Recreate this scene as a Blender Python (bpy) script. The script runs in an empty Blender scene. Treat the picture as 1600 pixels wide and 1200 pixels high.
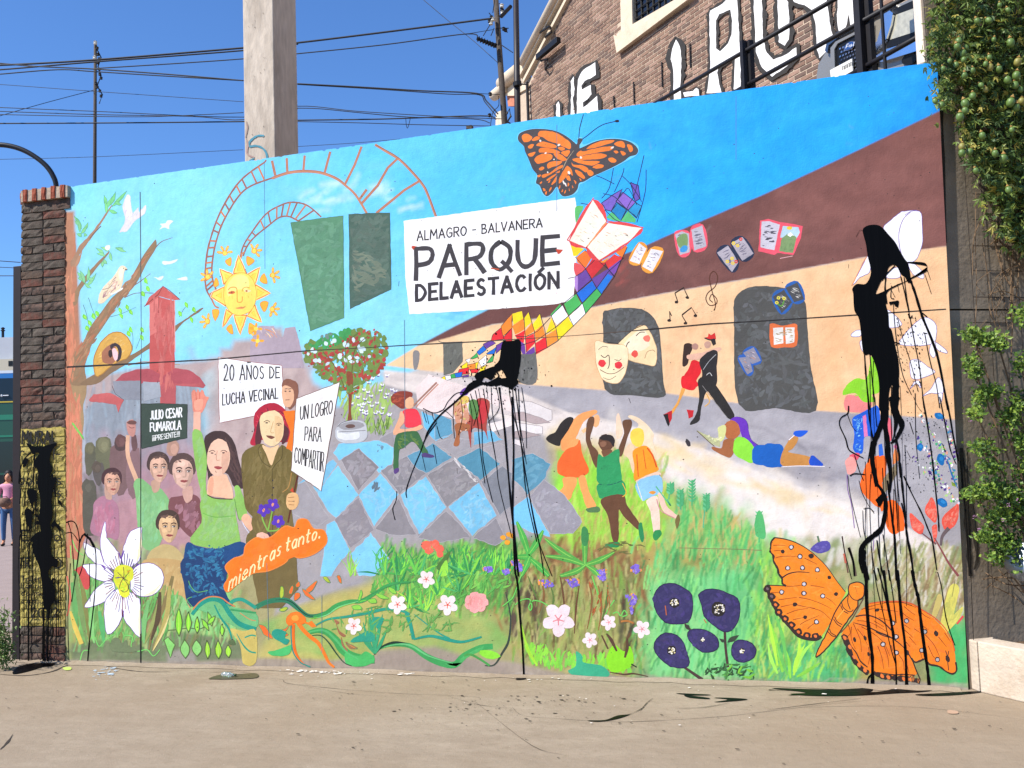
import bpy, math, random
import numpy as np
from mathutils import Vector, Matrix, noise
R_ = random.Random(7)
scene = bpy.context.scene
COL = scene.collection
# ------------------------------------------------------------------ camera
YAW, PITCH, ROLL = math.radians(16.57), math.radians(4.04), math.radians(-1.915)
FPX = 1500.0                       # focal length in photo pixels (photo is 1600 x 1200)
CAMH = 1.65
def cam_axes():
    cy, sy = math.cos(YAW), math.sin(YAW)
    f = Vector((-sy*math.cos(PITCH), cy*math.cos(PITCH), math.sin(PITCH)))
    r = Vector((cy, sy, 0)); u = r.cross(f)
    c, s = math.cos(ROLL), math.sin(ROLL)
    return c*r + s*u, -s*r + c*u, f
CR, CU, CF = cam_axes()
def ray0(px, py):
    return CF + CR*((px-800)/FPX) + CU*((600-py)/FPX)
_a, _b = ray0(105, 1035), ray0(1515, 1078)
_a = _a*(-CAMH/_a.z); _b = _b*(-CAMH/_b.z)
_ang = math.atan2(_b.y-_a.y, _b.x-_a.x)      # turn everything so the mural lies along world x
_rz = Matrix.Rotation(-_ang, 3, 'Z')
CR, CU, CF = _rz@CR, _rz@CU, _rz@CF
_a, _b = _rz@_a, _rz@_b
CAM = Vector((-_a.x, -_a.y, CAMH))           # mural's lower left corner is the origin
def ray(px, py):
    return CF + CR*((px-800)/FPX) + CU*((600-py)/FPX)
def proj(P):
    d = Vector(P)-CAM
    z = d.dot(CF)
    return 800+FPX*d.dot(CR)/z, 600-FPX*d.dot(CU)/z, z
def ground(px, py, z=0.0):
    d = ray(px, py); t = (z-CAM.z)/d.z
    return CAM+d*t
def at_depth(px, py, dep):
    return CAM+ray(px, py)*dep
class Plane:                                   # an upright plane: s along it, z up, o out of it
    def __init__(s, p, ang):
        s.p = Vector((p[0], p[1], 0)); s.ang = ang
        s.d = Vector((math.cos(ang), math.sin(ang), 0)); s.n = Vector((math.sin(ang), -math.cos(ang), 0))
    def hit(s, px, py, o=0.0):
        r = ray(px, py); t = ((s.p+s.n*o)-CAM).dot(s.n)/r.dot(s.n)
        return CAM+r*t
    def sz(s, px, py, o=0.0):
        h = s.hit(px, py, o); return (h-s.p).dot(s.d), h.z
    def pos(s, a, z, o=0.0):
        return s.p+s.d*a+s.n*o+Vector((0, 0, z))
cam_d = bpy.data.cameras.new('camera'); cam_o = bpy.data.objects.new('camera', cam_d); COL.objects.link(cam_o)
m3 = Matrix((CR, CU, -CF)).transposed()
cam_o.matrix_world = Matrix.Translation(CAM) @ m3.to_4x4()
cam_d.sensor_width = 36; cam_d.lens = FPX/1600*36; cam_d.clip_end = 2000; cam_d.clip_start = .05
scene.camera = cam_o
# ------------------------------------------------------------------ light
SUN_AZ, SUN_EL = math.radians(47), math.radians(47)      # 47 deg to the left of the mural's normal
sdir = Vector((-math.sin(SUN_AZ)*math.cos(SUN_EL), -math.cos(SUN_AZ)*math.cos(SUN_EL), math.sin(SUN_EL)))
sl = bpy.data.lights.new('sun', 'SUN'); sl.energy = 4.6; sl.angle = math.radians(.53); sl.color = (1.0, .95, .88)
so = bpy.data.objects.new('sun', sl); COL.objects.link(so)
so.rotation_euler = sdir.to_track_quat('Z', 'Y').to_euler()
w = bpy.data.worlds.new('World'); scene.world = w; w.use_nodes = True
nt = w.node_tree; nt.nodes.clear()
sky = nt.nodes.new('ShaderNodeTexSky'); sky.sky_type = 'NISHITA'; sky.sun_disc = False
sky.sun_elevation = SUN_EL; sky.sun_rotation = math.atan2(sdir.x, sdir.y)
sky.air_density = 1.0; sky.dust_density = .25; sky.ozone_density = 2.6; sky.altitude = 30
bg = nt.nodes.new('ShaderNodeBackground'); bg.inputs[1].default_value = .115
ow = nt.nodes.new('ShaderNodeOutputWorld'); tint = nt.nodes.new('ShaderNodeVectorMath'); tint.operation = 'MULTIPLY'; tint.inputs[1].default_value = (.47, .71, 1.03)
nt.links.new(sky.outputs[0], tint.inputs[0]); nt.links.new(tint.outputs[0], bg.inputs[0]); nt.links.new(bg.outputs[0], ow.inputs[0])
scene.view_settings.view_transform = 'Standard'; scene.view_settings.look = 'None'
scene.view_settings.exposure = .74; scene.view_settings.gamma = 1; scene.view_settings.use_curve_mapping = False
scene.cycles.max_bounces = 6; scene.cycles.use_denoising = True
scene.cycles.sample_clamp_indirect = 8
# ------------------------------------------------------------------ helpers
def lin(c):
    return c/12.92 if c <= .04045 else ((c+.055)/1.055)**2.4
def hx(h, k=1.0):
    if not isinstance(h, str): return tuple(h)
    h = h.lstrip('#')
    if len(h) == 3: h = ''.join(c*2 for c in h)
    return tuple(lin(int(h[i:i+2], 16)/255)*k for i in (0, 2, 4))
def tag(o, label=None, cat=None, group=None, kind=None):
    if label: o['label'] = label
    if cat: o['category'] = cat
    if group: o['group'] = group
    if kind: o['kind'] = kind
    return o
def link(o, parent=None):
    COL.objects.link(o)
    if parent is not None: o.parent = parent
    return o
def empty(name, loc=(0, 0, 0), rz=0):
    o = bpy.data.objects.new(name, None); o.location = loc; o.rotation_euler = (0, 0, rz); o.empty_display_size = .1
    return link(o)
def mat(name, col, rough=.8, nscale=0, namp=.15, bump=0, bscale=40, metal=0, spec=.3, col2=None, coat=0, c2lo=.45, c2hi=.6, c2scale=3, detail=6, stretch=None):
    m = bpy.data.materials.new(name); m.use_nodes = True; n = m.node_tree; N = n.nodes; L = n.links
    b = N['Principled BSDF']; b.inputs['Roughness'].default_value = rough; b.inputs['Metallic'].default_value = metal
    b.inputs['Specular IOR Level'].default_value = spec
    if coat: b.inputs['Coat Weight'].default_value = coat; b.inputs['Coat Roughness'].default_value = .05
    c = hx(col); b.inputs['Base Color'].default_value = (*c, 1)
    tc = N.new('ShaderNodeTexCoord')
    src = tc.outputs['Object']
    if stretch:
        mp = N.new('ShaderNodeMapping'); mp.inputs['Scale'].default_value = stretch; L.new(src, mp.inputs[0]); src = mp.outputs[0]
    out = None
    if col2:
        t = N.new('ShaderNodeTexNoise'); t.inputs['Scale'].default_value = c2scale; t.inputs['Detail'].default_value = 8; t.inputs['Roughness'].default_value = .65
        L.new(src, t.inputs[0])
        rr = N.new('ShaderNodeMapRange'); rr.inputs[1].default_value = c2lo; rr.inputs[2].default_value = c2hi; L.new(t.outputs[0], rr.inputs[0])
        mx = N.new('ShaderNodeMix'); mx.data_type = 'RGBA'; L.new(rr.outputs[0], mx.inputs[0])
        mx.inputs[6].default_value = (*c, 1); mx.inputs[7].default_value = (*hx(col2), 1); out = mx.outputs[2]
    if nscale:
        t = N.new('ShaderNodeTexNoise'); t.inputs['Scale'].default_value = nscale; t.inputs['Detail'].default_value = detail; L.new(src, t.inputs[0])
        rr = N.new('ShaderNodeMapRange'); rr.inputs[1].default_value = .25; rr.inputs[2].default_value = .75
        rr.inputs[3].default_value = 1-namp; rr.inputs[4].default_value = 1+namp; L.new(t.outputs[0], rr.inputs[0])
        vm = N.new('ShaderNodeVectorMath'); vm.operation = 'SCALE'; L.new(rr.outputs[0], vm.inputs['Scale'])
        if out: L.new(out, vm.inputs[0])
        else: vm.inputs[0].default_value = c
        out = vm.outputs[0]
    if out: L.new(out, b.inputs['Base Color'])
    if bump:
        t = N.new('ShaderNodeTexNoise'); t.inputs['Scale'].default_value = bscale; t.inputs['Detail'].default_value = 8; L.new(src, t.inputs[0])
        bp = N.new('ShaderNodeBump'); bp.inputs['Strength'].default_value = 1; bp.inputs['Distance'].default_value = bump
        L.new(t.outputs[0], bp.inputs['Height']); L.new(bp.outputs[0], b.inputs['Normal'])
    return m
class MB:                                        # collects shapes for ONE mesh
    def __init__(s): s.v = []; s.f = []; s.m = []
    def add(s, v, f, mi=0):
        k = len(s.v); s.v += [tuple(p) for p in v]; s.f += [tuple(i+k for i in q) for q in f]; s.m += [mi]*len(f)
    def box(s, c, h, ax=None, mi=0, bev=0):       # centre, half sizes, axes
        ax = ax or (Vector((1, 0, 0)), Vector((0, 1, 0)), Vector((0, 0, 1)))
        c = Vector(c); vs = []
        for k in (-1, 1):
            for j in (-1, 1):
                for i in (-1, 1): vs.append(c+ax[0]*h[0]*i+ax[1]*h[1]*j+ax[2]*h[2]*k)
        s.add(vs, [(0, 2, 3, 1), (4, 5, 7, 6), (0, 1, 5, 4), (2, 6, 7, 3), (1, 3, 7, 5), (0, 4, 6, 2)], mi)
    def prism(s, pts, off, mi=0):                # polygon (3d points) pushed along off
        n = len(pts); o = Vector(off)
        v = [Vector(p) for p in pts]+[Vector(p)+o for p in pts]
        s.add(v, [tuple(range(n)), tuple(range(2*n-1, n-1, -1))]+[(i+n, (i+1) % n+n, (i+1) % n, i) for i in range(n)], mi)
    def tube(s, pts, r, n=6, mi=0, cap=True):
        pts = [Vector(p) for p in pts]; rs = r if hasattr(r, '__len__') else [r]*len(pts)
        rings = []
        up = Vector((0, 0, 1))
        for i, p in enumerate(pts):
            d = (pts[min(i+1, len(pts)-1)]-pts[max(i-1, 0)]).normalized()
            a = d.cross(up)
            if a.length < .05: a = d.cross(Vector((1, 0, 0)))
            a.normalize(); b = d.cross(a)
            rings.append([p+(a*math.cos(t)+b*math.sin(t))*rs[i] for t in [2*math.pi*k/n for k in range(n)]])
        v = [q for rg in rings for q in rg]; f = []
        for i in range(len(pts)-1):
            for k in range(n): f.append((i*n+k, i*n+(k+1) % n, (i+1)*n+(k+1) % n, (i+1)*n+k))
        if cap: f += [tuple(range(n-1, -1, -1)), tuple(range((len(pts)-1)*n, len(pts)*n))]
        s.add(v, f, mi)
    def lathe(s, base, prof, n=12, ax=Vector((0, 0, 1)), mi=0):
        ax = Vector(ax).normalized(); base = Vector(base)
        s.tube([base+ax*h for r, h in prof], [max(r, 1e-4) for r, h in prof], n, mi)
    def build(s, name, m, parent=None, smooth=False, bev=0):
        me = bpy.data.meshes.new(name)
        org = parent_loc(parent)
        me.from_pydata([(x-org[0], y-org[1], z-org[2]) for x, y, z in s.v], [], s.f)
        for q in (m if isinstance(m, (list, tuple)) else [m]): me.materials.append(q)
        if any(s.m): me.polygons.foreach_set('material_index', s.m)
        if smooth: me.shade_smooth()
        me.update()
        o = bpy.data.objects.new(name, me); link(o, parent)
        if bev:
            b = o.modifiers.new('bevel', 'BEVEL'); b.width = bev; b.segments = 2; b.limit_method = 'ANGLE'
        return o
def parent_loc(p):                              # all parents here sit unrotated, so the offset is their location sum
    o = Vector((0, 0, 0))
    while p is not None: o += p.location; p = p.parent
    return o
def cat(pts, closed=False, n=4):                # Catmull-Rom
    P = [np.array(p, float) for p in pts]; m = len(P)
    if m < 3: return [tuple(p) for p in P]
    out = []
    for i in range(m if closed else m-1):
        p0, p1, p2, p3 = (P[(i-1) % m], P[i], P[(i+1) % m], P[(i+2) % m]) if closed else (P[max(i-1, 0)], P[i], P[i+1], P[min(i+2, m-1)])
        for k in range(n):
            t = k/n
            out.append(tuple(.5*((2*p1)+(-p0+p2)*t+(2*p0-5*p1+4*p2-p3)*t*t+(-p0+3*p1-3*p2+p3)*t**3)))
    if not closed: out.append(tuple(P[-1]))
    return out
# ------------------------------------------------------------------ the painter: flat paint films laid on an upright plane
KW = .80
class Painter:
    def __init__(s, plane, base_o, step=.000012, cell=.015):
        s.pl = plane; s.base = base_o; s.step = step; s.cell = cell; s.hm = {}
        s.ox = s.oy = 0; s.sc = 1; s.mix = .35; s.new()
        s.rnd = random.Random(3)
    def new(s): s.V = []; s.F = []; s.C = []
    def O(s, ox=0, oy=0, sc=4.0): s.ox, s.oy, s.sc = ox, oy, sc
    def pts(s, q):
        if isinstance(q, str): q = [tuple(float(t) for t in p.split(',')) for p in q.split()]
        return [(s.ox+x/s.sc, s.oy+y/s.sc) for x, y in q]
    def layer(s, sz):
        xs = [p[0] for p in sz]; zs = [p[1] for p in sz]; c = s.cell
        cells = [(i, j) for i in range(int(min(xs)//c), int(max(xs)//c)+1) for j in range(int(min(zs)//c), int(max(zs)//c)+1)]
        h = 1+max((s.hm.get(k, 0) for k in cells), default=0)
        for k in cells: s.hm[k] = h
        return h
    def put(s, P, faces, col, lay=None, vary=0):
        sz = [s.pl.sz(x, y) for x, y in P]
        if lay is None: lay = s.layer(sz)
        k = len(s.V)
        s.V += [s.pl.pos(a, z, s.base+lay*s.step) for a, z in sz]
        s.F += [tuple(i+k for i in f) for f in faces]
        c = hx(col, KW) if isinstance(col, str) else col
        if vary:
            g = 1+s.rnd.uniform(-vary, vary); c = tuple(min(.85, max(0, x*g*(1+s.rnd.uniform(-vary, vary)*.3))) for x in c)
        if len(P) > 8 or (vary == 0 and max(p[1] for p in P)-min(p[1] for p in P) > 9):
            for x, y in P:
                g = 1+.11*noise.noise((x*.045, y*.045, 3.1))+.07*noise.noise((x*.22, y*.22, 9.7)); s.C.append(tuple(min(.84, v*g) for v in c))
        else: s.C += [c]*len(P)
        return lay
    def poly(s, col, q, sm=0, vary=0, ol=None, ow=1.0, wob=0):
        P = s.pts(q)
        if wob: P = s.wobble(P, wob)
        if sm: P = cat(P, True, sm if sm > 1 else 4)
        if len(P) < 90: P = s.rag(P)
        s.put(P, [tuple(range(len(P)))], col, None, vary)
        if ol:
            P2 = P+[P[0]]
            s.ribbon(ol, ow/s.sc, P2)
    def rag(s, P):
        out = []
        for i, (x, y) in enumerate(P):
            x2, y2 = P[(i+1) % len(P)]; n = max(1, min(14, int(math.hypot(x2-x, y2-y)/5)))
            for k in range(n):
                t = k/n; a, b = x+(x2-x)*t, y+(y2-y)*t; out.append((a+.75*noise.noise((a*.16, b*.16, 1))+s.rnd.uniform(-.15, .15), b+.75*noise.noise((a*.16, b*.16, 7))+s.rnd.uniform(-.15, .15)))
        return out
    def wobble(s, P, w):
        out = []
        for i, (x, y) in enumerate(P):
            x2, y2 = P[(i+1) % len(P)]
            n = max(1, int(math.hypot(x2-x, y2-y)/6))
            for k in range(n):
                t = k/n; out.append((x+(x2-x)*t+s.rnd.uniform(-w, w), y+(y2-y)*t+s.rnd.uniform(-w, w)))
        return out
    def ribbon(s, col, w, P, taper=None, vary=0, rough=0):
        n = len(P); L = []; Rr = []
        for i, (x, y) in enumerate(P):
            a = P[max(i-1, 0)]; b = P[min(i+1, n-1)]
            dx, dy = b[0]-a[0], b[1]-a[1]; l = math.hypot(dx, dy) or 1
            t = i/max(1, n-1); ww = w*.5
            if taper: ww *= taper[0]+(taper[1]-taper[0])*t if len(taper) == 2 else (taper[0]+(taper[1]-taper[0])*min(1, t*2) if t < .5 else taper[1]+(taper[2]-taper[1])*(t*2-1))
            if rough: ww *= 1+s.rnd.uniform(-rough, rough)
            nx, ny = -dy/l*ww, dx/l*ww
            L.append((x+nx, y+ny)); Rr.append((x-nx, y-ny))
        # split into short runs so stacking stays local
        V = L+Rr
        s.put(V, [(i, i+1, n+i+1, n+i) for i in range(n-1)], col, s.layer_path(P), vary)
    def layer_path(s, P):
        sz = [s.pl.sz(x, y) for x, y in P]; c = s.cell; cells = set()
        for (a, b), (a2, b2) in zip(sz, sz[1:]):
            n = int(max(abs(a2-a), abs(b2-b))/c*1.5)+1
            for k in range(n+1):
                t = k/n; i = int((a+(a2-a)*t)//c); j = int((b+(b2-b)*t)//c)
                cells |= {(i+u, j+v) for u in (-1, 0, 1) for v in (-1, 0, 1)}
        h = 1+max((s.hm.get(k, 0) for k in cells), default=0)
        for k in cells: s.hm[k] = h
        return h
    def line(s, col, w, q, sm=1, taper=None, vary=0, rough=0):
        P = s.pts(q)
        if sm: P = cat(P, False, 4)
        s.ribbon(col, w/s.sc, P, taper, vary, rough)
    def dot(s, col, x, y, r, ry=None, rot=0, n=12, wob=.12, vary=0):
        ry = ry or r; cr, sr = math.cos(rot), math.sin(rot); q = []
        for k in range(n):
            t = 2*math.pi*k/n; g = 1+s.rnd.uniform(-wob, wob)
            a, b = r*g*math.cos(t), ry*g*math.sin(t); q.append((x+a*cr-b*sr, y+a*sr+b*cr))
        s.put(s.pts(q), [tuple(range(n))], col, None, vary)
    def leaf(s, col, x0, y0, x1, y1, w, ol=None, ow=3, bend=0, mid=None):
        dx, dy = x1-x0, y1-y0; l = math.hypot(dx, dy); nx, ny = -dy/l, dx/l; q = []
        prof = [(0, .05), (.2, .7), (.45, 1), (.7, .75), (1, .03)]
        for t, g in prof: q.append((x0+dx*t+nx*(w/2*g+bend*4*t*(1-t)), y0+dy*t+ny*(w/2*g+bend*4*t*(1-t))))
        for t, g in reversed(prof): q.append((x0+dx*t-nx*(w/2*g-bend*4*t*(1-t)), y0+dy*t-ny*(w/2*g-bend*4*t*(1-t))))
        s.poly(col, q, 2, .05, ol, ow)
        if mid: s.line(mid, w*.14, [(x0+dx*.1, y0+dy*.1), (x1-dx*.1, y1-dy*.1)], 0)
    def dabs(s, cols, region, n, ln, ang, w, jit=.3, seed=1, lv=.4, taper=(.4, 1, .3), bend=.12):
        """n brush dabs whose middles fall inside region (a polygon)"""
        r = random.Random(seed); P = s.pts(region); xs = [p[0] for p in P]; ys = [p[1] for p in P]
        k = 0; tries = 0; cc = [hx(c) for c in cols]; mean = [sum(c[i] for c in cc)/len(cc) for i in range(3)]
        spread = max(max(abs(c[i]-mean[i]) for i in range(3)) for c in cc); mix = .74 if spread < .16 else (.62 if spread < .25 else .08)
        if mix > .3: w *= 1.5
        cols = [tuple((c[i]*(1-mix)+mean[i]*mix)*KW for i in range(3)) for c in cc]
        while k < n and tries < n*30:
            tries += 1
            x, y = r.uniform(min(xs), max(xs)), r.uniform(min(ys), max(ys))
            if not inside(x, y, P): continue
            k += 1
            a = math.radians(ang)+r.gauss(0, jit); l = ln*(1+r.uniform(-lv, lv))/s.sc; ww = w*(1+r.uniform(-.4, .4))/s.sc
            dx, dy = math.cos(a)*l/2, -math.sin(a)*l/2; bx, by = -dy*2*bend*r.uniform(-1, 1), dx*2*bend*r.uniform(-1, 1)
            if not (inside(x-dx, y-dy, P) and inside(x+dx, y+dy, P)):
                dx *= .45; dy *= .45; bx *= .45; by *= .45; ww *= .7
                if not (inside(x-dx, y-dy, P) and inside(x+dx, y+dy, P)): continue
            s.ribbon(r.choice(cols), ww, cat([(x-dx, y-dy), (x+bx, y+by), (x+dx, y+dy)], False, 2), taper, .06)
    def motif(s, name, label=None, kind=None, m=None, parent=None):
        if not s.F: return None
        me = bpy.data.meshes.new(name); par = parent or s.parent; org = parent_loc(par)
        me.from_pydata([(p[0]-org[0], p[1]-org[1], p[2]-org[2]) for p in s.V], [], s.F)
        ca = me.color_attributes.new('paint', 'FLOAT_COLOR', 'POINT')
        ca.data.foreach_set('color', np.array([(*c, 1) for c in s.C], np.float32).ravel())
        me.materials.append(m or s.mat); me.update()
        # every film faces out of the wall
        o = bpy.data.objects.new(name, me); link(o, par); tag(o, label, kind=kind); s.new()
        return o
    def text(s, t, x0, y0, x1, y1, h, w, col, h2=None, slant=0, sp=.28, rough=.12, mono=None):
        h2 = h2 or h; ws = [FONT.get(c, FONT['?'])[0] for c in t]; tot = sum(ws)+sp*(len(t)-1)
        L = math.hypot(x1-x0, y1-y0); pos = 0
        for c, cw in zip(t, ws):
            for st in FONT.get(c, FONT['?'])[1]:
                sm = st.startswith('~'); pl = [tuple(float(v) for v in p.split(',')) for p in st.lstrip('~').split()]
                q = []
                for (a, b) in pl:
                    f = (pos+a*cw)/tot; hh = h+(h2-h)*f
                    q.append((x0+(x1-x0)*f+slant*b*hh, y0+(y1-y0)*f-b*hh))
                P = s.pts(q)
                if sm: P = cat(P, False, 4)
                else:
                    P2 = []
                    for (ax, ay), (bx, by) in zip(P, P[1:]): P2 += [(ax, ay), (ax*.5+bx*.5+s.rnd.uniform(-.02, .02)*h/s.sc, (ay+by)/2)]
                    P = P2+[P[-1]]
                # corners: draw each straight run on its own
                if sm: s.ribbon(col, w/s.sc, P, None, .05, rough)
                else:
                    for i in range(0, len(P)-1, 2): s.ribbon(col, w/s.sc, ext(P[i:i+3], w/s.sc*.42), None, .05, rough)
            pos += cw+sp
def ext(P, e):
    (ax, ay), (bx, by) = P[0], P[1]; l = math.hypot(ax-bx, ay-by) or 1; a = (ax+(ax-bx)/l*e, ay+(ay-by)/l*e)
    (cx, cy), (dx, dy) = P[-2], P[-1]; l = math.hypot(cx-dx, cy-dy) or 1; b = (dx+(dx-cx)/l*e, dy+(dy-cy)/l*e)
    return [a]+list(P[1:-1])+[b]
def inside(x, y, P):
    c = False; j = len(P)-1
    for i in range(len(P)):
        if (P[i][1] > y) != (P[j][1] > y) and x < (P[j][0]-P[i][0])*(y-P[i][1])/(P[j][1]-P[i][1])+P[i][0]: c = not c
        j = i
    return c
FONT = {
 'A': (.8, ['0,0 .5,1 1,0', '.2,.35 .8,.35']), 'B': (.65, ['0,0 0,1', '~0,1 .7,.95 .75,.7 .5,.53 0,.52', '~0,.52 .8,.45 1,.22 .7,.02 0,0']),
 'C': (.75, ['~.95,.8 .7,.98 .3,.93 .05,.5 .3,.06 .7,.02 1,.2']), 'D': (.7, ['0,0 0,1', '~0,1 .55,.93 1,.5 .6,.08 0,0']),
 'E': (.6, ['1,1 0,1 0,0 1,0', '0,.5 .8,.5']), 'F': (.55, ['1,1 0,1 0,0', '0,.5 .75,.5']),
 'G': (.78, ['~.95,.82 .6,1 .15,.8 .05,.35 .4,0 .9,.1 .97,.45', '.97,.45 .55,.45']), 'H': (.7, ['0,0 0,1', '1,0 1,1', '0,.5 1,.5']),
 'I': (.12, ['.5,0 .5,1']), 'J': (.5, ['~.9,1 .9,.25 .55,0 .1,.15']), 'L': (.5, ['0,1 0,0 1,0']), 'M': (.95, ['0,0 .1,1 .5,.35 .9,1 1,0']),
 'N': (.72, ['0,0 0,1 1,0 1,1']), 'O': (.78, ['~.5,1 .08,.75 .05,.3 .45,0 .9,.25 .95,.72 .5,1']), 'P': (.65, ['0,0 0,1', '~0,1 .8,.97 1,.75 .75,.5 0,.45']),
 'Q': (.8, ['~.5,1 .08,.75 .05,.3 .45,0 .9,.25 .95,.72 .5,1', '.6,.25 1,-.08']), 'R': (.68, ['0,0 0,1', '~0,1 .8,.97 .95,.75 .7,.52 0,.47', '.45,.48 1,0']),
 'S': (.62, ['~.92,.85 .5,1 .1,.8 .3,.55 .8,.4 .9,.15 .5,0 .05,.15']), 'T': (.7, ['0,1 1,1', '.5,1 .5,0']), 'U': (.72, ['~0,1 .03,.3 .4,0 .9,.2 1,1']),
 'V': (.75, ['0,1 .45,0 1,1']), 'Z': (.7, ['0,1 1,1 0,0 1,0']), 'Ñ': (.72, ['0,0 0,1 1,0 1,1', '.2,1.22 .8,1.25']), 'Ó': (.78, ['~.5,1 .08,.75 .05,.3 .45,0 .9,.25 .95,.72 .5,1', '.4,1.12 .8,1.35']),
 '2': (.65, ['~.05,.75 .4,1 .9,.8 .6,.4 0,.02', '0,.02 1,.03']), '0': (.65, ['~.5,1 .05,.7 .1,.2 .5,0 .9,.25 .95,.75 .5,1']), '-': (.4, ['0,.5 1,.5']), ' ': (.35, []),
 '!': (.15, ['.5,1 .5,.35', '.5,.1 .5,0']), '¡': (.15, ['.5,.65 .5,0', '.5,1 .5,.9']), '?': (.3, []), '.': (.15, ['.4,0 .6,.08']),
 'm': (.8, ['0,0 0,.6', '~0,.45 .3,.65 .5,.45 .5,0', '~.5,.45 .8,.65 1,.45 1,0']), 'i': (.12, ['.5,0 .5,.6', '.5,.85 .5,.95']), 'e': (.5, ['~0,.35 .95,.4 .7,.65 .15,.55 .05,.15 .5,0 1,.12']),
 'n': (.5, ['0,0 0,.6', '~0,.45 .5,.65 1,.45 1,0']), 't': (.4, ['~.4,1 .4,.2 .6,0 1,.1', '0,.62 .95,.66']), 'r': (.4, ['0,0 0,.6', '~0,.4 .4,.62 1,.55']), 'a': (.5, ['~.95,.5 .5,.65 .05,.35 .4,0 .9,.2 1,.6', '1,.6 1,0']),
 's': (.4, ['~1,.55 .4,.62 .15,.42 .8,.25 .7,.02 0,.05']), 'o': (.5, ['~.5,.62 .05,.4 .3,0 .85,.1 .95,.45 .5,.62']), 'l': (.12, ['.5,0 .5,1']), 'u': (.5, ['~0,.6 .1,.1 .6,0 1,.3', '1,.6 1,0']),
 'd': (.5, ['~.95,.5 .5,.65 .05,.35 .4,0 .9,.2', '1,1 1,0']), 'c': (.45, ['~1,.5 .5,.65 .05,.35 .4,0 1,.1']), 'p': (.5, ['0,.6 0,-.35', '~0,.5 .6,.65 1,.35 .6,0 0,.1']),
}
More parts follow.
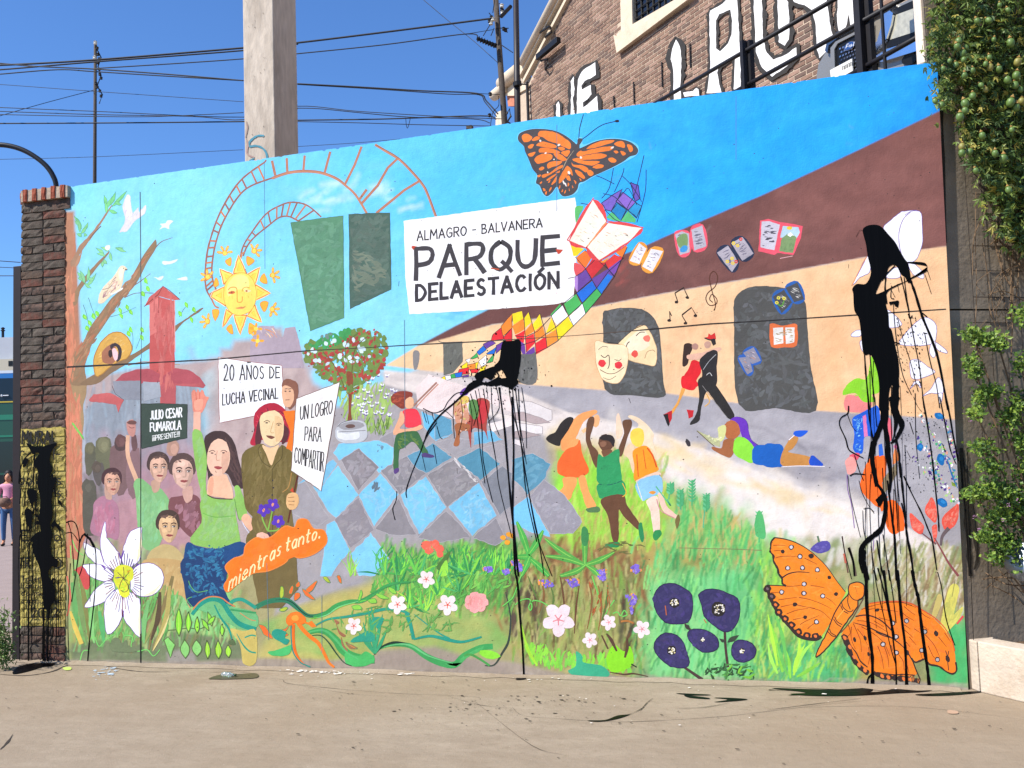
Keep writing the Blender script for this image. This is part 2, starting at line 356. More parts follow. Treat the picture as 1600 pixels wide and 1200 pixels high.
# soft paint: a fine grid of colour over the whole wall, brushed like a canvas
def rng_chips(rg, n):
    a = rg.random(n)*.004; k = rg.random(n) > .965; a[k] += rg.random(k.sum())*.03; return a
class Canvas:
    def __init__(s, plane, x0, x1, zt0, zt1, dx, x1t=None):
        """wall from s=x0..x1, top edge height zt0..zt1"""
        s.nx = int((x1-x0)/dx)+1; s.nz = int(max(zt0, zt1)/dx)+1
        u = np.linspace(0, 1, s.nx)[None, :]; v = np.linspace(0, 1, s.nz)[:, None]
        s.S = x0+(x1+((x1t or x1)-x1)*v-x0)*u; top = zt0+(zt1-zt0)*u; rg = np.random.default_rng(2); jg = np.convolve(rng_chips(rg, s.nx), np.ones(3)/3, 'same')[None, :]; top = top-jg; s.Z = top*v
        s.pl = plane; s.x0, s.x1, s.zt0, s.zt1 = x0, x1, zt0, zt1
        # project into photo pixels
        P = [np.array(plane.pos(0, 0)), np.array(plane.d), np.array((0, 0, 1.))]
        W = P[0][None, None]+s.S[..., None]*P[1]+s.Z[..., None]*P[2]-np.array(CAM)
        d = W@np.array(CF); s.X = 800+FPX*(W@np.array(CR))/d; s.Y = 600-FPX*(W@np.array(CU))/d
        s.C = np.ones((s.nz, s.nx, 3), np.float32)*.5; s.ox = s.oy = 0; s.sc = 1
        s.mask = np.ones((s.nz, s.nx, 1), np.float32)
    O = Painter.O; pts = Painter.pts
    def win(s, xa, xb, ya, yb):
        a = [s.pl.sz(x, y) for x in (xa, xb) for y in (ya, yb)]
        i0 = (min(p[0] for p in a)-s.x0)/(s.x1-s.x0)*(s.nx-1); i1 = (max(p[0] for p in a)-s.x0)/(s.x1-s.x0)*(s.nx-1)
        tm = min(s.zt0, s.zt1); tM = max(s.zt0, s.zt1)
        j0 = min(p[1] for p in a)/tM*(s.nz-1); j1 = max(p[1] for p in a)/tm*(s.nz-1)
        return slice(max(0, int(j0)-1), max(0, min(s.nz, int(j1)+2))), slice(max(0, int(i0)-1), max(0, min(s.nx, int(i1)+2)))
    def fill(s, col, q, f=1.0, a=1.0, sm=0):
        P = s.pts(q)
        if sm: P = cat(P, True, 4)
        xs = [p[0] for p in P]; ys = [p[1] for p in P]
        w = s.win(min(xs)-f, max(xs)+f, min(ys)-f, max(ys)+f); X, Y = s.X[w], s.Y[w]
        if X.size == 0: return
        ins = np.zeros(X.shape, bool); d2 = np.full(X.shape, 1e9)
        for i in range(len(P)):
            (x1, y1), (x2, y2) = P[i], P[i-1]
            if y1 != y2: ins ^= ((y1 > Y) != (y2 > Y)) & (X < (x2-x1)*(Y-y1)/(y2-y1)+x1)
            L2 = (x2-x1)**2+(y2-y1)**2+1e-9; t = np.clip(((X-x1)*(x2-x1)+(Y-y1)*(y2-y1))/L2, 0, 1)
            d2 = np.minimum(d2, (X-x1-t*(x2-x1))**2+(Y-y1-t*(y2-y1))**2)
        d = np.sqrt(d2)*np.where(ins, 1, -1); al = np.clip(d/(2*f)+.5, 0, 1)[..., None]*a*s.mask[w]
        s.C[w] = s.C[w]*(1-al)+np.array(hx(col, KW), np.float32)*al
    def clip(s, q=None, f=1.2):
        s.mask = np.ones((s.nz, s.nx, 1), np.float32)
        if q:
            C = s.C; s.C = np.zeros_like(C); s.fill((1., 1., 1.), q, f); s.mask = s.C[..., :1].copy(); s.C = C
    def stroke(s, col, w, P, a=1.0, soft=.35):
        xs = [p[0] for p in P]; ys = [p[1] for p in P]
        wd = s.win(min(xs)-w, max(xs)+w, min(ys)-w, max(ys)+w); X, Y = s.X[wd], s.Y[wd]
        if X.size == 0: return
        d2 = np.full(X.shape, 1e9)
        for (x1, y1), (x2, y2) in zip(P, P[1:]):
            L2 = (x2-x1)**2+(y2-y1)**2+1e-9; t = np.clip(((X-x1)*(x2-x1)+(Y-y1)*(y2-y1))/L2, 0, 1)
            d2 = np.minimum(d2, (X-x1-t*(x2-x1))**2+(Y-y1-t*(y2-y1))**2)
        al = np.clip((w/2-np.sqrt(d2))/(w*soft)+.3, 0, 1)[..., None]*a*s.mask[wd]
        s.C[wd] = s.C[wd]*(1-al)+np.array(col, np.float32)*al
    def brush(s, cols, q, n, ln, ang, w, jit=.4, a=.6, seed=1, soft=.35, var=.06, curve=.15):
        r = random.Random(seed); P = s.pts(q); xs = [p[0] for p in P]; ys = [p[1] for p in P]; k = 0; tr = 0
        cc = [hx(c, KW) for c in cols]
        while k < n and tr < n*30:
            tr += 1; x, y = r.uniform(min(xs), max(xs)), r.uniform(min(ys), max(ys))
            if not inside(x, y, P): continue
            k += 1; t = math.radians(ang)+r.gauss(0, jit); l = ln*r.uniform(.6, 1.4)/s.sc/2; g = 1+r.gauss(0, var)
            dx, dy = math.cos(t)*l, -math.sin(t)*l; b = r.uniform(-curve, curve)
            s.stroke([min(.85, max(0, c*g)) for c in r.choice(cc)], w*r.uniform(.6, 1.4)/s.sc, [(x-dx, y-dy), (x-dy*b*2, y+dx*b*2), (x+dx, y+dy)], a*r.uniform(.5, 1), soft)
    def grad(s, stops):
        """inverse-distance blend of colour stops (x, y, col) over the whole wall"""
        num = 0; den = 0
        for x, y, c in stops:
            wt = 1/(((s.X-x)/160)**2+((s.Y-y)/110)**2+.05)**1.6
            num = num+wt[..., None]*np.array(hx(c, KW)); den = den+wt[..., None]
        s.C = (num/den).astype(np.float32)
    def mesh(s, name, m, parent, o=0.0):
        W = np.array(s.pl.pos(0, 0, o))[None, None]+s.S[..., None]*np.array(s.pl.d)+s.Z[..., None]*np.array((0, 0, 1.))-np.array(parent_loc(parent))
        me = bpy.data.meshes.new(name); nv = s.nx*s.nz; me.vertices.add(nv); me.vertices.foreach_set('co', W.astype(np.float32).ravel())
        i = np.arange((s.nz-1)*(s.nx-1)); j, k = i//(s.nx-1), i % (s.nx-1); b = j*s.nx+k
        F = np.stack([b, b+1, b+1+s.nx, b+s.nx], 1); nf = len(F)
        me.loops.add(nf*4); me.loops.foreach_set('vertex_index', F.astype(np.int32).ravel()); me.polygons.add(nf)
        me.polygons.foreach_set('loop_start', np.arange(nf, dtype=np.int32)*4); me.update(calc_edges=True)
        ca = me.color_attributes.new('paint', 'FLOAT_COLOR', 'POINT')
        ca.data.foreach_set('color', np.concatenate([s.C, np.ones((s.nz, s.nx, 1), np.float32)], 2).astype(np.float32).ravel())
        me.materials.append(m); o_ = bpy.data.objects.new(name, me); return link(o_, parent)
def paint_mat(name, rough=.72, amp=.06, bump=.0013):
    m = bpy.data.materials.new(name); m.use_nodes = True; n = m.node_tree; N = n.nodes; L = n.links; b = N['Principled BSDF']
    b.inputs['Roughness'].default_value = rough; b.inputs['Specular IOR Level'].default_value = .25
    at = N.new('ShaderNodeAttribute'); at.attribute_name = 'paint'; tc = N.new('ShaderNodeTexCoord')
    geo = N.new('ShaderNodeNewGeometry')
    f = None
    for sc, am, st in ((9, amp*1.2, (1, 1, 1)), (40, amp*1.1, (.8, 1, .45)), (2.2, amp*.9, (1, 1, 1))):
        mp = N.new('ShaderNodeMapping'); mp.inputs['Scale'].default_value = st; L.new(geo.outputs['Position'], mp.inputs[0])
        t = N.new('ShaderNodeTexNoise'); t.inputs['Scale'].default_value = sc; t.inputs['Detail'].default_value = 7; t.inputs['Roughness'].default_value = .6; L.new(mp.outputs[0], t.inputs[0])
        rr = N.new('ShaderNodeMapRange'); rr.inputs[1].default_value = .3; rr.inputs[2].default_value = .7; rr.inputs[3].default_value = 1-am; rr.inputs[4].default_value = 1+am*.6; L.new(t.outputs[0], rr.inputs[0])
        if f is None: f = rr.outputs[0]
        else:
            mu = N.new('ShaderNodeMath'); mu.operation = 'MULTIPLY'; L.new(f, mu.inputs[0]); L.new(rr.outputs[0], mu.inputs[1]); f = mu.outputs[0]
    vm = N.new('ShaderNodeVectorMath'); vm.operation = 'SCALE'; L.new(at.outputs['Color'], vm.inputs[0]); L.new(f, vm.inputs['Scale']); L.new(vm.outputs[0], b.inputs['Base Color'])
    t = N.new('ShaderNodeTexNoise'); t.inputs['Scale'].default_value = 90; t.inputs['Detail'].default_value = 6; L.new(geo.outputs['Position'], t.inputs[0])
    t2 = N.new('ShaderNodeTexNoise'); t2.inputs['Scale'].default_value = 7; t2.inputs['Detail'].default_value = 4; L.new(geo.outputs['Position'], t2.inputs[0])
    ad = N.new('ShaderNodeMath'); ad.operation = 'MULTIPLY_ADD'; ad.inputs[1].default_value = 5; L.new(t2.outputs[0], ad.inputs[0]); L.new(t.outputs[0], ad.inputs[2])
    bp = N.new('ShaderNodeBump'); bp.inputs['Distance'].default_value = bump; bp.inputs['Strength'].default_value = 1; L.new(ad.outputs[0], bp.inputs['Height']); L.new(bp.outputs[0], b.inputs['Normal'])
    return m
# ------------------------------------------------------------------ the mural wall
MW = Plane((0, 0), 0.0)
sxL, _ = MW.sz(104, 1035); sxR = MW.sz(1513, 1078)[0]
zTL = MW.sz(105, 292)[1]; zTR = MW.sz(1462, 96)[1]
xTR = MW.sz(1462, 100)[0]
print('wall', sxL, sxR, zTL, zTR, xTR)
mural_wall = empty('mural_wall', (0, 0, 0))
tag(mural_wall, 'long painted concrete wall with a colourful park mural and white title board', 'wall')
PAINT = paint_mat('mural_paint')
cv = Canvas(MW, sxL-.02, sxR, zTL, zTR, .0085, xTR+.01)
cv.grad([(110, 300, '#86dcfa'), (300, 330, '#8ce0fd'), (450, 300, '#74d2fc'), (620, 240, '#5fcafd'), (740, 300, '#4fc3fd'), (900, 220, '#3fbbfd'), (1050, 210, '#2bb2fd'), (1050, 290, '#1fabfc'),
         (1250, 150, '#12a4fd'), (1430, 120, '#109afc'), (1450, 180, '#1690f4'), (200, 450, '#96def8'), (420, 500, '#8fdcf8'), (600, 520, '#8ddcf8'), (640, 400, '#7ad4f9'), (1200, 240, '#15a8fc')])
sk = '105,300 1460,100 1460,190 900,430 600,580 110,600'
cv.brush(['#9fe3fb', '#7fd6fb', '#8adcfa', '#a8e6fa'], '110,300 600,240 600,560 110,600', 260, 60, 20, 16, .8, .16, 3, .8)
cv.brush(['#5cc8fd', '#6acdfc', '#45bdfb'], '560,240 900,180 900,330 620,420', 140, 80, 10, 20, .6, .16, 4, .8)
cv.brush(['#28adfb', '#0a9cf8', '#37b8ff', '#0d93f2', '#2ab6ff'], '900,200 1460,105 1460,185 1000,385 950,300', 330, 90, 20, 22, .7, .2, 5, .8)
cv.brush(['#ffffff', '#e8f7fb'], '470,295 560,280 570,310 500,335', 14, 24, 15, 8, .3, .35, 6, .9)
cv.brush(['#ffffff', '#e8f7fb'], '585,290 615,285 612,315 590,310', 8, 16, 15, 9, .3, .4, 7, .9)
cv.brush(['#ffffff', '#e8f7fb'], '630,315 655,305 655,330 630,335', 7, 14, 15, 8, .3, .35, 8, .9)
cv.brush(['#3fa9e6'], '690,490 740,480 735,500 700,500', 8, 20, 5, 6, .2, .35, 8, .9)
cv.fill('#a9a070', '60,850 480,860 700,850 900,870 1520,880 1520,1110 60,1110', 6)
cv.fill('#b98060', '98,330 116,330 128,560 132,900 98,900', 3)
cv.fill('#a39d9f', '460,740 640,740 860,820 700,900 470,930', 6)
cv.fill('#cfc4bd', '560,610 700,560 1520,560 1520,900 560,900', 3)
# left: misty crowd ground, grey houses
cv.fill('#b9a5a2', '130,590 250,570 345,560 345,545 360,545 366,532 395,530 410,512 440,512 445,528 460,530 470,560 490,600 520,620 545,700 520,760 480,860 300,880 130,880', 5)
cv.fill('#939aa3', '133,640 190,600 320,590 322,700 270,760 135,800', 2)
cv.brush(['#858c96', '#a2a9b2', '#7c828b', '#9fb0bd'], '135,630 190,605 315,600 315,680 135,700', 90, 60, 90, 4, .06, .5, 11)
cv.fill('#8fd6ea', '310,600 342,570 342,660 322,690', 8, .8)
cv.fill('#a9cfd3', '318,585 340,575 345,640 318,640', 5, .7)
cv.fill('#c9b2ac', '330,560 470,545 490,620 500,760 330,720', 9, .75)
cv.brush(['#c0a6a2', '#a98f8e', '#b7a19d', '#d0b9b2', '#a58a8a'], '300,560 490,560 520,720 300,720', 110, 40, 70, 14, .7, .35, 12, .8)
cv.brush(['#ad8b92', '#9a7f84', '#b98e99', '#8c7d80', '#c39aa6'], '135,690 300,680 300,860 135,860', 120, 50, 88, 14, .3, .4, 13, .8)
cv.fill('#c0848c', '205,740 330,690 330,880 140,880 140,800', 22, .55)
cv.brush(['#5f5f58', '#6e6a60', '#57544f'], '132,740 160,745 160,840 132,840', 20, 50, 90, 10, .1, .6, 14, .8)
# park floor: blue-grey chequer base
cv.fill('#a9a2a3', '470,680 520,640 600,600 700,590 860,690 880,760 860,850 640,870 460,950 430,960 450,800', 4)
cv.brush(['#a09a9d', '#b4aeb0', '#989399', '#aea39d'], '480,680 600,610 860,690 870,840 640,860 460,930', 150, 40, 30, 14, .8, .4, 15, .7)
# brown roof, sandy station wall
ROOF = '1490,163 1330,240 1200,301 1050,365 1000,388 900,425 790,470 712,509 652,541 688,533 770,507 850,497 945,476 1040,458 1200,430 1350,402 1480,385'
cv.fill('#6f4540', ROOF, 1.2); cv.clip(ROOF)
cv.fill('#8a5850', '1480,165 1330,240 1230,290 1180,420 1350,402 1480,385', 30, .9)
cv.fill('#8f5c53', '1470,200 1400,240 1380,395 1475,383', 20, .8)
cv.brush(['#7c4f49', '#915f57', '#86554e', '#6a4440', '#70463f'], '1470,180 1250,285 1100,350 950,410 960,470 1200,425 1475,382', 260, 70, 18, 18, .5, .3, 16, .8)
cv.brush(['#a9524a', '#8d4a44'], '965,420 990,410 985,450 965,450', 8, 12, 20, 7, .5, .6, 17)
cv.brush(['#8e6a66'], '985,460 1010,462 1000,474 985,474', 12, 8, 0, 4, .8, .5, 18)
cv.clip(); SANDY = '603,571 652,541 700,528 770,507 850,497 945,476 1040,458 1200,430 1350,402 1492,383 1500,658 1275,642 1150,630 1035,614 940,610 820,601 740,588 690,582'
cv.fill('#f3c898', SANDY, 1.2); cv.clip(SANDY)
cv.fill('#f6d3a4', '603,573 652,541 850,500 845,605 700,585', 12, .8)
cv.fill('#f2b985', '1270,440 1480,400 1488,655 1280,640', 30, .8)
cv.brush(['#f7cf9f', '#efbd8c', '#f9d8ac', '#edb583', '#f3c596'], '610,570 700,530 850,500 1200,435 1480,390 1487,652 1150,625 820,598', 420, 60, 20, 18, .9, .25, 19, .8)
cv.brush(['#f0b98a', '#d99e75'], '1030,490 1060,480 1150,460 1240,445 1280,470 1160,470 1140,640 1045,615', 40, 40, 70, 9, .3, .3, 20, .8)
cv.clip()
# platform
PLATF = '655,585 740,588 820,601 940,610 1035,614 1150,630 1275,642 1500,656 1520,880 1385,805 1200,744 1100,700 1010,672 930,650 860,640 780,605 700,590'
cv.fill('#a8a2a6', PLATF, 1.2); cv.clip(PLATF)
cv.fill('#bdb8bb', '940,625 1490,700 1498,800 1280,745 1060,680', 26, .8)
cv.fill('#8e8a90', '1200,640 1490,665 1495,700 1300,690', 12, .6)
cv.brush(['#c4bfc2', '#aaa5a9', '#98949a', '#b6b0b4', '#a39da3'], '830,605 1150,635 1490,662 1497,850 1380,795 1200,740 930,645', 360, 70, -6, 16, .3, .3, 21, .8)
cv.brush(['#77737b', '#8a8187'], '1150,660 1270,690 1400,790 1330,780 1180,720', 30, 50, -12, 8, .2, .3, 22, .8)
cv.clip()
# pale parapet in front of the platform, steps
cv.fill('#e9dcd3', '600,578 655,585 720,590 800,607 900,650 1010,672 1100,702 1200,745 1385,806 1500,872 1500,900 1400,900 1290,880 1180,850 1060,770 950,700 880,690 740,640 600,600', 2)
cv.fill('#efe9e5', '1120,720 1390,812 1400,880 1290,870 1180,840', 20, .9)
cv.brush(['#f3ede8', '#e6d8cd', '#efe2d6', '#ded4cf', '#f6e7d2'], '940,670 1100,705 1385,810 1400,880 1250,860 1100,780', 240, 60, -60, 18, .5, .3, 23, .8)
cv.brush(['#f3d9b0', '#ecd09a'], '1000,680 1090,700 1180,745 1330,800 1340,815 1180,770 1020,720', 50, 40, -25, 12, .3, .5, 24, .8)
cv.brush(['#c5b9b5', '#b5aaa8', '#e6d9d2'], '600,582 740,592 900,650 870,660 780,625 610,600', 60, 40, -12, 8, .2, .4, 25, .7)
# lawn under the children
cv.fill('#b3a35c', '860,690 960,700 1050,760 1130,800 1190,850 1300,880 1400,900 1500,880 1515,1080 980,1070 820,1020 640,960 640,880 850,850 870,760', 12)
cv.fill('#93e13c', '865,745 900,715 1000,720 1040,770 1045,830 980,850 890,830', 14, .9)
cv.fill('#b5a15a', '920,800 1040,790 1090,850 1040,890 880,880 870,830', 16, .9)
cv.brush(['#e3c98a', '#e9d7a4', '#dcb977'], '870,670 930,690 1040,700 1020,740 940,720 870,700', 50, 24, 60, 14, .5, .5, 26, .8)
cv.brush(['#8fe03a', '#7fd04c', '#a4ea4e'], '870,700 900,700 890,830 1000,830 1060,770 1030,850 880,850 862,760', 90, 26, 80, 10, .4, .6, 27, .6)
cv.brush(['#6fcf7c', '#84d27a', '#5fbf6c', '#9fce74', '#c9b56a', '#b0a054'], '1040,760 1130,780 1200,840 1300,880 1200,1060 1020,1060 960,900 1040,860', 330, 34, 80, 16, .6, .5, 28, .7)
cv.brush(['#c98f4a', '#b4803f', '#c7a25a'], '1060,830 1190,830 1180,900 1060,880', 26, 24, 30, 12, .8, .45, 29, .8)
cv.brush(['#4f8a4c', '#5c7f44', '#6c8a50'], '1060,850 1170,850 1170,960 1020,950', 60, 24, 60, 12, .8, .45, 30, .8)
cv.fill('#7fd98a', '1010,900 1060,900 1190,880 1190,1070 990,1065 990,960', 14, .75)
cv.fill('#4fb56f', '1120,890 1190,900 1190,1060 1130,1060', 12, .5)
# bottom right: mottled greens, ochres
cv.brush(['#6fcf5f', '#8fdf5a', '#59b063', '#a9d25c', '#d3c87a', '#8aa55a'], '1180,850 1230,860 1340,1070 1180,1070', 260, 55, 78, 9, .35, .6, 31, .6)
cv.brush(['#8e9a63', '#a9ad72', '#7c8a58', '#c3b285', '#a58f68', '#93a26c'], '1250,860 1380,870 1505,870 1512,1000 1400,960 1290,930', 300, 46, 78, 12, .35, .6, 32, .6)
cv.brush(['#e8e1d8', '#ddd2c4'], '1280,850 1400,860 1480,890 1400,905 1290,880', 46, 22, 80, 7, .3, .5, 33, .6)
cv.brush(['#a08463', '#bb9a72', '#8d7458', '#c6a681'], '1400,890 1505,890 1508,960 1410,960', 60, 34, 70, 12, .4, .5, 34, .7)
cv.brush(['#4fae67', '#5cc077', '#3f9660', '#6fce83'], '1200,1010 1330,1010 1330,1066 1190,1068', 140, 34, 15, 13, .5, .6, 35, .7)
cv.brush(['#49b568', '#52c272', '#3fa660'], '1450,1000 1511,960 1513,1075 1450,1075', 90, 40, 85, 14, .3, .6, 36, .7)
cv.brush(['#8a8f58', '#9a9a68', '#77835a'], '1370,1025 1450,1035 1450,1072 1370,1072', 40, 24, 60, 12, .5, .6, 37, .7)
# bottom middle: brown and olive thicket
cv.fill('#8f9b5c', '590,860 850,850 1000,880 1010,1050 800,1000 560,960', 14, .8)
cv.brush(['#8c5f3c', '#7a5233', '#9b6b40', '#6f4a33', '#a57a4e'], '740,870 900,860 1010,890 1000,950 850,960 720,940', 240, 60, 84, 7, .3, .7, 38, .5)
cv.brush(['#94a35a', '#a8b068', '#7f8f4c', '#b7a766', '#8a8a58', '#c6b06c'], '800,930 1000,920 1000,1030 830,1040', 260, 70, 86, 7, .15, .6, 39, .5)
cv.brush(['#56a24a', '#6cb84f', '#4c8f45', '#7cc05a', '#86a257'], '580,870 740,850 860,850 780,940 600,930', 230, 36, 70, 8, .6, .6, 40, .5)
cv.fill('#c7b865', '440,960 600,905 720,950 735,1030 560,1035 400,1040', 8, .9)
cv.fill('#7fb35c', '400,975 470,955 560,985 640,960 760,965 800,1000 770,1025 620,1020 520,1032 440,1010', 5, .75)
cv.fill('#98b064', '610,940 760,950 770,1020 640,1030 590,1000', 10, .8)
cv.brush(['#c9bd6c', '#bba95c', '#a9b263', '#9cb567'], '430,965 620,930 770,960 760,1030 420,1035', 150, 40, 10, 14, .6, .35, 41, .7)
cv.brush(['#54423d', '#4a3d3a', '#5f4a40'], '795,905 812,905 815,985 798,985', 16, 40, 88, 9, .08, .8, 42, .5)
cv.brush(['#413832', '#4c4038', '#57493c'], '820,925 845,930 842,1010 828,1010', 10, 50, 82, 7, .08, .8, 43, .5)
cv.brush(['#413832', '#4c4a35'], '970,940 992,945 990,1030 965,1010', 18, 40, 86, 9, .08, .8, 44, .5)
# bottom left
cv.fill('#a8c274', '108,860 150,850 200,980 380,960 400,1035 108,1035', 6, .8)
cv.brush(['#6fbf62', '#8fd07a', '#a2a35a', '#74954e', '#9cc47a', '#7f7a4a', '#b9a469'], '112,880 160,880 330,900 380,960 380,1000 112,1010', 300, 70, 84, 10, .15, .6, 45, .5)
cv.brush(['#a27d5c', '#8d6f52', '#b08a64'], '215,880 300,880 290,980 225,990', 60, 60, 78, 10, .15, .5, 46, .6)
cv.fill('#8ce08c', '262,930 330,905 370,950 372,990 260,985', 8, .7)
cv.fill('#7a8360', '112,1006 150,1000 220,1000 262,985 385,1000 382,1040 112,1034', 3, 1)
cv.brush(['#6d7a58', '#84906a', '#76825e'], '115,1008 380,1005 380,1038 115,1032', 90, 30, 5, 8, .3, .45, 47, .6)
cv.fill('#a39a90', '260,1020 300,1010 310,1042 262,1040', 3, .9)
for i, (q, cols, ang) in enumerate((('990,850 1200,850 1200,1062 990,1062', ['#3f9a55', '#6fd884', '#57b868', '#8ee07a', '#2f8048'], 80), ('1180,860 1320,930 1340,1060 1180,1062', ['#a9e84c', '#5fbf5a', '#3f9a55', '#c3d86a', '#74a04c'], 80), ('1340,850 1508,860 1510,960 1400,930', ['#6f7a48', '#c9b98c', '#8a6f4c', '#a9ad6a', '#e3dccb'], 72),
    ('800,870 1000,880 1000,1040 800,1030', ['#6b4a2f', '#a9b060', '#8f9a48', '#5c3f2a', '#c2b878', '#7cab4a'], 86), ('590,850 820,850 800,960 600,950', ['#3f8a40', '#7fc850', '#5aa548', '#9bd860', '#6b7a40'], 75), ('112,870 330,900 380,1000 112,1010', ['#5f9a4c', '#8fd07a', '#8a7a4c', '#b5c87a', '#4f7a3c'], 84), ('1060,770 1200,840 1180,880 1050,860', ['#5fc06c', '#8fd06a', '#c9b06a', '#4fa858'], 84), ('880,700 1040,720 1040,850 900,850', ['#a4d84a', '#8ecb40', '#c2b060', '#b5e060'], 80))):
    cv.brush(cols, q, 330, 26, ang, 3.6, .22, .75, 500+i, .3, .08, .1)
# bare concrete foot of the wall
cv.fill('#aa9a8a', '100,1031 280,1035 420,1028 520,1032 620,1020 800,1034 900,1058 1010,1064 1300,1069 1345,1062 1460,1066 1515,1074 1515,1100 100,1100', 3, .95)
cv.brush(['#b5a596', '#9c8d7e', '#c2b4a6', '#8e8072'], '104,1032 1513,1070 1513,1082 104,1038', 160, 40, -2, 5, .15, .5, 48, .6)
cv.fill('#a29284', '590,1015 680,1010 760,1035 790,1040 790,1052 580,1040', 4, .9)
cv.brush(['#7d7062', '#8f8272', '#6a5f52'], '104,1020 1510,1060 1510,1078 104,1036', 240, 18, 85, 5, .4, .22, 71, .9)
cv.brush(['#8a8378', '#b5ab9e'], '110,330 1500,160 1510,1060 110,1030', 70, 14, 80, 5, .9, .14, 72, .9)
base_panel = cv.mesh('painted_face', PAINT, mural_wall, .0)
# the body of the wall behind its painted face
CONC = mat('raw_concrete', '#8f8478', .9, 6, .2, .003, 60, col2='#6d6359', c2lo=.4, c2hi=.7, c2scale=2)
mb = MB()
mb.prism([MW.pos(sxL-.02, 0, -.002), MW.pos(sxR, 0, -.002), MW.pos(xTR+.01, zTR-.012, -.002), MW.pos(sxL-.02, zTL-.012, -.002)], MW.n*-.22)
mb.build('concrete_core', CONC, mural_wall)
# ------------------------------------------------------------------ crisp painted figures
P = Painter(MW, .0004); P.parent = mural_wall; P.mat = PAINT
O = P.O; poly = P.poly; line = P.line; dot = P.dot; M_ = P.motif; leaf = P.leaf
ORG = '#fd7a1e'
# roller-like spiral track
O(0, 300); TR = '#a9705c'; T2 = '#d98a63'
def track(a, b, n, w, col):
    A = cat(P.pts(a), False, 12); B = cat(P.pts(b), False, 12); ox, oy, sc = P.ox, P.oy, P.sc; O(0, 0, 1)
    P.ribbon(col[0], w, A, None, .03, .15); P.ribbon(col[0], w, B, None, .03, .15)
    for k in range(1, n):
        t = k/n; i = int(t*(len(A)-1)); j = int(t*(len(B)-1)); P.ribbon(col[k % len(col)], w*1.05, [A[i], B[j]], None, .05)
    O(ox, oy, sc)
O(0, 0, 1)
track('331,468 322,450 321,420 327,380 345,330 375,283 414,253', '342,462 333,440 331,418 337,380 352,340 382,297 425,278', 21, 2.6, ['#a06b58', '#b97458', '#cf7f52'])
line('#c17c5a', 2.6, '331,468 336,478 342,481'); line('#c17c5a', 2.6, '342,462 345,472')
line('#c58565', 3.6, '425,279 448,271 472,268 500,270 525,279 540,290 556,305 573,333'); line('#b0735a', 1.4, '425,277 448,269 472,266 500,268 525,277 540,288')
line('#c58565', 4, '586,226 606,238 625,250 645,270 660,288 668,303 681,338'); line('#94604c', 1.2, '588,227 625,248 660,286 669,303 682,338')
line('#a06b58', 2.4, '414,253 416,250'); 
for a in ('425,251 430,274', '448,247 449,270', '476,243 474,267', '516,237 507,271', '565,229 554,258 539,288', '622,247 606,262 590,290 565,318', '655,283 632,297 588,333', '573,296 562,311'): line('#bd7d60', 3.8, a, 0, None, .04, .1)
track('374,408 380,385 392,365 415,335 438,321 457,316 480,321 502,339', '380,400 386,385 398,370 420,352 436,340 450,338 462,343 470,348', 13, 2.4, ['#a06b58', '#c98460'])
line('#e08a4a', 2, '372,420 378,398')
M_('painted_spiral_track')
# clouds and doves
O(0, 300)
for q in ('745,250 775,200 780,150 765,90 795,15 815,30 820,75 830,130 865,95 870,130 900,90 915,85 905,135 850,175 825,205 795,245 765,250',):
    poly('#e6e0ea', q, 2); poly('#f3ecef', '790,150 785,90 800,30 812,40 815,110 828,150 815,180', 2); poly('#f1e6ea', '835,160 870,130 905,95 895,135 850,170', 2)
P.dabs(['#d9c4d0', '#f6f2f6', '#c9cfe4'], '770,90 830,130 900,100 850,170 780,240', 22, 34, 60, 5, .3, 2)
M_('painted_dove', 'pale dove with raised wings flying in the sky')
for q in ('995,235 1012,215 1000,200 1035,195 1050,178 1085,182 1060,205 1055,232 1030,222', '1015,440 1025,430 1060,432 1110,420 1090,442 1040,455 1020,452', '960,530 985,538 1000,530 1022,525 1015,545 995,552', '1105,545 1130,538 1165,530 1172,550 1150,552'):
    poly('#eef3f8', q, 1)
M_('painted_small_dove')
# tree with birds on the left
BK = '#9c7657'
O(0, 300)
poly('#bd7f60', '418,700 410,520 445,420 458,300 470,250 475,400 480,560 485,700 478,930 500,1200 408,1200', 1)
poly('#b98a6a', '445,430 480,400 500,390 520,330 500,430 470,470', 1)
O(0, 600); poly('#c47a5c', '405,-60 470,-60 500,100 520,260 510,420 512,600 540,800 560,900 520,990 480,1100 410,1080 398,800 404,400'); poly('#a88a63', '440,-100 530,-80 540,60 520,130 524,250 508,300 490,150 455,60', 1)
O(0, 300)
poly('#97795a', '450,1100 470,1000 520,940 560,850 640,740 700,660 790,580 850,480 900,390 960,310 975,300 975,350 920,440 870,540 830,600 770,660 700,760 640,850 580,940 545,1040 530,1100 535,1200 440,1200', 1)
poly('#8a6e52', '500,1200 640,1110 780,1040 900,970 1000,890 1120,820 1250,730 1262,738 1150,810 1100,870 1010,940 900,1000 800,1070 700,1130 600,1200', 1)
poly('#9a7a5a', '455,700 470,620 520,540 590,460 670,380 680,385 600,480 540,560 500,620 480,700', 1)
poly('#a98265', '440,440 470,390 500,330 560,270 620,190 690,90 695,95 630,200 590,260 540,330 490,400 460,470', 1)
line('#7b5d4a', 6, '560,290 600,245 632,212'); line('#8a6550', 7, '800,600 860,570 940,510', 1, (1, .4)); line('#8d7560', 7, '970,350 1010,310 1080,285', 1, (1, .3)); line('#7b6a55', 4, '780,660 850,632 960,632')
for a in ('690,780 760,760 850,720', '520,705 545,780 555,880', '553,660 580,740 612,800', '810,840 830,900 828,990', '890,870 870,930 850,980', '1120,780 1150,730 1170,710', '1045,690 1050,760 1010,800'): line('#5c7a50', 3.5, a, 1, (1, .5))
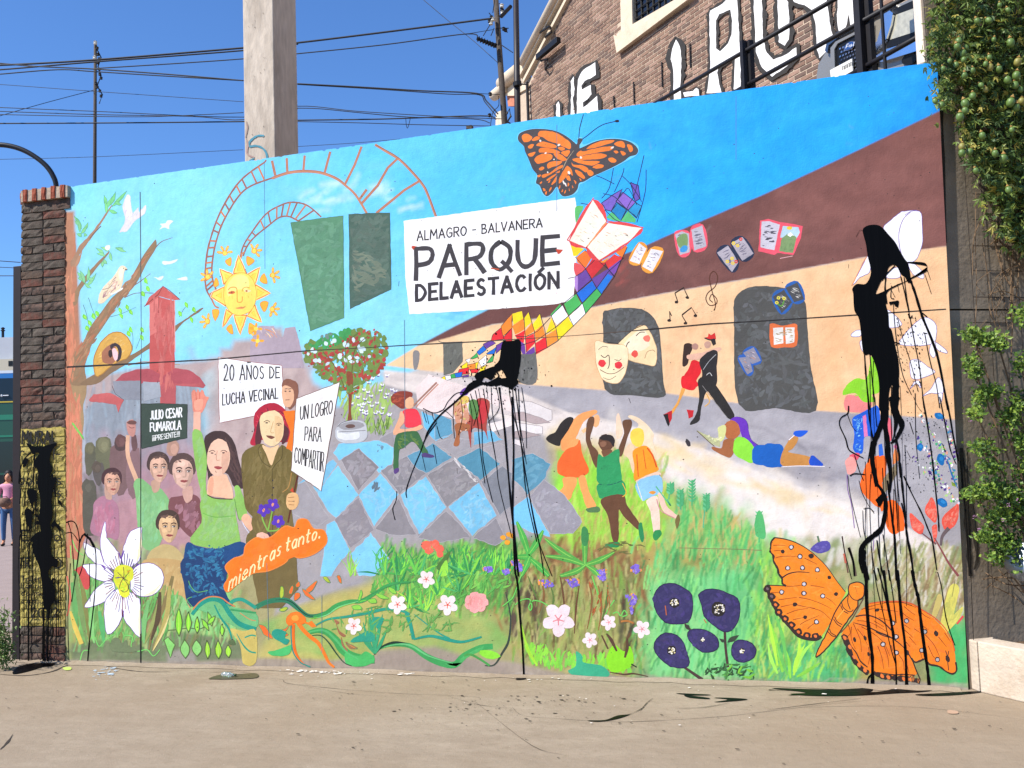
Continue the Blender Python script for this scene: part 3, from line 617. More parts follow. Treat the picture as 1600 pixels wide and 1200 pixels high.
line('#b39272', 5, '800,1085 900,1060 1050,1075 1125,1078')
P.dabs(['#b08c68', '#7a5f48', '#c19a73', '#84684c', '#d2714f'], '450,1190 470,1000 560,850 700,670 850,490 960,320 960,360 850,570 640,850 540,1040 520,1190', 110, 70, 55, 8, .15, 5)
P.dabs(['#e58b6a', '#c96f54', '#b0865f', '#e59a74'], '415,1190 415,560 445,440 470,470 470,1190', 60, 90, 88, 9, .06, 6)
O(0, 600); P.dabs(['#ee8f72', '#c2694f', '#b3865c', '#e98466', '#a9916a'], '410,0 500,50 515,300 508,560 530,800 545,930 470,1050 415,1050', 150, 100, 88, 10, .07, 7)
M_('painted_tree_trunk', 'reddish brown tree trunk with forked branches along the left edge')
O(0, 300)
for g, L in (('#7fd68a', ['660,90 650,20', '660,100 700,30', '690,80 720,0', '700,90 770,20', '715,70 790,-5', '680,110 735,130', '665,130 655,60', '720,60 760,80']),
             ('#86cf8e', ['510,230 465,150', '500,250 480,165', '520,240 550,190', '505,260 540,215', '510,280 480,262', '490,210 470,180', '525,260 545,270']),
             ('#8fd698', ['520,560 485,500', '530,570 500,490', '545,560 555,470', '540,590 600,510', '530,570 570,600', '550,540 590,545', '515,550 490,540']),
             ('#8fd698', ['650,390 600,350', '660,400 605,385', '680,370 630,345', '690,380 700,430', '720,350 770,350', '730,345 790,375', '650,430 640,470', '650,420 670,450'])):
    for k in L:
        (a, b), (c, d) = [tuple(float(t) for t in q.split(',')) for q in k.split()]; leaf(g, a, b, c, d, 20, '#5bab6a', 2, 4)
for x, y in ((750, 740), (755, 775), (795, 720), (820, 750), (545, 850), (585, 775), (605, 760), (530, 780), (560, 820), (895, 635), (925, 605), (915, 555), (1020, 800), (1000, 820), (820, 860), (805, 885), (890, 860), (885, 910), (1125, 760), (1165, 705), (1215, 735), (1195, 800), (1030, 790), (990, 980), (1000, 1100), (1045, 1100)):
    leaf('#7fdc4a', x-8, y-18, x+10, y+20, 24, None, 2, P.rnd.uniform(-6, 6)); leaf('#a5e85c', x-4, y-8, x+6, y+12, 10)
poly('#f6eee6', '655,350 665,335 685,332 688,355 672,365', 2)
O(0, 600); 
for k in range(9): leaf('#79c95a', 450+k*7, 240+k*9, 470+k*7, 270+k*10, 12)
M_('painted_leaves')
O(0, 300)
poly('#f2ddb8', '615,690 620,640 650,590 700,540 735,490 755,462 780,462 798,485 780,490 772,530 765,580 740,620 690,650 650,690 630,698', 2)
P.dabs(['#e7b9a5', '#b98c8c', '#f7ecd6', '#d9c19a', '#9d7480'], '630,680 660,590 730,520 750,590 690,640', 46, 30, 55, 6, .3, 8)
poly('#f8efd2', '742,500 760,470 775,475 770,520 755,560 745,540', 2); poly('#2f2a28', '780,480 800,486 785,490'); dot('#222222', 772, 477, 3)
line('#8a5c6a', 3, '640,610 680,600 700,580'); line('#f6f2ea', 8, '690,640 720,630 770,600', 1, None, 0, .5)
M_('painted_bird', 'pale yellow bird perched on a branch')
poly('#dca950', '585,1050 600,1000 630,940 680,890 730,875 780,890 815,940 825,990 790,1040 740,1060 680,1100 610,1155 590,1120', 2, 0, '#b5813a', 6)
P.dabs(['#f0c268', '#c58f3c', '#f7d68a', '#b9813a'], '600,1040 640,930 720,885 800,920 810,990 700,1080 610,1140', 90, 40, 30, 5, .5, 9)
poly('#a56b50', '640,1060 640,1000 680,960 720,950 720,1060 680,1075', 2); poly('#3a3038', '690,960 720,942 750,960 762,1000 755,1040 735,1062 725,1050 740,1010 735,975 715,965 695,985', 2)
poly('#f3c9cc', '700,985 720,975 735,1000 735,1040 720,1055 708,1030', 2); dot('#3a2a2a', 690, 1010, 14, 26)
M_('painted_birds_nest', 'round ochre nest with a small bird looking out')
# red chimney tower and roofs
O(0, 300)
poly('#c65a56', '935,695 995,655 1090,680 1092,1110 1095,1250 1060,1330 1000,1330 1005,1200 935,1105', 0); poly('#dd7a72', '935,695 992,655 990,870 935,900')
poly('#c8605a', '905,715 930,660 1018,588 1125,672 1092,676 995,652 938,700'); line('#6a2f2f', 4, '900,716 990,640 1018,588 1060,615 1125,672', 0); line('#7a3535', 3, '992,655 990,840', 0); line('#e9b0a4', 5, '1092,676 1094,1000', 0)
poly('#b2525a', '705,1200 760,1140 850,1108 940,1105 1020,1150 1095,1100 1190,1115 1250,1160 1285,1210 1270,1225 1100,1200 900,1190 880,1200')
O(0, 600); poly('#c66260', '555,100 585,65 690,55 775,100 760,125 740,180 725,130 640,115 560,110'); poly('#b8595c', '1000,0 1260,-5 1275,25 1250,20 1100,10 1095,250 1060,250 1010,120')
line('#5c4a4e', 3, '882,0 882,120', 0); line('#5c4a4e', 3, '700,10 720,60 775,100', 0); poly('#8d8f98', '706,-18 880,-22 880,40 890,100 780,95 715,50')
poly('#a3a8b0', '895,-14 1000,-12 1006,80 900,110')
P.dabs(['#c4625e', '#d4716a', '#b14c4c', '#e08278'], '940,-560 1085,-570 1085,40 1010,60', 90, 90, 88, 9, .05, 10)
M_('painted_red_tower', 'tall red tower with pitched roof above grey houses')
# sun
O(310, 370, 7.5); Y = '#fde268'
rays = ('410,430 470,215 560,425', '300,560 255,380 400,440', '575,440 720,360 665,560', '670,560 840,662 670,745', '660,800 740,1000 570,930', '565,920 490,1145 415,920', '400,900 285,1060 325,850', '320,810 150,705 175,650 300,590')
for r in rays: poly('#f8eec2', r, 0, 0, '#f8f0c8', 26)
for r in rays: poly(Y, r, 0, 0, '#f07d3c', 11)
for r in ('455,400 485,290 525,400', '325,500 300,430 365,460', '610,460 680,420 650,520', '690,610 770,660 690,705', '620,890 680,950 650,870', '460,945 490,1050 525,945', '340,900 330,985 375,920', '205,690 270,650 270,720'): poly('#fbdc50', r, 0, 0, '#c7b23e', 4)
poly(Y, '300,640 320,540 380,460 480,420 580,440 650,520 680,640 665,780 600,880 490,920 400,900 330,820 300,740', 2, 0, '#e8a03a', 6)
poly('#fff08c', '330,640 350,550 410,470 480,440 570,470 600,560 560,620 460,620 360,700', 2)
line('#e79a40', 10, '350,625 370,600 410,590 450,610 455,740 465,765 510,760 515,700', 1); line('#dca044', 9, '515,640 520,610 560,590 600,600'); poly('#dc6b3c', '345,660 390,635 430,650 400,672', 2); poly('#f8e6b0', '530,635 570,615 620,630 580,652', 2); dot('#c8743c', 565, 635, 13); dot('#8f4f33', 390, 652, 9)
poly('#ee9a5a', '435,835 480,820 500,812 520,820 555,812 520,845 480,848', 2); line('#b5673a', 4, '435,835 490,832 555,814'); line('#b9a03c', 3, '395,690 398,730'); line('#b9a03c', 3, '365,690 360,715'); line('#b9a03c', 3, '585,690 588,715'); line('#b9a03c', 3, '620,670 625,690')
line('#7a5230', 6, '550,375 570,440', 0)
for q in ('315,290 380,245 375,345', '568,230 660,280 580,335', '720,510 775,430 805,550', '725,775 820,765 770,880', '600,1010 680,1075 595,1140', '330,1085 385,1025 405,1140', '165,860 245,865 195,985', '180,580 205,480 240,560'): poly('#f9b93a', q, 1, 0, '#f0913a', 7)
for cx, cy, a0 in ((310, 190, 1.6), (655, 165, .6), (870, 450, .1), (865, 850, -.4), (105, 990, 2.8), (110, 470, 2.2), (680, 1190, .9)):
    for k in range(4):
        a = a0+(k-1.5)*.95; dot('#f4a934', cx+62*math.cos(a), cy-62*math.sin(a), 34, 17, -a, 10); dot('#fbd660', cx+62*math.cos(a), cy-62*math.sin(a), 22, 9, -a, 8)
    dot('#f4a934', cx, cy, 34, 36); dot('#fbdc5c', cx, cy, 24, 26)
M_('painted_sun', 'yellow sun with a calm face and pointed rays')
O(400, 300)
# buildings behind banner
poly('#b5a3ad', '-38,1020 -30,930 0,860 15,838 110,838 150,905 170,905 180,850 245,842 270,930 300,1100 -30,1100'); P.dabs(['#f7b070', '#fbe2b8', '#f3953c', '#cdbcc2'], '20,845 110,845 150,930 40,900', 14, 50, -60, 6, .2, 11)
for x, y in ((10, 930), (0, 855)):
    for k in range(4): a = k*1.5; dot('#f4a934', x+26*math.cos(a), y-24*math.sin(a), 16, 9, -a, 8)
    dot('#fbdc5c', x, y, 13)
M_('painted_far_buildings')
# green banners
poly('#5a8f6c', '216,192 400,165 545,148 551,785 340,868 270,480', 0, 0, '#4b7a5e', 3); poly('#4a6659', '580,140 720,133 837,130 845,608 587,730', 0, 0, '#3f584e', 3)
P.dabs(['#6fa283', '#4e8663', '#7bab8c', '#639572', '#578a68', '#4a7f60'], '230,210 540,165 545,770 345,850', 230, 90, 20, 20, .9, 12)
P.dabs(['#547062', '#42594f', '#5d766a', '#667c6e', '#4c6a5a', '#666e60'], '590,150 830,140 840,600 595,715', 190, 90, 25, 18, .9, 13)
P.dabs(['#6d7a69', '#77836f'], '600,360 700,370 820,480 820,560 600,650', 60, 90, -20, 12, .4, 14)
M_('painted_green_banner', 'two dark green hanging banners')
# brown girder ends drawn over banners; title board
O(0, 0, 1)
poly('#fdf9f6', '631,345 700,336 800,322 898,309 902,330 900,420 896,470 860,476 760,484 640,491 633,430', 0, 0, None, 0, .5)
P.dabs(['#fffdfb', '#f5efec', '#f9f4f2', '#fffaf5'], '640,350 890,315 890,465 645,482', 120, 60, 8, 12, .4, 15)
P.text('ALMAGRO - BALVANERA', 652, 376, 847, 354.5, 14.5, 2.1, '#2f2b30', 13.5)
P.text('PARQUE', 650, 436, 872, 411, 47, 7.2, '#403c40', 42, 0, .26)
P.text('DELAESTACIÓN', 651, 470, 872, 449, 24, 5.2, '#3a363b', 23.5, 0, .32)
for q in ('643,386 645,384 651,385 648,387 646,391', '868,389 880,390 876,396 872,397'): poly('#c8452c', q)
dot('#c8452c', 869, 457, 1.5); line('#c0502f', 2, '767,419 780,421'); 
M_('painted_title_board', 'white title board with black hand lettering')
# wiphala flag of many colours
RB = ['#e8252a', '#f47c20', '#fbdd1e', '#ffffff', '#3fae57', '#1d6fd0', '#6b3f9c']
def flagband(c0, c1, n, m, k0, ol=1.4):
    """checks between two curves"""
    A = cat(P.pts(c0), False, 16); B = cat(P.pts(c1), False, 16); at = lambda C, t: C[min(len(C)-1, int(t*(len(C)-1)))]
    ox, oy, sc = P.ox, P.oy, P.sc; O(0, 0, 1)
    def pt(u, v):
        a, b = at(A, u), at(B, u); return a[0]+(b[0]-a[0])*v, a[1]+(b[1]-a[1])*v
    for i in range(n):
        for j in range(m):
            P.poly(RB[(k0+i-j) % 7], [pt(i/n, j/m), pt((i+1)/n, j/m), pt((i+1)/n, (j+1)/m), pt(i/n, (j+1)/m)], 0, .05)
    for j in range(m+1): P.ribbon('#2b2a3a', ol, [pt(k/40, j/m) for k in range(41)])
    for i in range(n+1): P.ribbon('#2b2a3a', ol, [pt(i/n, k/6) for k in range(7)])
    O(ox, oy, sc)
O(800, 300)
# upper part: loose blue and violet lozenges
def dia(c, q): poly(c, q, 0, .04, '#22274a', 5)
dia('#7a62c0', '560,70 640,10 690,-20 650,70 620,120 585,110'); dia('#8b66c4', '650,60 690,0 780,70 740,120'); dia('#6a55b8', '740,-60 790,-40 800,40 770,60'); dia('#1f84c0', '620,120 660,70 720,115 680,180'); dia('#2a9ad0', '725,115 770,65 810,90 780,160')
poly('#5cc177', '590,160 620,125 680,180 725,120 775,170 770,192 640,180'); poly('#62c06b', '395,100 430,85 445,95 420,150 400,190', 1)
for a in ('560,40 610,-30 640,-190', '430,70 560,100 640,170 690,190', '680,180 730,80 770,0 825,-230', '570,10 640,30 700,90 780,165', '650,60 700,0 730,-20 780,80', '640,0 690,-110 700,-150', '690,-100 740,-50 780,10 810,60', '500,-110 560,-90 640,-50', '780,190 810,90 835,-20 838,-140'): line('#1f2a4a', 4.5, a)
poly('#ffd81e', '365,330 450,355 405,400 385,400'); poly('#f6762b', '400,410 455,365 505,400 460,475 410,440'); poly('#d43036', '460,480 510,405 590,440 500,540'); poly('#e03a38', '580,440 640,390 690,410 680,430 600,480'); poly('#f5812c', '650,380 700,335 720,340 690,410')
poly('#f79a3a', '545,440 600,410 650,380 620,400 580,440'); poly('#e2555a', '390,440 460,480 400,525', 1)
poly('#6c4599', '400,530 460,485 500,545 410,620'); poly('#6c4599', '495,545 600,480 640,520 530,600'); poly('#7b4aa6', '600,480 680,420 650,500 635,520'); poly('#b387cc', '392,540 410,530 410,620 395,600', 1)
poly('#1a6bd0', '405,635 500,555 528,605 440,690'); poly('#1f77d6', '528,603 600,510 630,530 560,635'); poly('#4bb35a', '325,700 400,640 435,700 355,775'); poly('#4bb35a', '440,700 530,605 560,640 460,760'); poly('#4bb35a', '240,765 300,700 310,715 245,775')
poly('#ffffff', '245,775 315,710 350,775 280,830'); poly('#ffffff', '355,780 440,700 460,760 380,840'); poly('#fde021', '275,850 350,780 385,840 290,930'); poly('#fbdb20', '215,880 245,785 275,850 275,865')
poly('#fbdb20', '130,830 175,760 190,830 140,870'); poly('#f58a2c', '75,880 125,815 140,870 85,905'); poly('#fbdb20', '0,760 60,745 70,790 10,830'); poly('#fbdb20', '75,790 105,750 125,810 80,850'); poly('#f58a2c', '0,840 70,790 80,860 20,890'); poly('#f58a2c', '140,875 190,830 210,900 150,930'); poly('#f79433', '215,895 275,860 285,925 220,970')
poly('#e92a33', '20,895 80,865 75,940 50,960 25,905'); poly('#e92a33', '85,910 135,885 145,940 90,1000'); poly('#e92a33', '145,945 210,905 220,975 150,1015'); poly('#6c3f99', '50,930 80,950 85,1010 70,1030 55,980'); poly('#6c3f99', '90,1000 140,965 145,1010 75,1040')
for a in ('395,405 460,480 530,600 560,640', '455,365 510,405 600,480 640,525', '400,525 440,500 480,460 545,400', '580,440 600,480 640,530', '395,620 405,635 440,695 460,760', '500,545 440,600 330,690 245,775', '350,540 400,530', '640,530 560,640 460,760 380,840 280,935 215,975 75,1040', '310,690 355,775 385,840', '245,770 275,850 290,930', '175,760 205,860 220,975', '105,750 140,870 150,1015', '75,780 80,860 90,1000', '240,785 160,870 85,905 20,900', '700,410 600,500 530,600 440,695 280,840 150,930 50,960', '720,345 690,410 640,530'): line('#1f2030', 4, a, 0)
O(400, 300)
for c, q in (('#e92a33', '1480,890 1540,840 1550,920 1470,930'), ('#e92a33', '1545,910 1600,850 1600,940 1560,930'), ('#f58a2c', '1530,840 1600,760 1600,850 1545,900'), ('#6c3f99', '1420,950 1470,925 1500,945 1440,980'), ('#6c3f99', '1500,960 1550,930 1540,970 1500,1010'), ('#1d6fd0', '1380,1000 1420,960 1440,985 1395,1020'), ('#1d6fd0', '1440,1010 1500,970 1490,1010 1445,1015'), ('#3fae57', '1340,1040 1380,1005 1390,1030 1350,1045'), ('#3fae57', '1440,1070 1490,1010 1480,1060 1440,1070'), ('#ffffff', '1390,1060 1440,1020 1440,1075 1410,1090'), ('#ffffff', '1310,1050 1340,1040 1330,1070'), ('#fbdd1e', '1280,1090 1320,1065 1330,1090 1290,1110'), ('#fbdd1e', '1360,1070 1390,1065 1380,1105 1350,1095'), ('#f58a2c', '1320,1080 1370,1070 1370,1110 1330,1110'), ('#e92a33', '1270,1110 1330,1095 1330,1135 1260,1140'), ('#e92a33', '1340,1110 1400,1105 1380,1130 1345,1130'), ('#1d6fd0', '1230,1135 1290,1125 1285,1155 1240,1160'), ('#3fae57', '1215,1140 1240,1135 1250,1160 1220,1165'), ('#ffffff', '1180,1150 1215,1145 1220,1170 1190,1175'), ('#fbdd1e', '1155,1165 1180,1150 1190,1180 1160,1185'), ('#6c3f99', '1290,1150 1330,1140 1330,1155 1290,1160'), ('#fbdd1e', '1400,1100 1440,1085 1430,1110 1400,1125')): poly(c, q, 0, .03, '#20202c', 3)
M_('painted_rainbow_flag', 'long chequered rainbow flag waving across the title board')
# open books
def book(o, cov, page, pts_l, pts_r, ow, marks=('#8a8078', '#6f6a80'), n=26, seed=1):
    poly(cov, pts_l, 1, 0, cov, ow); poly(cov, pts_r, 1, 0, cov, ow)
    poly(page, pts_l, 0); poly(page, pts_r, 0)
    for pp in (pts_l, pts_r):
        q = [tuple(float(t) for t in a.split(',')) for a in pp.split()]; cx = sum(a for a, b in q)/len(q); cy = sum(b for a, b in q)/len(q)
        P.dabs(list(marks), [(cx+(a-cx)*.78, cy+(b-cy)*.78) for a, b in q], n, 26, o, 4, .15, seed, .5)
O(800, 300)
book(-28, '#e8484a', '#fbf0dc', '360,305 505,50 590,180 475,330 460,345', '470,345 600,195 810,225 740,300 545,425', 9, ('#e8c89a', '#cdd8c0', '#f2dcbc', '#d8a890', '#3a3a3a'), 22, 31); line('#e2504c', 6, '345,300 460,350 545,432 700,345 822,222 590,180 510,35 345,300', 0)
line('#f2a05a', 6, '590,190 475,335', 1)
M_('painted_open_book', 'large open book with a red edge over the rainbow flag')
book(-25, '#ef9f3c', '#e9e4e6', '735,430 795,320 840,355 795,450', '815,465 870,355 945,370 875,500', 13, ('#a3555a', '#8d86a0', '#5b5060', '#c9b0a8'), 22, 32); M_('painted_open_book', 'small open book with an orange cover')
book(8, '#ee5a6c', '#b9b4bd', '1020,265 1060,245 1105,260 1110,375 1050,395', '1120,235 1190,210 1215,340 1140,365', 14, ('#55505e', '#7d7888'), 26, 33); poly('#7d9a62', '1030,290 1090,260 1095,340 1050,350', 1); poly('#3f97d2', '1050,360 1070,335 1098,340 1090,370 1060,378', 2); M_('painted_open_book', 'open book with a red cover and a green picture')
book(25, '#262f4a', '#b3aab2', '1280,380 1350,335 1415,440 1375,500', '1370,320 1440,280 1510,385 1440,430', 10, ('#77707e', '#948ea0', '#5b5568'), 26, 34)
for x, y, c in ((1385, 320, '#f2d23a'), (1410, 335, '#f2d23a'), (1430, 295, '#dd4a3c'), (1345, 435, '#f2d23a'), (1375, 415, '#f2d23a'), (1400, 435, '#dd4a3c'), (1380, 445, '#f2d23a')): dot(c, x, y, 11); dot('#b3aab2', x, y, 4)
M_('painted_open_book', 'open book with a navy cover and yellow flowers')
O(1200, 300)
poly('#ee5a6c', '-50,180 0,168 75,188 100,190 218,212 205,290 160,395 60,380 40,392 -60,370', 0); poly('#cfc9d2', '-40,185 10,182 75,205 40,365 -48,345'); poly('#b7d2de', '92,212 190,220 200,252 178,290 75,285'); poly('#7f9a66', '70,370 85,290 120,262 150,258 178,285 155,382'); poly('#ffffff', '120,268 140,252 165,272 150,270 140,280'); dot('#f3cf3c', 135, 225, 18, 11)
P.dabs(['#3f3a46', '#5f5a68'], '-35,200 60,210 40,350 -45,335', 26, 30, 0, 5, .08, 36); P.dabs(['#5e8050', '#93a872'], '85,300 170,290 150,375 75,365', 16, 20, 60, 6, .5, 37); line('#e9b0b0', 4, '75,415 155,400', 0)
M_('painted_open_book', 'open book with a red cover and a mountain picture')
O(800, 300)
# archways
def arch(q, seed):
    poly('#53524f', q, 1); P.dabs(['#5f5f5c', '#6f7072', '#444340', '#585956', '#787a7c', '#3e3d3a'], q, 260, 60, 60, 15, 1.1, seed)
arch('568,760 600,740 680,725 790,728 860,760 905,820 925,900 945,1180 948,1280 760,1270 580,1230 570,900', 40)
M_('painted_archway', 'grey archway behind the two masks')
O(1200, 300)
arch('-212,800 -215,700 -190,640 -130,600 -60,588 40,590 130,610 200,660 235,700 245,830 265,1080 300,1365 50,1350 -185,1325', 41)
M_('painted_archway', 'large grey archway beside the dancing couple')
# books over arch
book(-25, '#2a5fa8', '#4a4a4c', '30,655 100,610 150,690 85,760', '110,600 185,565 225,670 165,690', 14, ('#c9c4bc', '#8d8a86', '#e0dcd4'), 20, 38)
for x, y in ((65, 662), (100, 665), (55, 692)): dot('#e8d84a', x, y, 11); dot('#555', x, y, 4)
line('#5e9a3c', 8, '60,700 85,712 100,680')
poly('#e0703c', '10,840 30,822 95,835 170,822 185,860 178,960 105,970 20,965', 1); poly('#e8e2da', '32,850 95,845 95,945 38,955'); poly('#e8e2da', '108,848 165,845 165,940 112,950'); P.dabs(['#b08a50', '#9d9690', '#c9a870'], '40,860 160,855 160,940 42,945', 30, 22, 0, 4, .3, 39)
O(800, 300); book(-30, '#2f5fae', '#8e8a98', '1415,1035 1480,1030 1505,1120 1470,1140', '1445,1005 1510,970 1555,1055 1500,1075', 12, ('#c9b8c0', '#6d6878', '#c98a60'), 14, 42)
M_('painted_small_books', 'three little books floating over the large archway')
poly('#6b6a66', '30,1030 120,1015 150,1015 150,1190 40,1180', 1); P.dabs(['#8a8a86', '#4c4b48', '#5e5e5a'], '60,1030 145,1020 145,1180 60,1180', 40, 50, 70, 10, .5, 43)
O(400, 300); poly('#6a6a62', '1170,945 1290,940 1292,1060 1230,1130 1172,1145'); P.dabs(['#8a8a80', '#4c4b44', '#5e5e58'], '1175,950 1285,945 1285,1060 1180,1140', 50, 40, 70, 9, .6, 44); poly('#8b8684', '982,1000 1015,992 1022,1040 1005,1105 985,1100', 1)
line('#5a5650', 4, '1140,930 1170,940 1290,936'); M_('painted_doorways', 'small dark doorways in the far end of the station wall')
# masks
O(800, 300)
poly('#f7d9a6', '655,965 700,910 760,860 820,832 860,870 900,960 905,1040 890,1085 840,1080 760,1060 720,1040 715,1000', 1, 0, '#c49a6c', 3); poly('#fbe7c4', '700,950 770,880 830,860 860,960 780,1000 730,1010', 2)
dot('#e9564a', 768, 1012, 22); dot('#ef7a66', 843, 915, 22); line('#3a3030', 5, '775,900 800,878 830,876'); line('#4a3a36', 6, '710,985 720,950 735,935'); line('#b98c6a', 4, '830,1040 845,1000 880,988 895,1000'); line('#3a302c', 4, '640,970 700,910 760,860 825,830'); line('#2f2a28', 4, '600,940 680,955 720,1000')
poly('#fbe3b8', '525,930 600,948 700,958 725,990 722,1080 700,1150 660,1195 600,1190 560,1160 530,1090 520,1000', 1, 0, '#cf9f6c', 3)
dot('#e83a42', 562, 1070, 24); dot('#e83a42', 665, 1083, 24); line('#2f2726', 5, '555,1020 580,1035 605,1020 608,1080 598,1105'); line('#3a302c', 3, '540,985 570,965 600,970'); line('#3a302c', 3, '640,1045 665,1055 685,1042'); line('#5a3a2c', 4, '550,1110 600,1135 650,1130 700,1095'); line('#5a3a2c', 3, '570,1160 610,1172 650,1150')
M_('painted_theatre_masks', 'two pale theatre masks, one smiling and one sad')
# music
for a in ('1018,632 1074,596 1082,620 1104,665', '1018,632 1035,682', '1062,772 1122,722 1150,770', '1062,772 1090,818', '985,745 988,800', '985,748 998,775'): line('#33251f', 6, a, 0)
line('#33251f', 8, '1018,632 1074,598', 0); line('#33251f', 8, '1062,768 1122,722', 0)
for x, y in ((1028, 688), (1096, 660), (1084, 820), (1146, 773), (983, 802)): dot('#2c201b', x, y, 12, 9)
line('#5a3324', 6, '1268,730 1262,740 1272,700 1245,600 1235,530 1260,495 1285,530 1270,590 1225,630 1212,670 1235,708 1275,700 1280,670 1250,640 1235,670 1255,690', 1)
M_('painted_music_notes')
# tango couple
O(800, 300)
poly('#3a2620', '1075,955 1110,945 1130,965 1110,1020 1095,1080 1065,1085 1070,1010', 1); dot('#b98a7a', 1145, 965, 22, 20); poly('#e6b49a', '1095,1020 1150,1010 1200,1000 1290,970 1305,990 1240,1010 1190,1040 1140,1048 1100,1045', 1)
poly('#e3212a', '1130,1050 1180,1070 1180,1130 1155,1170 1150,1220 1120,1240 1065,1215 1070,1160 1105,1100', 1); poly('#2a2728', '1170,1060 1210,1010 1250,990 1285,1000 1280,1090 1282,1180 1260,1225 1190,1240 1170,1200 1190,1130', 1)
dot('#c79a86', 1222, 955, 22, 24); poly('#d8302c', '1205,910 1225,905 1228,885 1245,895 1268,880 1275,920 1240,925'); line('#2a2324', 8, '1203,912 1240,925 1265,918'); poly('#2a2324', '1240,920 1270,915 1275,950 1255,960'); line('#bdbdbd', 3, '1195,1110 1230,1060 1275,1015'); line('#e8e4e0', 3, '1215,1145 1235,1130 1250,1150')
O(800, 600); poly('#e3212a', '1060,10 1065,-50 1130,-40 1165,0 1140,25 1080,30', 1); poly('#e9a34c', '1060,25 1085,30 1040,130 1000,190 990,175 1035,110'); poly('#c4222a', '945,190 1000,165 1000,215 975,265'); poly('#1f1a1c', '945,190 975,185 985,250 975,265')
poly('#2b2827', '1165,-30 1230,-40 1290,30 1390,190 1350,215 1255,90 1215,50 1180,170 1170,230 1120,255 1115,240 1150,190 1170,80', 1); line('#8f8a86', 3, '1190,10 1265,110 1345,210'); poly('#c4222a', '1092,160 1135,165 1130,205 1105,215'); line('#e0a850', 6, '1215,60 1235,110 1205,140')
M_('painted_tango_couple', 'dancing couple in red dress and black suit')
# reading girl lying
poly('#3c2a6c', '1385,225 1400,205 1450,215 1475,250 1480,300 1500,350 1540,380 1560,395 1500,395 1450,340 1420,260', 1); poly('#6b34b4', '1360,230 1400,205 1460,225 1475,270 1490,340 1540,390 1500,390 1440,330 1410,250', 1)
poly('#b8693c', '1325,260 1370,225 1415,250 1425,310 1390,345 1340,335', 2); poly('#a5643c', '1325,350 1380,340 1395,370 1380,440 1350,458 1260,415 1252,392 1310,400', 1); poly('#8fe03e', '1395,345 1450,335 1510,395 1505,490 1450,475 1385,430', 1); poly('#1560b8', '1510,395 1600,380 1690,385 1695,510 1600,510 1510,492', 1)
O(1200, 600); poly('#1560b8', '-20,380 60,380 95,415 85,510 -30,508', 1); poly('#c98a45', '90,430 130,350 160,325 190,340 160,400 130,425 260,455 265,505 90,510', 1); poly('#1b5ad0', '160,318 175,292 250,292 205,330', 1); poly('#1b4fc0', '265,455 290,452 345,508 262,506', 1); line('#f6ecec', 5, '85,518 200,512 355,516'); line('#f2ecf0', 5, '130,350 165,320')
O(800, 600); poly('#b7b789', '1155,290 1220,320 1300,350 1300,395 1250,375', 0); poly('#d8d890', '1290,270 1335,260 1330,330 1300,360 1290,320', 1); line('#6a5a3c', 5, '1155,292 1230,360 1265,390', 0); P.dabs(['#e8e2b0', '#c9cf7a', '#f0ead0'], '1180,305 1290,330 1310,290 1320,340 1260,370', 20, 18, 30, 6, .6, 45)
dot('#3a3438', 1100, 368, 14, 26, -.4); M_('painted_reading_girl', 'girl with purple hair lying on her front reading a book')
# three dancing children
poly('#f7a25e', '390,215 440,180 520,162 528,185 460,225 425,280 400,340 420,350 425,420 410,385 330,420 305,380 320,290', 1); poly('#2b2523', '300,250 345,210 385,220 350,290 310,350 290,390 215,350 230,320 270,300', 1)
poly('#f46a2c', '400,385 425,350 440,440 480,530 460,570 400,585 330,580 285,550 290,480 340,410', 1); poly('#f6a45c', '320,585 405,590 380,680 350,725 220,725 218,690 290,670 320,640', 1); poly('#f6a45c', '415,590 455,575 485,680 520,740 520,770 470,775 440,690', 1); poly('#5f9a55', '190,755 205,670 225,685 218,750', 1); poly('#5a7f50', '465,780 530,765 552,785 535,802 475,800', 1); line('#f6c48e', 22, '440,300 490,260 540,200', 1, (1, .7)); poly('#f9b27a', '500,240 520,195 545,200 545,250 520,270', 1)
M_('painted_dancing_child', 'dark haired child in an orange dress with raised arms')
poly('#f6d3b4', '655,195 670,188 685,250 690,320 655,340 650,260', 1); poly('#f8dcb8', '725,205 760,198 830,240 885,310 880,360 900,440 870,400 820,380 760,340 770,290 790,250', 1); poly('#f2d350', '740,300 780,275 820,290 825,350 800,395 750,370', 2); poly('#f4cda8', '700,430 740,370 770,420 760,560 730,470', 1)
poly('#f49a24', '755,420 830,385 870,420 910,510 905,545 770,605 765,500', 1); line('#e0661c', 8, '780,440 785,520 790,580'); line('#e0661c', 6, '820,410 830,480 838,530'); line('#dd4a1c', 8, '845,400 880,450 903,520'); poly('#f3cdb4', '780,600 905,548 925,575 800,610', 1); poly('#8fc4e0', '775,615 920,570 940,670 900,695 850,715 810,725', 1); line('#f2e2b8', 4, '778,610 815,728'); poly('#f6d8c2', '840,730 905,700 920,780 925,900 910,930 885,925 865,800', 1); poly('#f2c8b2', '910,690 945,690 965,760 1030,820 1025,840 950,800', 1); line('#c98e8a', 6, '905,720 930,790 1015,838')
poly('#2f8f4e', '880,960 890,920 925,912 935,940 900,978', 1); poly('#7a6a3c', '1020,850 1040,815 1050,850 1030,905', 1); poly('#e89a3a', '855,680 880,668 900,675 880,690', 1); M_('painted_dancing_child', 'blonde child in an orange top and light blue shorts')
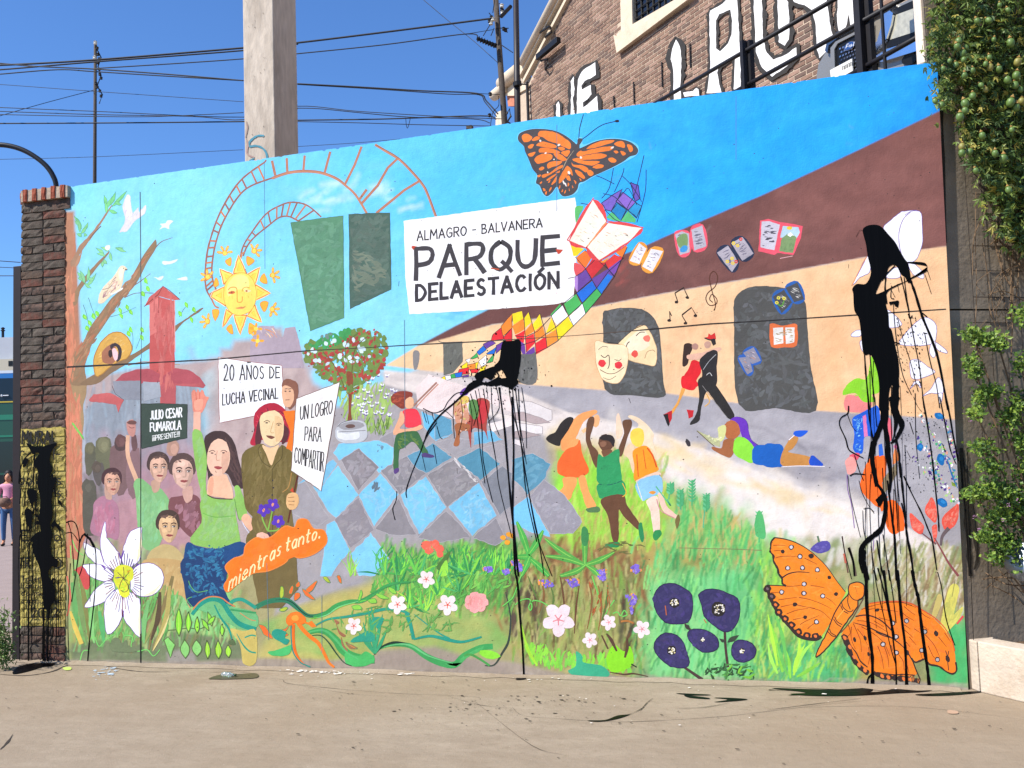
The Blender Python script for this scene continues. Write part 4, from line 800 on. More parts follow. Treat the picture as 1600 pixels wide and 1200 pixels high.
poly('#6e4a33', '465,250 490,205 515,215 510,260 490,330 500,380 540,430 530,520 510,500 480,410 462,350', 1); poly('#6e4a33', '690,235 735,222 750,250 720,340 690,440 665,450 670,390 700,310', 1); dot('#6a4531', 588, 372, 50, 55); poly('#2c2424', '545,340 570,318 620,320 642,350 635,395 610,360 570,350', 1); poly('#7a5238', '560,420 620,410 620,450 580,460', 1); dot('#8b6048', 570, 375, 22, 18)
poly('#2f9a5c', '540,440 580,455 665,405 672,480 685,600 640,625 540,620 530,540', 1); poly('#2f9a5c', '540,625 690,605 705,690 640,715 560,718 538,690', 1); line('#1c5f52', 5, '540,625 610,630 690,604'); poly('#6b4730', '555,722 690,690 720,760 790,860 800,900 780,905 700,830 668,790 665,970 630,980 600,830', 1); poly('#2d8a52', '790,880 812,870 825,960 810,990 795,940', 1); poly('#2d8a52', '585,1000 660,988 672,1010 650,1022 595,1018', 1); line('#f4b03c', 5, '690,620 715,680 690,705'); P.dabs(['#3bab69', '#258650'], '545,450 665,430 690,690 560,700', 40, 30, 40, 7, .5, 46)
M_('painted_dancing_child', 'dark skinned child in green with both arms raised')
# chequered park floor (crisp lozenges)
O(400, 600)
BL = ['#7cc3e4', '#86cbea', '#74bbdd']; 
for c, q in (('#7fcbee', '480,430 520,370 680,360 770,350 860,400 860,430 850,520 770,560 640,400 545,470 520,480'), ('#8b8487', '530,470 640,400 770,520 640,670'), ('#7fc9ec', '380,680 510,510 640,690 500,840 450,790'), ('#7cc6ea', '640,690 780,560 890,690 735,890'), ('#8f8a8e', '780,540 940,450 1060,560 900,690'), ('#7ec6e6', '900,690 1060,580 1190,770 1020,940'), ('#908a8d', '1070,570 1240,470 1400,610 1195,770'), ('#7cc3e4', '1200,770 1390,615 1505,820 1350,950'), ('#948e92', '490,850 640,710 735,910 590,1030'), ('#908b8e', '740,910 890,720 1000,940 880,950'), ('#969093', '1010,960 1190,790 1340,955 1150,990'), ('#7fc9ec', '440,880 490,850 590,1040 520,1120 470,1200 400,1200 430,1000'), ('#86cdf0', '590,1060 720,930 830,1090 740,1200 640,1200'), ('#a39da0', '240,640 300,600 460,840 380,890 225,810'), ('#7fbfdc', '240,640 480,470 510,500 380,680 330,600'), ('#5f97b0', '940,450 1110,370 1225,460 1060,560 1000,520'), ('#9c979a', '780,330 860,300 870,400 770,350'), ('#a39da0', '1120,370 1240,330 1400,360 1240,450'), ('#5590a8', '1250,470 1400,400 1530,500 1400,600'), ('#aaa4a6', '1410,400 1520,370 1600,410 1600,460 1530,490'), ('#86888f', '1410,610 1540,510 1600,560 1600,760 1520,820'), ('#6db9dc', '1030,170 1110,200 1220,320 1120,360 1050,270'), ('#5f9cb8', '1110,180 1220,220 1230,310 1120,350'), ('#6fb3d2', '1360,300 1480,290 1540,350 1360,385'), ('#918c90', '1350,960 1500,840 1560,960 1500,1010')):
    poly(c, q, 0, .03, '#b9b4b6', 3, 1)
P.dabs(['#9ad2ea', '#7fbcd6', '#86c4e0'], '650,690 780,570 890,690 740,880', 40, 46, 60, 10, .8, 47); P.dabs(['#6d7f8a', '#5f6f7a'], '710,620 760,590 780,640 740,700', 14, 40, 80, 10, .4, 48)
P.dabs(['#9ad2ea', '#6fb2d2', '#8fbdd2', '#9cd0e6'], '910,690 1060,590 1185,770 1025,930', 60, 46, 60, 9, .8, 49); P.dabs(['#9ad2ea', '#6fb2d2', '#86b4c8', '#9cd0e6'], '1210,770 1390,630 1500,820 1350,940', 70, 46, 60, 9, .8, 50)
P.dabs(['#a29c9f', '#7f7a7e', '#b3adb0', '#8b8084'], '530,470 640,410 760,520 640,660', 40, 60, 40, 14, .8, 51); P.dabs(['#a29c9f', '#7f7a7e', '#b3adb0', '#8b8084'], '500,850 640,720 735,900 590,1020', 40, 60, 40, 14, .8, 52); P.dabs(['#9f999c', '#857f83', '#97928f', '#a6a0a3'], '1080,570 1240,480 1390,610 1195,760', 50, 60, 40, 14, .8, 53); P.dabs(['#a29c9f', '#7f7a7e', '#b3adb0'], '790,540 940,460 1050,560 900,680', 40, 60, 40, 14, .8, 54)
P.dabs(['#8fb0be', '#6f9aae', '#5a7f90'], '760,370 800,390 800,430 750,430', 10, 30, 50, 12, .6, 55)
P.dabs(['#e8e2de', '#c9c2c0', '#d9d2ce'], '1220,440 1260,470 1400,610 1380,620 1230,480', 22, 30, -45, 5, .15, 56)
O(800, 600)
for c, q in (('#5b93ab', '0,470 130,430 240,500 200,600 100,690 0,580'), ('#7cc6ec', '0,780 100,700 230,930 240,955 100,920 0,870'), ('#9a959b', '110,700 200,600 290,660 380,760 440,860 380,930 240,940')): poly(c, q, 0, .03, '#b9b4b6', 3, 1)
P.dabs(['#b9b4ba', '#8d888f', '#a6a1a8'], '120,700 210,610 400,800 400,900 250,930', 50, 50, 40, 14, .8, 57); P.dabs(['#6fa5ba', '#4f859c', '#7cb0c4'], '0,480 130,440 230,510 100,680 0,580', 36, 60, 20, 14, .4, 58)
for c, q in (('#e6dcd8', '0,100 120,110 250,165 250,225 180,245 60,200 0,190'), ('#b9a5a3', '0,180 70,175 190,215 240,240 150,250 0,215'), ('#efe6e2', '0,235 190,265 190,310 60,320 0,290'), ('#b3a19f', '0,300 60,290 180,320 60,340 0,330'), ('#eadfdc', '0,340 75,355 70,390 0,370')): poly(c, q, 0, 0, '#9d9090', 3)
O(400, 600)
for c, q in (('#f0dcd6', '1000,20 1080,-60 1330,20 1600,80 1600,180 1470,120 1240,220 1010,150'), ('#d9cbc6', '1460,130 1600,180 1600,200 1470,170'), ('#efe2dc', '1450,250 1600,210 1600,260 1480,300')): poly(c, q, 0)
M_('painted_chequered_floor', 'blue and grey lozenge paving of the painted park')
# flower bush, potted tree, running girl, seated woman
P.dabs(['#a8c86a', '#8fb855', '#c3d67e', '#7ea548', '#b9cf78'], '500,10 560,-60 640,-20 800,-20 880,80 860,300 760,330 640,280 540,220', 190, 70, 80, 8, .3, 59); P.dabs(['#6f8f3c', '#5f8038'], '640,200 860,200 800,330 720,320', 50, 70, 85, 4, .25, 60)
for k in range(46):
    x, y = P.rnd.uniform(590, 880), P.rnd.uniform(-60, 200)
    if y < 200: leaf('#f3f0f6', x-13, y-8, x+2, y+6, 9); leaf('#f3f0f6', x+13, y-8, x, y+6, 9); dot('#6b5a9a', x, y+7, 8, 4, 0, 7)
M_('painted_lavender_bush', 'green bush dotted with white and violet flowers')
O(400, 300); TG = ['#7a8f46', '#66803a', '#8a9a50', '#6f7f3f', '#58904a']
P.dabs(TG, '285,960 340,920 420,960 520,880 560,840 640,860 740,850 820,900 830,1000 800,1100 700,1180 560,1250 430,1180 330,1100 290,1020', 420, 44, 60, 20, 1.2, 61)
P.dabs(['#3f9a52', '#2f8a4a', '#4aa85c'], '320,920 380,950 400,900 520,880 560,840 600,850 580,930 420,990 340,980', 60, 40, 70, 20, .8, 62); P.dabs(['#7d8d86', '#5d7f6a'], '390,900 480,880 520,920 420,940', 16, 24, 0, 16, .8, 63)
P.dabs(['#b8403a', '#a2352f', '#c9554a', '#8f3a30'], '285,960 420,980 560,900 640,860 740,850 820,900 830,1000 800,1100 720,1180 560,1200 430,1180 330,1100', 130, 26, 65, 13, .4, 64)
P.dabs(['#cfe6ee', '#e6f3f4', '#b9d6e4'], '400,920 660,860 720,960 760,1050 380,1100 300,1030', 34, 26, 20, 20, .9, 65)
line('#6b5a34', 5, '700,900 620,980 600,1120 570,1260', 1); line('#6b5a34', 5, '420,1000 500,1100 560,1240', 1); line('#6b5a34', 4, '640,880 560,960 570,1100')
O(400, 600); poly('#8b4a2e', '565,-70 605,-60 600,60 595,180 605,270 570,272 580,150 575,40', 1); P.dabs(TG+['#c22f2c'], '530,0 660,0 640,60 560,60', 36, 30, 60, 16, 1, 66)
poly('#c4c5c8', '505,270 530,240 600,225 670,235 690,262 695,330 650,365 560,370 510,350 495,310', 1); poly('#9d9a9c', '515,265 560,240 640,235 680,262 620,285 550,285', 2); poly('#e3e4e6', '510,290 560,310 640,300 640,340 560,350 510,330', 1); poly('#6a5048', '560,262 590,250 620,262 600,275 575,275', 1); line('#5a555a', 4, '510,268 540,240 600,225'); line('#7b777c', 4, '515,300 600,295 685,290')
M_('painted_potted_tree', 'little tree with red fruit in a round white pot')
poly('#8a3a2c', '850,70 900,45 970,50 975,80 930,100 930,150 900,150 870,130 845,110', 1); P.dabs(['#a3442f', '#6f2c24', '#c25a3c'], '850,65 960,55 930,100 920,150 850,120', 26, 40, 10, 7, .4, 67); poly('#f0b98f', '930,105 960,80 985,95 985,140 960,155 935,145', 2); line('#a87a6a', 12, '985,135 1040,80 1130,-10', 1, (.8, 1)); line('#c98a72', 7, '1000,145 1060,80 1140,0')
poly('#ee3a4a', '915,175 950,155 1010,165 1035,245 1010,265 940,270 920,220', 1); poly('#efb088', '905,170 925,190 925,240 900,280 980,275 1030,255 1040,280 970,300 870,318 860,290 890,220', 1); poly('#3b6a3f', '890,310 960,295 1010,300 1050,380 1080,440 1050,450 985,360 930,395 895,420 890,530 860,540 862,400 870,340', 1); P.dabs(['#4f8048', '#2b5535', '#8a9a3c'], '890,320 1000,305 1060,430 990,355 880,420', 30, 40, -40, 8, .6, 68)
poly('#523f74', '1035,440 1060,430 1112,448 1100,462 1045,456', 1); poly('#5a3f7c', '862,535 890,525 892,545 868,562', 1); M_('painted_running_girl', 'girl in a red top running with the flag')
poly('#a8443a', '1390,90 1460,110 1445,230 1440,270 1450,350 1430,300 1400,280 1350,285 1345,400 1330,330 1320,230 1360,150', 1); poly('#c9333a', '1395,110 1445,125 1430,240 1390,230', 1); poly('#d99a7a', '1235,130 1290,100 1320,140 1330,230 1260,250 1240,200', 1); poly('#a8643c', '1245,250 1330,250 1330,290 1280,300 1270,380 1235,385 1250,320', 1); poly('#e3c05c', '1270,90 1320,75 1330,110 1290,125', 1); poly('#6c3f9c', '1275,50 1310,20 1330,45 1320,70 1280,72', 2); poly('#5c8a4a', '1340,100 1385,110 1390,200 1360,220 1330,160', 1)
P.dabs(['#e9a48a', '#f3c8ae', '#b0603c', '#d8c86a', '#8a4a34'], '1240,100 1330,90 1330,300 1250,300', 50, 24, 60, 9, .9, 69); M_('painted_seated_woman', 'seated woman in a red armchair behind black splashes')
# crowd on the left
O(0, 600)
def head(x, y, r, skin, hair, tilt=0, face=True, hs=1.0):
    r *= 1.22; y += r*.05
    poly(hair, [(x+r*a, y+r*b) for a, b in ((-.95, .1), (-1.02, -.5), (-.75, -1.15), (-.2, -1.42), (.4, -1.38), (.85, -1.0), (.98, -.4), (.9, .15), (.3, .4), (-.4, .4))], 2)
    poly(skin, [(x+r*a, y+r*b) for a, b in ((-.72, -.45), (-.5, -.82), (.0, -.95), (.5, -.8), (.78, -.3), (.78, .35), (.6, .85), (.25, 1.25), (-.08, 1.22), (-.45, .85), (-.72, .3))], 2)
    sh = tuple(v*.72 for v in hx(skin, KW)); hl = tuple(min(.8, v*1.18) for v in hx(skin, KW))
    P.poly(sh, [(x+r*a, y+r*b) for a, b in ((.42, -.7), (.76, -.3), (.77, .35), (.58, .85), (.25, 1.22), (.35, .7), (.5, .2))], 2); P.poly(hl, [(x+r*a, y+r*b) for a, b in ((-.35, -.75), (.15, -.8), (.2, -.45), (-.4, -.4))], 2); P.poly(sh, [(x+r*a, y+r*b) for a, b in ((-.7, .1), (-.55, .15), (-.42, .8), (-.55, .75))], 2); dot(hl, x-r*.3, y+r*.32, r*.2, r*.14)
    for k in (-1, 1):
        cx = x+r*(.12+k*.36); dot(sh, cx, y-r*.06, r*.25, r*.16); line('#4a322c', r*.09, [(cx-r*.24, y-r*.24), (cx, y-r*.34), (cx+r*.22, y-r*.24)]); dot('#e8dcd2', cx, y-r*.03, r*.14, r*.06); dot('#2f2222', cx+r*.02, y-r*.03, r*.07, r*.07, 0, 8); line('#3a2824', r*.045, [(cx-r*.17, y-r*.06), (cx, y-r*.13), (cx+r*.17, y-r*.05)])
    line(sh, r*.1, [(x+r*.22, y-r*.2), (x+r*.27, y+r*.22), (x+r*.2, y+r*.38), (x+r*.02, y+r*.38)]); P.poly('#a4524e', [(x+r*a, y+r*b) for a, b in ((-.16, .68), (.05, .6), (.14, .63), (.24, .6), (.44, .68), (.2, .8), (.0, .78))], 1); line('#6a3434', r*.04, [(x-r*.16, y+r*.68), (x+r*.14, y+r*.7), (x+r*.44, y+r*.68)]); line(sh, r*.06, [(x-r*.02, y+r*.98), (x+r*.2, y+r*1.0), (x+r*.36, y+r*.95)])
    P.dabs([hair, tuple(v*1.5 for v in hx(hair)) and '#7a5c50'], [(x-r*.8, y-r*.9), (x+r*.7, y-r*1.2), (x+r*.8, y-r*.7), (x-r*.5, y-r*.7)], 8, r*.5, 30, r*.12, .5, int(x))
for c, q in (('#5c584c', '520,620 560,600 600,640 600,900 560,950 520,900'), ('#62604e', '530,400 560,375 595,390 600,470 570,560 540,560'), ('#6d6c52', '600,360 640,330 690,345 695,420 690,520 640,560 600,480'), ('#7c5f5e', '690,400 760,380 800,440 800,640 740,700 690,560'), ('#54403f', '720,340 760,320 790,340 790,400 750,420 720,400'), ('#8a6a6c', '800,450 870,400 880,640 830,720 790,620'), ('#5f5752', '580,520 640,490 650,560 620,640 590,600'), ('#6b4d4e', '820,330 850,320 860,400 830,420')): poly(c, q, 2)
poly('#c48a7e', '790,240 830,220 850,260 845,310 830,330 800,310', 2); dot('#6f4a44', 825, 240, 30, 14); line('#e0b090', 30, '800,320 800,450 850,590 860,620', 1, (.8, 1)); line('#7a4a44', 4, '805,265 820,275 840,272', 1)
poly('#b07a8c', '590,740 640,700 700,720 740,780 740,960 680,960 570,930 580,820', 1); P.dabs(['#c48a9a', '#a36478', '#d09aa8', '#b5607a'], '590,760 700,730 740,950 580,930', 50, 70, 85, 14, .2, 71); poly('#caa08c', '655,640 690,650 700,720 660,710', 1); head(700, 610, 52, '#d9a68c', '#4c3134')
poly('#84ba78', '835,620 880,590 960,650 1000,650 1055,720 1055,800 990,1020 895,1020 860,880 850,720', 1); P.dabs(['#94c884', '#72ab6a', '#a2d08c', '#7fc090'], '850,640 1040,720 980,1010 900,1000', 70, 80, 80, 16, .3, 72); poly('#c9a088', '945,610 1000,600 995,660 960,680', 1); head(990, 520, 58, '#dcaf95', '#4e3c38')
poly('#7e4e50', '1060,720 1130,700 1210,690 1255,740 1255,900 1200,960 1130,900 1060,820', 1); P.dabs(['#8f5c60', '#6f4246', '#a97680', '#b98a94'], '1070,740 1240,730 1250,900 1190,950', 50, 70, 60, 16, .5, 73); poly('#d0a392', '1140,660 1200,640 1200,720 1160,740', 1); head(1140, 545, 68, '#dfb5a0', '#5a4440')
poly('#c8b077', '920,1080 990,1010 1080,1010 1150,1090 1140,1180 940,1190', 1); O(0, 900); poly('#c9a46a', '900,-100 1150,-90 1160,20 1190,200 1130,120 1000,120 900,40', 1); P.dabs(['#d9bf88', '#b59660', '#d0a868'], '920,-80 1140,-90 1170,120 1000,100', 40, 70, 70, 16, .5, 74)
O(0, 600); head(1050, 890, 62, '#dfb688', '#4a3830')
for x, y, r_, c in ((560, 400, 34, '#6e6a50'), (645, 380, 42, '#7d7a5c'), (755, 355, 36, '#6a4a48'), (605, 520, 34, '#5f5348'), (1080, 400, 46, '#b98f7c'), (545, 640, 40, '#5c584c')): dot(c, x, y, r_*.9, r_*1.15); dot(tuple(v*1.25 for v in hx(c, KW)), x+r_*.2, y+r_*.2, r_*.5, r_*.7)
M_('painted_crowd', 'group of people in green, pink and maroon tops')
poly('#3c4b41', '882,125 1000,122 1170,128 1168,335 885,404', 0, 0, '#2f3a34', 4)
O(0, 0, 1); P.text('JULIO CESAR', 235, 655.5, 284, 651, 13.5, 2, '#f2f2ee', 14, 0, .22); P.text('FUMAROLA', 235, 674, 283, 670.5, 13, 2, '#f2f2ee', 13, 0, .22); P.text('¡¡¡PRESENTE!!!', 238, 689, 281, 681.5, 8, 1.2, '#e4e4de', 7.5, 0, .22)
M_('painted_black_placard', 'dark placard with three lines of white lettering')
# woman in green, raised hand
O(280, 600, 4.615)
poly('#e98f78', '90,60 110,40 125,60 135,35 150,60 165,40 180,60 190,90 215,95 200,130 175,190 150,210 105,200 95,140', 1); poly('#efb39a', '105,200 155,200 155,340 100,345', 0); line('#c8604c', 4, '120,60 125,120'); line('#c8604c', 4, '148,60 148,120'); poly('#f3a58a', '110,120 170,110 165,180 115,190', 2)
poly('#43302f', '180,400 210,360 260,338 330,345 380,390 410,460 430,550 470,680 500,745 400,745 350,650 250,640 215,740 205,640 185,560', 1); P.dabs(['#5a4240', '#33252a', '#6a4c46'], '330,380 400,460 480,730 380,730 340,560', 50, 80, -70, 7, .15, 75)
poly('#8fc05e', '95,350 155,340 180,420 200,560 205,800 390,825 400,740 440,750 490,935 450,980 425,960 400,890 440,1120 430,1170 300,1190 80,1140 160,1000 150,880 160,800 120,600', 1)
P.dabs(['#9fc97a', '#86b564', '#7bc45e', '#a9c98a', '#95b86c'], '110,380 160,370 200,820 400,840 430,1130 120,1130 170,980 160,780', 110, 80, 70, 16, .4, 76)
poly('#efbd9a', '225,670 330,650 360,700 385,760 385,825 320,822 210,800 205,740', 1); poly('#e9a887', '215,690 250,680 240,790 212,795', 1); poly('#f0c3a6', '205,500 230,430 280,395 340,420 365,500 360,580 330,640 280,665 230,640 200,570', 2); poly('#e2b095', '310,500 360,490 350,600 310,650', 2)
line('#5f4038', 5, '215,490 240,478 260,488'); line('#5f4038', 5, '300,485 325,478 345,490'); dot('#4a3030', 238, 498, 10, 5); dot('#4a3030', 320, 496, 10, 5); line('#c08670', 4, '275,480 268,545 290,548'); poly('#a84848', '250,600 275,592 310,600 285,618', 1); line('#8a6050', 4, '262,625 268,640'); line('#4a302c', 7, '205,800 250,822 320,828 385,830'); line('#6fb04c', 6, '170,930 260,960 400,950'); line('#4f8040', 4, '400,830 425,960 440,985'); line('#d9d9e6', 6, '455,990 480,1040 550,1130')
poly('#f0b795', '450,985 490,935 560,1020 620,1060 660,1090 640,1150 590,1150 560,1110', 1); poly('#e8a48c', '560,1090 600,1080 660,1100 640,1160 610,1150', 1)
O(0, 600); poly('#1e4a7c', '1170,990 1230,1010 1350,1030 1500,985 1560,1030 1500,1070 1420,1120 1400,1200 1145,1200 1150,1080', 1); O(0, 900); poly('#1d3f6c', '1145,-110 1400,-110 1410,100 1460,190 1350,150 1190,190 1150,50', 1)
P.dabs(['#2a6494', '#173a64', '#2f7a9c', '#3d8cb0'], '1160,-200 1400,-190 1400,0 1410,110 1200,150 1155,0', 150, 34, 40, 9, 1.2, 77); line('#6fbf5c', 4, '1180,30 1190,60 1230,100 1300,90'); line('#6fbf5c', 4, '1200,130 1170,150 1210,200')
M_('painted_woman_with_raised_hand', 'long haired woman in a green top raising one hand')
# white signs
O(0, 0, 1)
poly('#fbfafa', '341,558 395,566 440,571 446,640 343,661', 0, 0, '#a9746c', 1); P.dabs(['#fdfdfd', '#f1efef', '#eae6e6'], '344,562 440,574 442,638 345,656', 26, 30, 10, 9, .5, 80)
P.text('20 AÑOS DE', 350, 595, 437, 590, 26, 1.9, '#2f2c2e', 16, 0, .3); P.text('LUCHA VECINAL', 348, 633, 434, 622, 17, 1.9, '#2f2c2e', 16, 0, .26); M_('painted_white_sign', 'white sign reading above the red haired woman')
# woman with red hair
O(280, 600, 4.615)
poly('#b8213a', '510,430 540,340 540,230 580,170 640,140 700,140 760,180 800,260 815,350 790,410 740,420 600,400 560,440', 1); P.dabs(['#d9304a', '#8f1c34', '#e84a58', '#6a2030'], '530,400 560,220 660,150 770,200 800,380 760,400', 80, 50, 60, 8, .8, 78)
poly('#5a2a30', '560,300 600,240 590,420 550,440', 1); poly('#5a2a30', '750,300 790,330 780,400 740,430', 1)
poly('#726232', '450,540 480,480 590,430 640,470 665,560 720,460 750,440 800,480 840,540 850,640 850,760 800,900 820,1050 700,1170 560,1170 490,1160 490,1090 560,1000 480,900 460,740 450,640', 1)
O(0, 0, 1); poly('#75643a', '395,780 455,790 462,850 466,920 440,950 405,950 395,900'); O(280, 600, 4.615)
P.dabs(['#857442', '#625428', '#93824e', '#6e5e30', '#7f6a3c'], '460,550 590,450 660,580 740,460 830,560 830,780 790,1100 520,1120 490,900 460,700', 170, 90, 80, 14, .3, 79)
poly('#efc796', '600,440 660,460 720,440 690,520 665,585 625,500', 1); poly('#f0d3a2', '580,260 610,210 690,190 745,240 755,330 740,400 690,445 640,440 600,390', 2); poly('#e6bf8c', '690,230 745,260 745,380 700,420 690,330', 2)
line('#6a4a38', 5, '610,275 635,262 655,275'); line('#6a4a38', 5, '700,290 722,282 738,292'); dot('#4a3430', 632, 280, 10, 5); dot('#4a3430', 718, 296, 9, 5); line('#c8945c', 4, '680,270 660,345 685,352'); poly('#7a4636', '625,375 660,372 690,382 665,395', 1); line('#574a24', 5, '590,440 570,480 600,560 660,600'); line('#574a24', 5, '745,450 740,530 680,600 672,680 675,1100'); dot('#2f2c3a', 675, 695, 5); dot('#2f2c3a', 680, 748, 6); dot('#2f2c3a', 672, 800, 6)
line('#5e2f20', 12, '855,660 825,800 785,1000', 0); poly('#e8b67c', '770,830 790,790 840,785 865,820 855,880 820,908 780,890', 2); line('#9a6238', 4, '785,820 830,815'); line('#9a6238', 4, '785,845 835,845'); line('#9a6238', 4, '790,870 830,872'); poly('#d1452c', '800,770 820,745 825,785', 0); line('#b98a4a', 6, '745,780 790,740 810,640')
M_('painted_woman_with_sign', 'red haired woman in an olive coat holding a white sign')
for k, (x, y) in enumerate(((610, 910), (675, 870), (715, 990))):
    line('#84b64c', 10, [(x, y), (x-10+k*4, y+60), (640, 1060)])
for x, y in ((610, 910), (675, 870), (715, 990)):
    for j in range(5): a = j*1.257+.3; dot('#5b35b0', x+27*math.cos(a), y+27*math.sin(a), 22, 19, a, 9)
    dot('#e6997a', x, y, 9, 14, .3)
poly('#f3b9a2', '560,1085 600,1070 650,1090 665,1110 640,1165 600,1150 570,1130', 1); line('#c98070', 3, '590,1110 620,1150'); line('#c98070', 3, '610,1095 640,1140'); line('#4a3040', 16, '640,1070 670,1120', 0)
M_('painted_violets', 'bunch of violet flowers held between the two women')
O(400, 600); poly('#8d5b48', '160,10 190,-30 240,-20 262,10 260,90 235,140 200,150', 1); poly('#e9b48e', '165,20 200,10 235,40 235,100 215,140 180,140 165,90', 2); poly('#f47a20', '170,170 250,165 235,430 190,400 215,300', 0); dot('#3a2a2a', 185, 45, 7, 4); dot('#3a2a2a', 212, 45, 7, 4); line('#7a4838', 4, '185,100 210,98'); line('#5a3a34', 4, '180,32 198,28'); line('#5a3a34', 4, '202,32 222,28'); M_('painted_man_behind', 'young man with an orange shirt behind the signs')
O(0, 0, 1)
poly('#f8f3ee', '463,623 531,597 502,767 455,735', 0, 0, '#7a5a4c', 1); P.dabs(['#fdfbf8', '#efe8e0', '#f3ece4'], '466,626 526,602 500,760 458,732', 24, 40, 60, 9, .4, 81)
P.text('UN LOGRO', 469, 656, 519, 646, 21, 1.7, '#2f2c2e', 21, .05, .24); P.text('PARA', 476, 688, 502, 690, 21, 1.6, '#2f2c2e', 22, .05, .26); P.text('COMPARTIR', 460, 722, 505, 737, 23, 1.6, '#2f2c2e', 30, .05, .26); M_('painted_white_sign', 'tall tilted white sign on a stick')
poly('#f67a1c', '350,915 358,900 352,885 366,872 380,868 384,852 400,840 412,842 425,838 445,822 460,824 466,812 480,812 490,826 505,828 511,840 508,852 490,866 468,872 455,868 445,880 420,892 395,896 372,912 356,925', 1, 0, '#f58a3c', 1.5)
P.dabs(['#fb8a2c', '#ee6c14', '#f98030'], '358,905 400,848 500,832 480,862 380,900', 50, 26, 20, 8, .5, 82)
P.text('mientras', 357, 923, 438, 866, 24, 2.1, '#fbe6a8', 22, .15, .3); P.text('tanto.', 446, 862, 500, 840, 22, 2.2, '#fbe6a8', 21, .15, .3); M_('painted_orange_banner', 'orange banner with cream handwriting')
# --- plants along the foot of the mural
G3 = ['#4fae4c', '#6fcb4e', '#3f9a4f', '#8bdc4a', '#57b868', '#2f8a4c']
def blades(base, n, ln, spread, cols, w, seed, lean=0, upjit=.35):
    r = random.Random(seed); (x0, y0), (x1, y1) = base
    for k in range(n):
        t = r.random(); x = x0+(x1-x0)*t; y = y0+(y1-y0)*t+r.uniform(-6, 6); a = math.radians(90+lean)+r.gauss(0, upjit); l = ln*r.uniform(.55, 1.25); b = r.uniform(-.2, .2)*l
        dx, dy = math.cos(a)*l, -math.sin(a)*l
        P.line(r.choice(cols), w*r.uniform(.6, 1.3), [(x, y), (x+dx*.5-dy/l*b*.5, y+dy*.5+dx/l*b*.5), (x+dx, y+dy)], 1, (.6, 1, .1), .08)
O(400, 600)
P.dabs(G3, '720,1050 800,1000 1000,1010 1100,1060 1250,1000 1500,1020 1600,1060 1600,1200 740,1200', 230, 70, 70, 10, .5, 101)
for bx, n, s in ((790, 9, 1), (900, 12, 2), (1010, 9, 3), (1260, 10, 4), (1340, 9, 5), (1480, 10, 6), (1560, 8, 7)): blades(((bx-25, 1190), (bx+25, 1190)), n, 150, 0, G3, 13, 102+s, 0, .5)
blades(((560, 1200), (640, 1200)), 5, 150, 0, ['#8fcf4a', '#a8dc5c'], 9, 111, 0, .3); line('#8fcf4a', 9, '590,1040 600,1110 590,1200', 1, (.4, 1)); line('#9bd85c', 7, '520,1090 560,1130 590,1190', 1, (.3, 1)); line('#9bd85c', 7, '640,1080 610,1130 600,1190', 1, (.3, 1))
poly('#4f7a3a', '1130,1140 1200,1050 1212,1065 1160,1160', 1); poly('#9be04a', '1150,1160 1190,1100 1200,1190 1150,1200', 1)
for x, y, r in ((1065, 1010, 34), (1120, 1000, 28), (1145, 1030, 28), (1080, 1040, 26), (1150, 1065, 22)): dot('#f26a52', x, y, r, r*.95)
P.dabs(['#f58a70', '#e0523c'], '1040,980 1160,980 1160,1080 1050,1060', 16, 24, 60, 8, .6, 112)
for x, y in ((1545, 960), (1580, 940), (1570, 990), (1600, 950)): dot('#f2a32c', x, y, 18, 16)
M_('painted_grass_clump', 'green leafy grasses below the chequered floor', kind=None)
O(400, 900)
P.dabs(['#57b04a', '#76c84c', '#4a9a48', '#98d85c', '#3f8f4a'], '740,0 1600,0 1600,60 1200,230 1000,220 860,110 700,130', 190, 80, 75, 11, .5, 113)
for bx, by, n, s in ((960, 200, 9, 1), (1060, 220, 10, 2), (1150, 120, 9, 3), (1260, 100, 8, 4), (880, 90, 7, 5)): blades(((bx-20, by), (bx+20, by)), n, 130, 0, G3+['#a9e24c'], 13, 120+s, 0, .55)
# long ribbon-like stems
line('#2f7a58', 30, '0,196 60,165 130,150 200,155 260,200 320,245 380,245 450,220', 1, (1, 1.1, .4)); line('#16332e', 7, '120,150 190,150 240,175 290,225 340,250 400,245', 1, (.3, 1, .3))
line('#3f9f52', 26, '360,258 430,235 500,185 580,160 660,155 740,110 820,60 900,42 960,40', 1, (.8, 1, .5)); line('#7fdc3a', 8, '340,265 430,250 520,195 600,170 690,150', 1, (.4, 1, .4))
line('#2f9a7c', 16, '370,310 450,270 560,255 700,230 820,205 920,220 960,240', 1, (.5, 1.2, .9)); line('#2a9a80', 22, '940,230 965,300 985,395', 0); line('#2a9a80', 14, '985,395 1080,375 1150,385 1230,405 1300,410 1410,380', 1, (.8, 1.6, .8)); line('#2a9a80', 10, '990,240 1080,310 1150,360 1210,390', 1, (.5, .8, 1))
line('#3f9f52', 52, '310,360 380,340 440,350 500,400 540,460 600,500 680,520 740,520', 1, (.4, 1, 1)); poly('#4bb860', '560,480 640,500 690,470 745,520 690,560 600,562 560,540', 1); line('#2c4a34', 10, '330,375 400,370 450,410 500,480 550,540 600,562', 1, (.3, 1, .4))
line('#3f9f55', 44, '770,452 840,430 960,435 1060,500 1150,540 1240,555 1300,500 1400,450 1480,440', 1, (.4, 1, .8)); line('#1f3a2c', 12, '740,492 790,440 860,415 930,420 985,440', 1, (.4, 1.2, .2)); poly('#4fb060', '1180,545 1245,570 1300,500 1420,440 1400,470 1320,510 1260,565', 1)
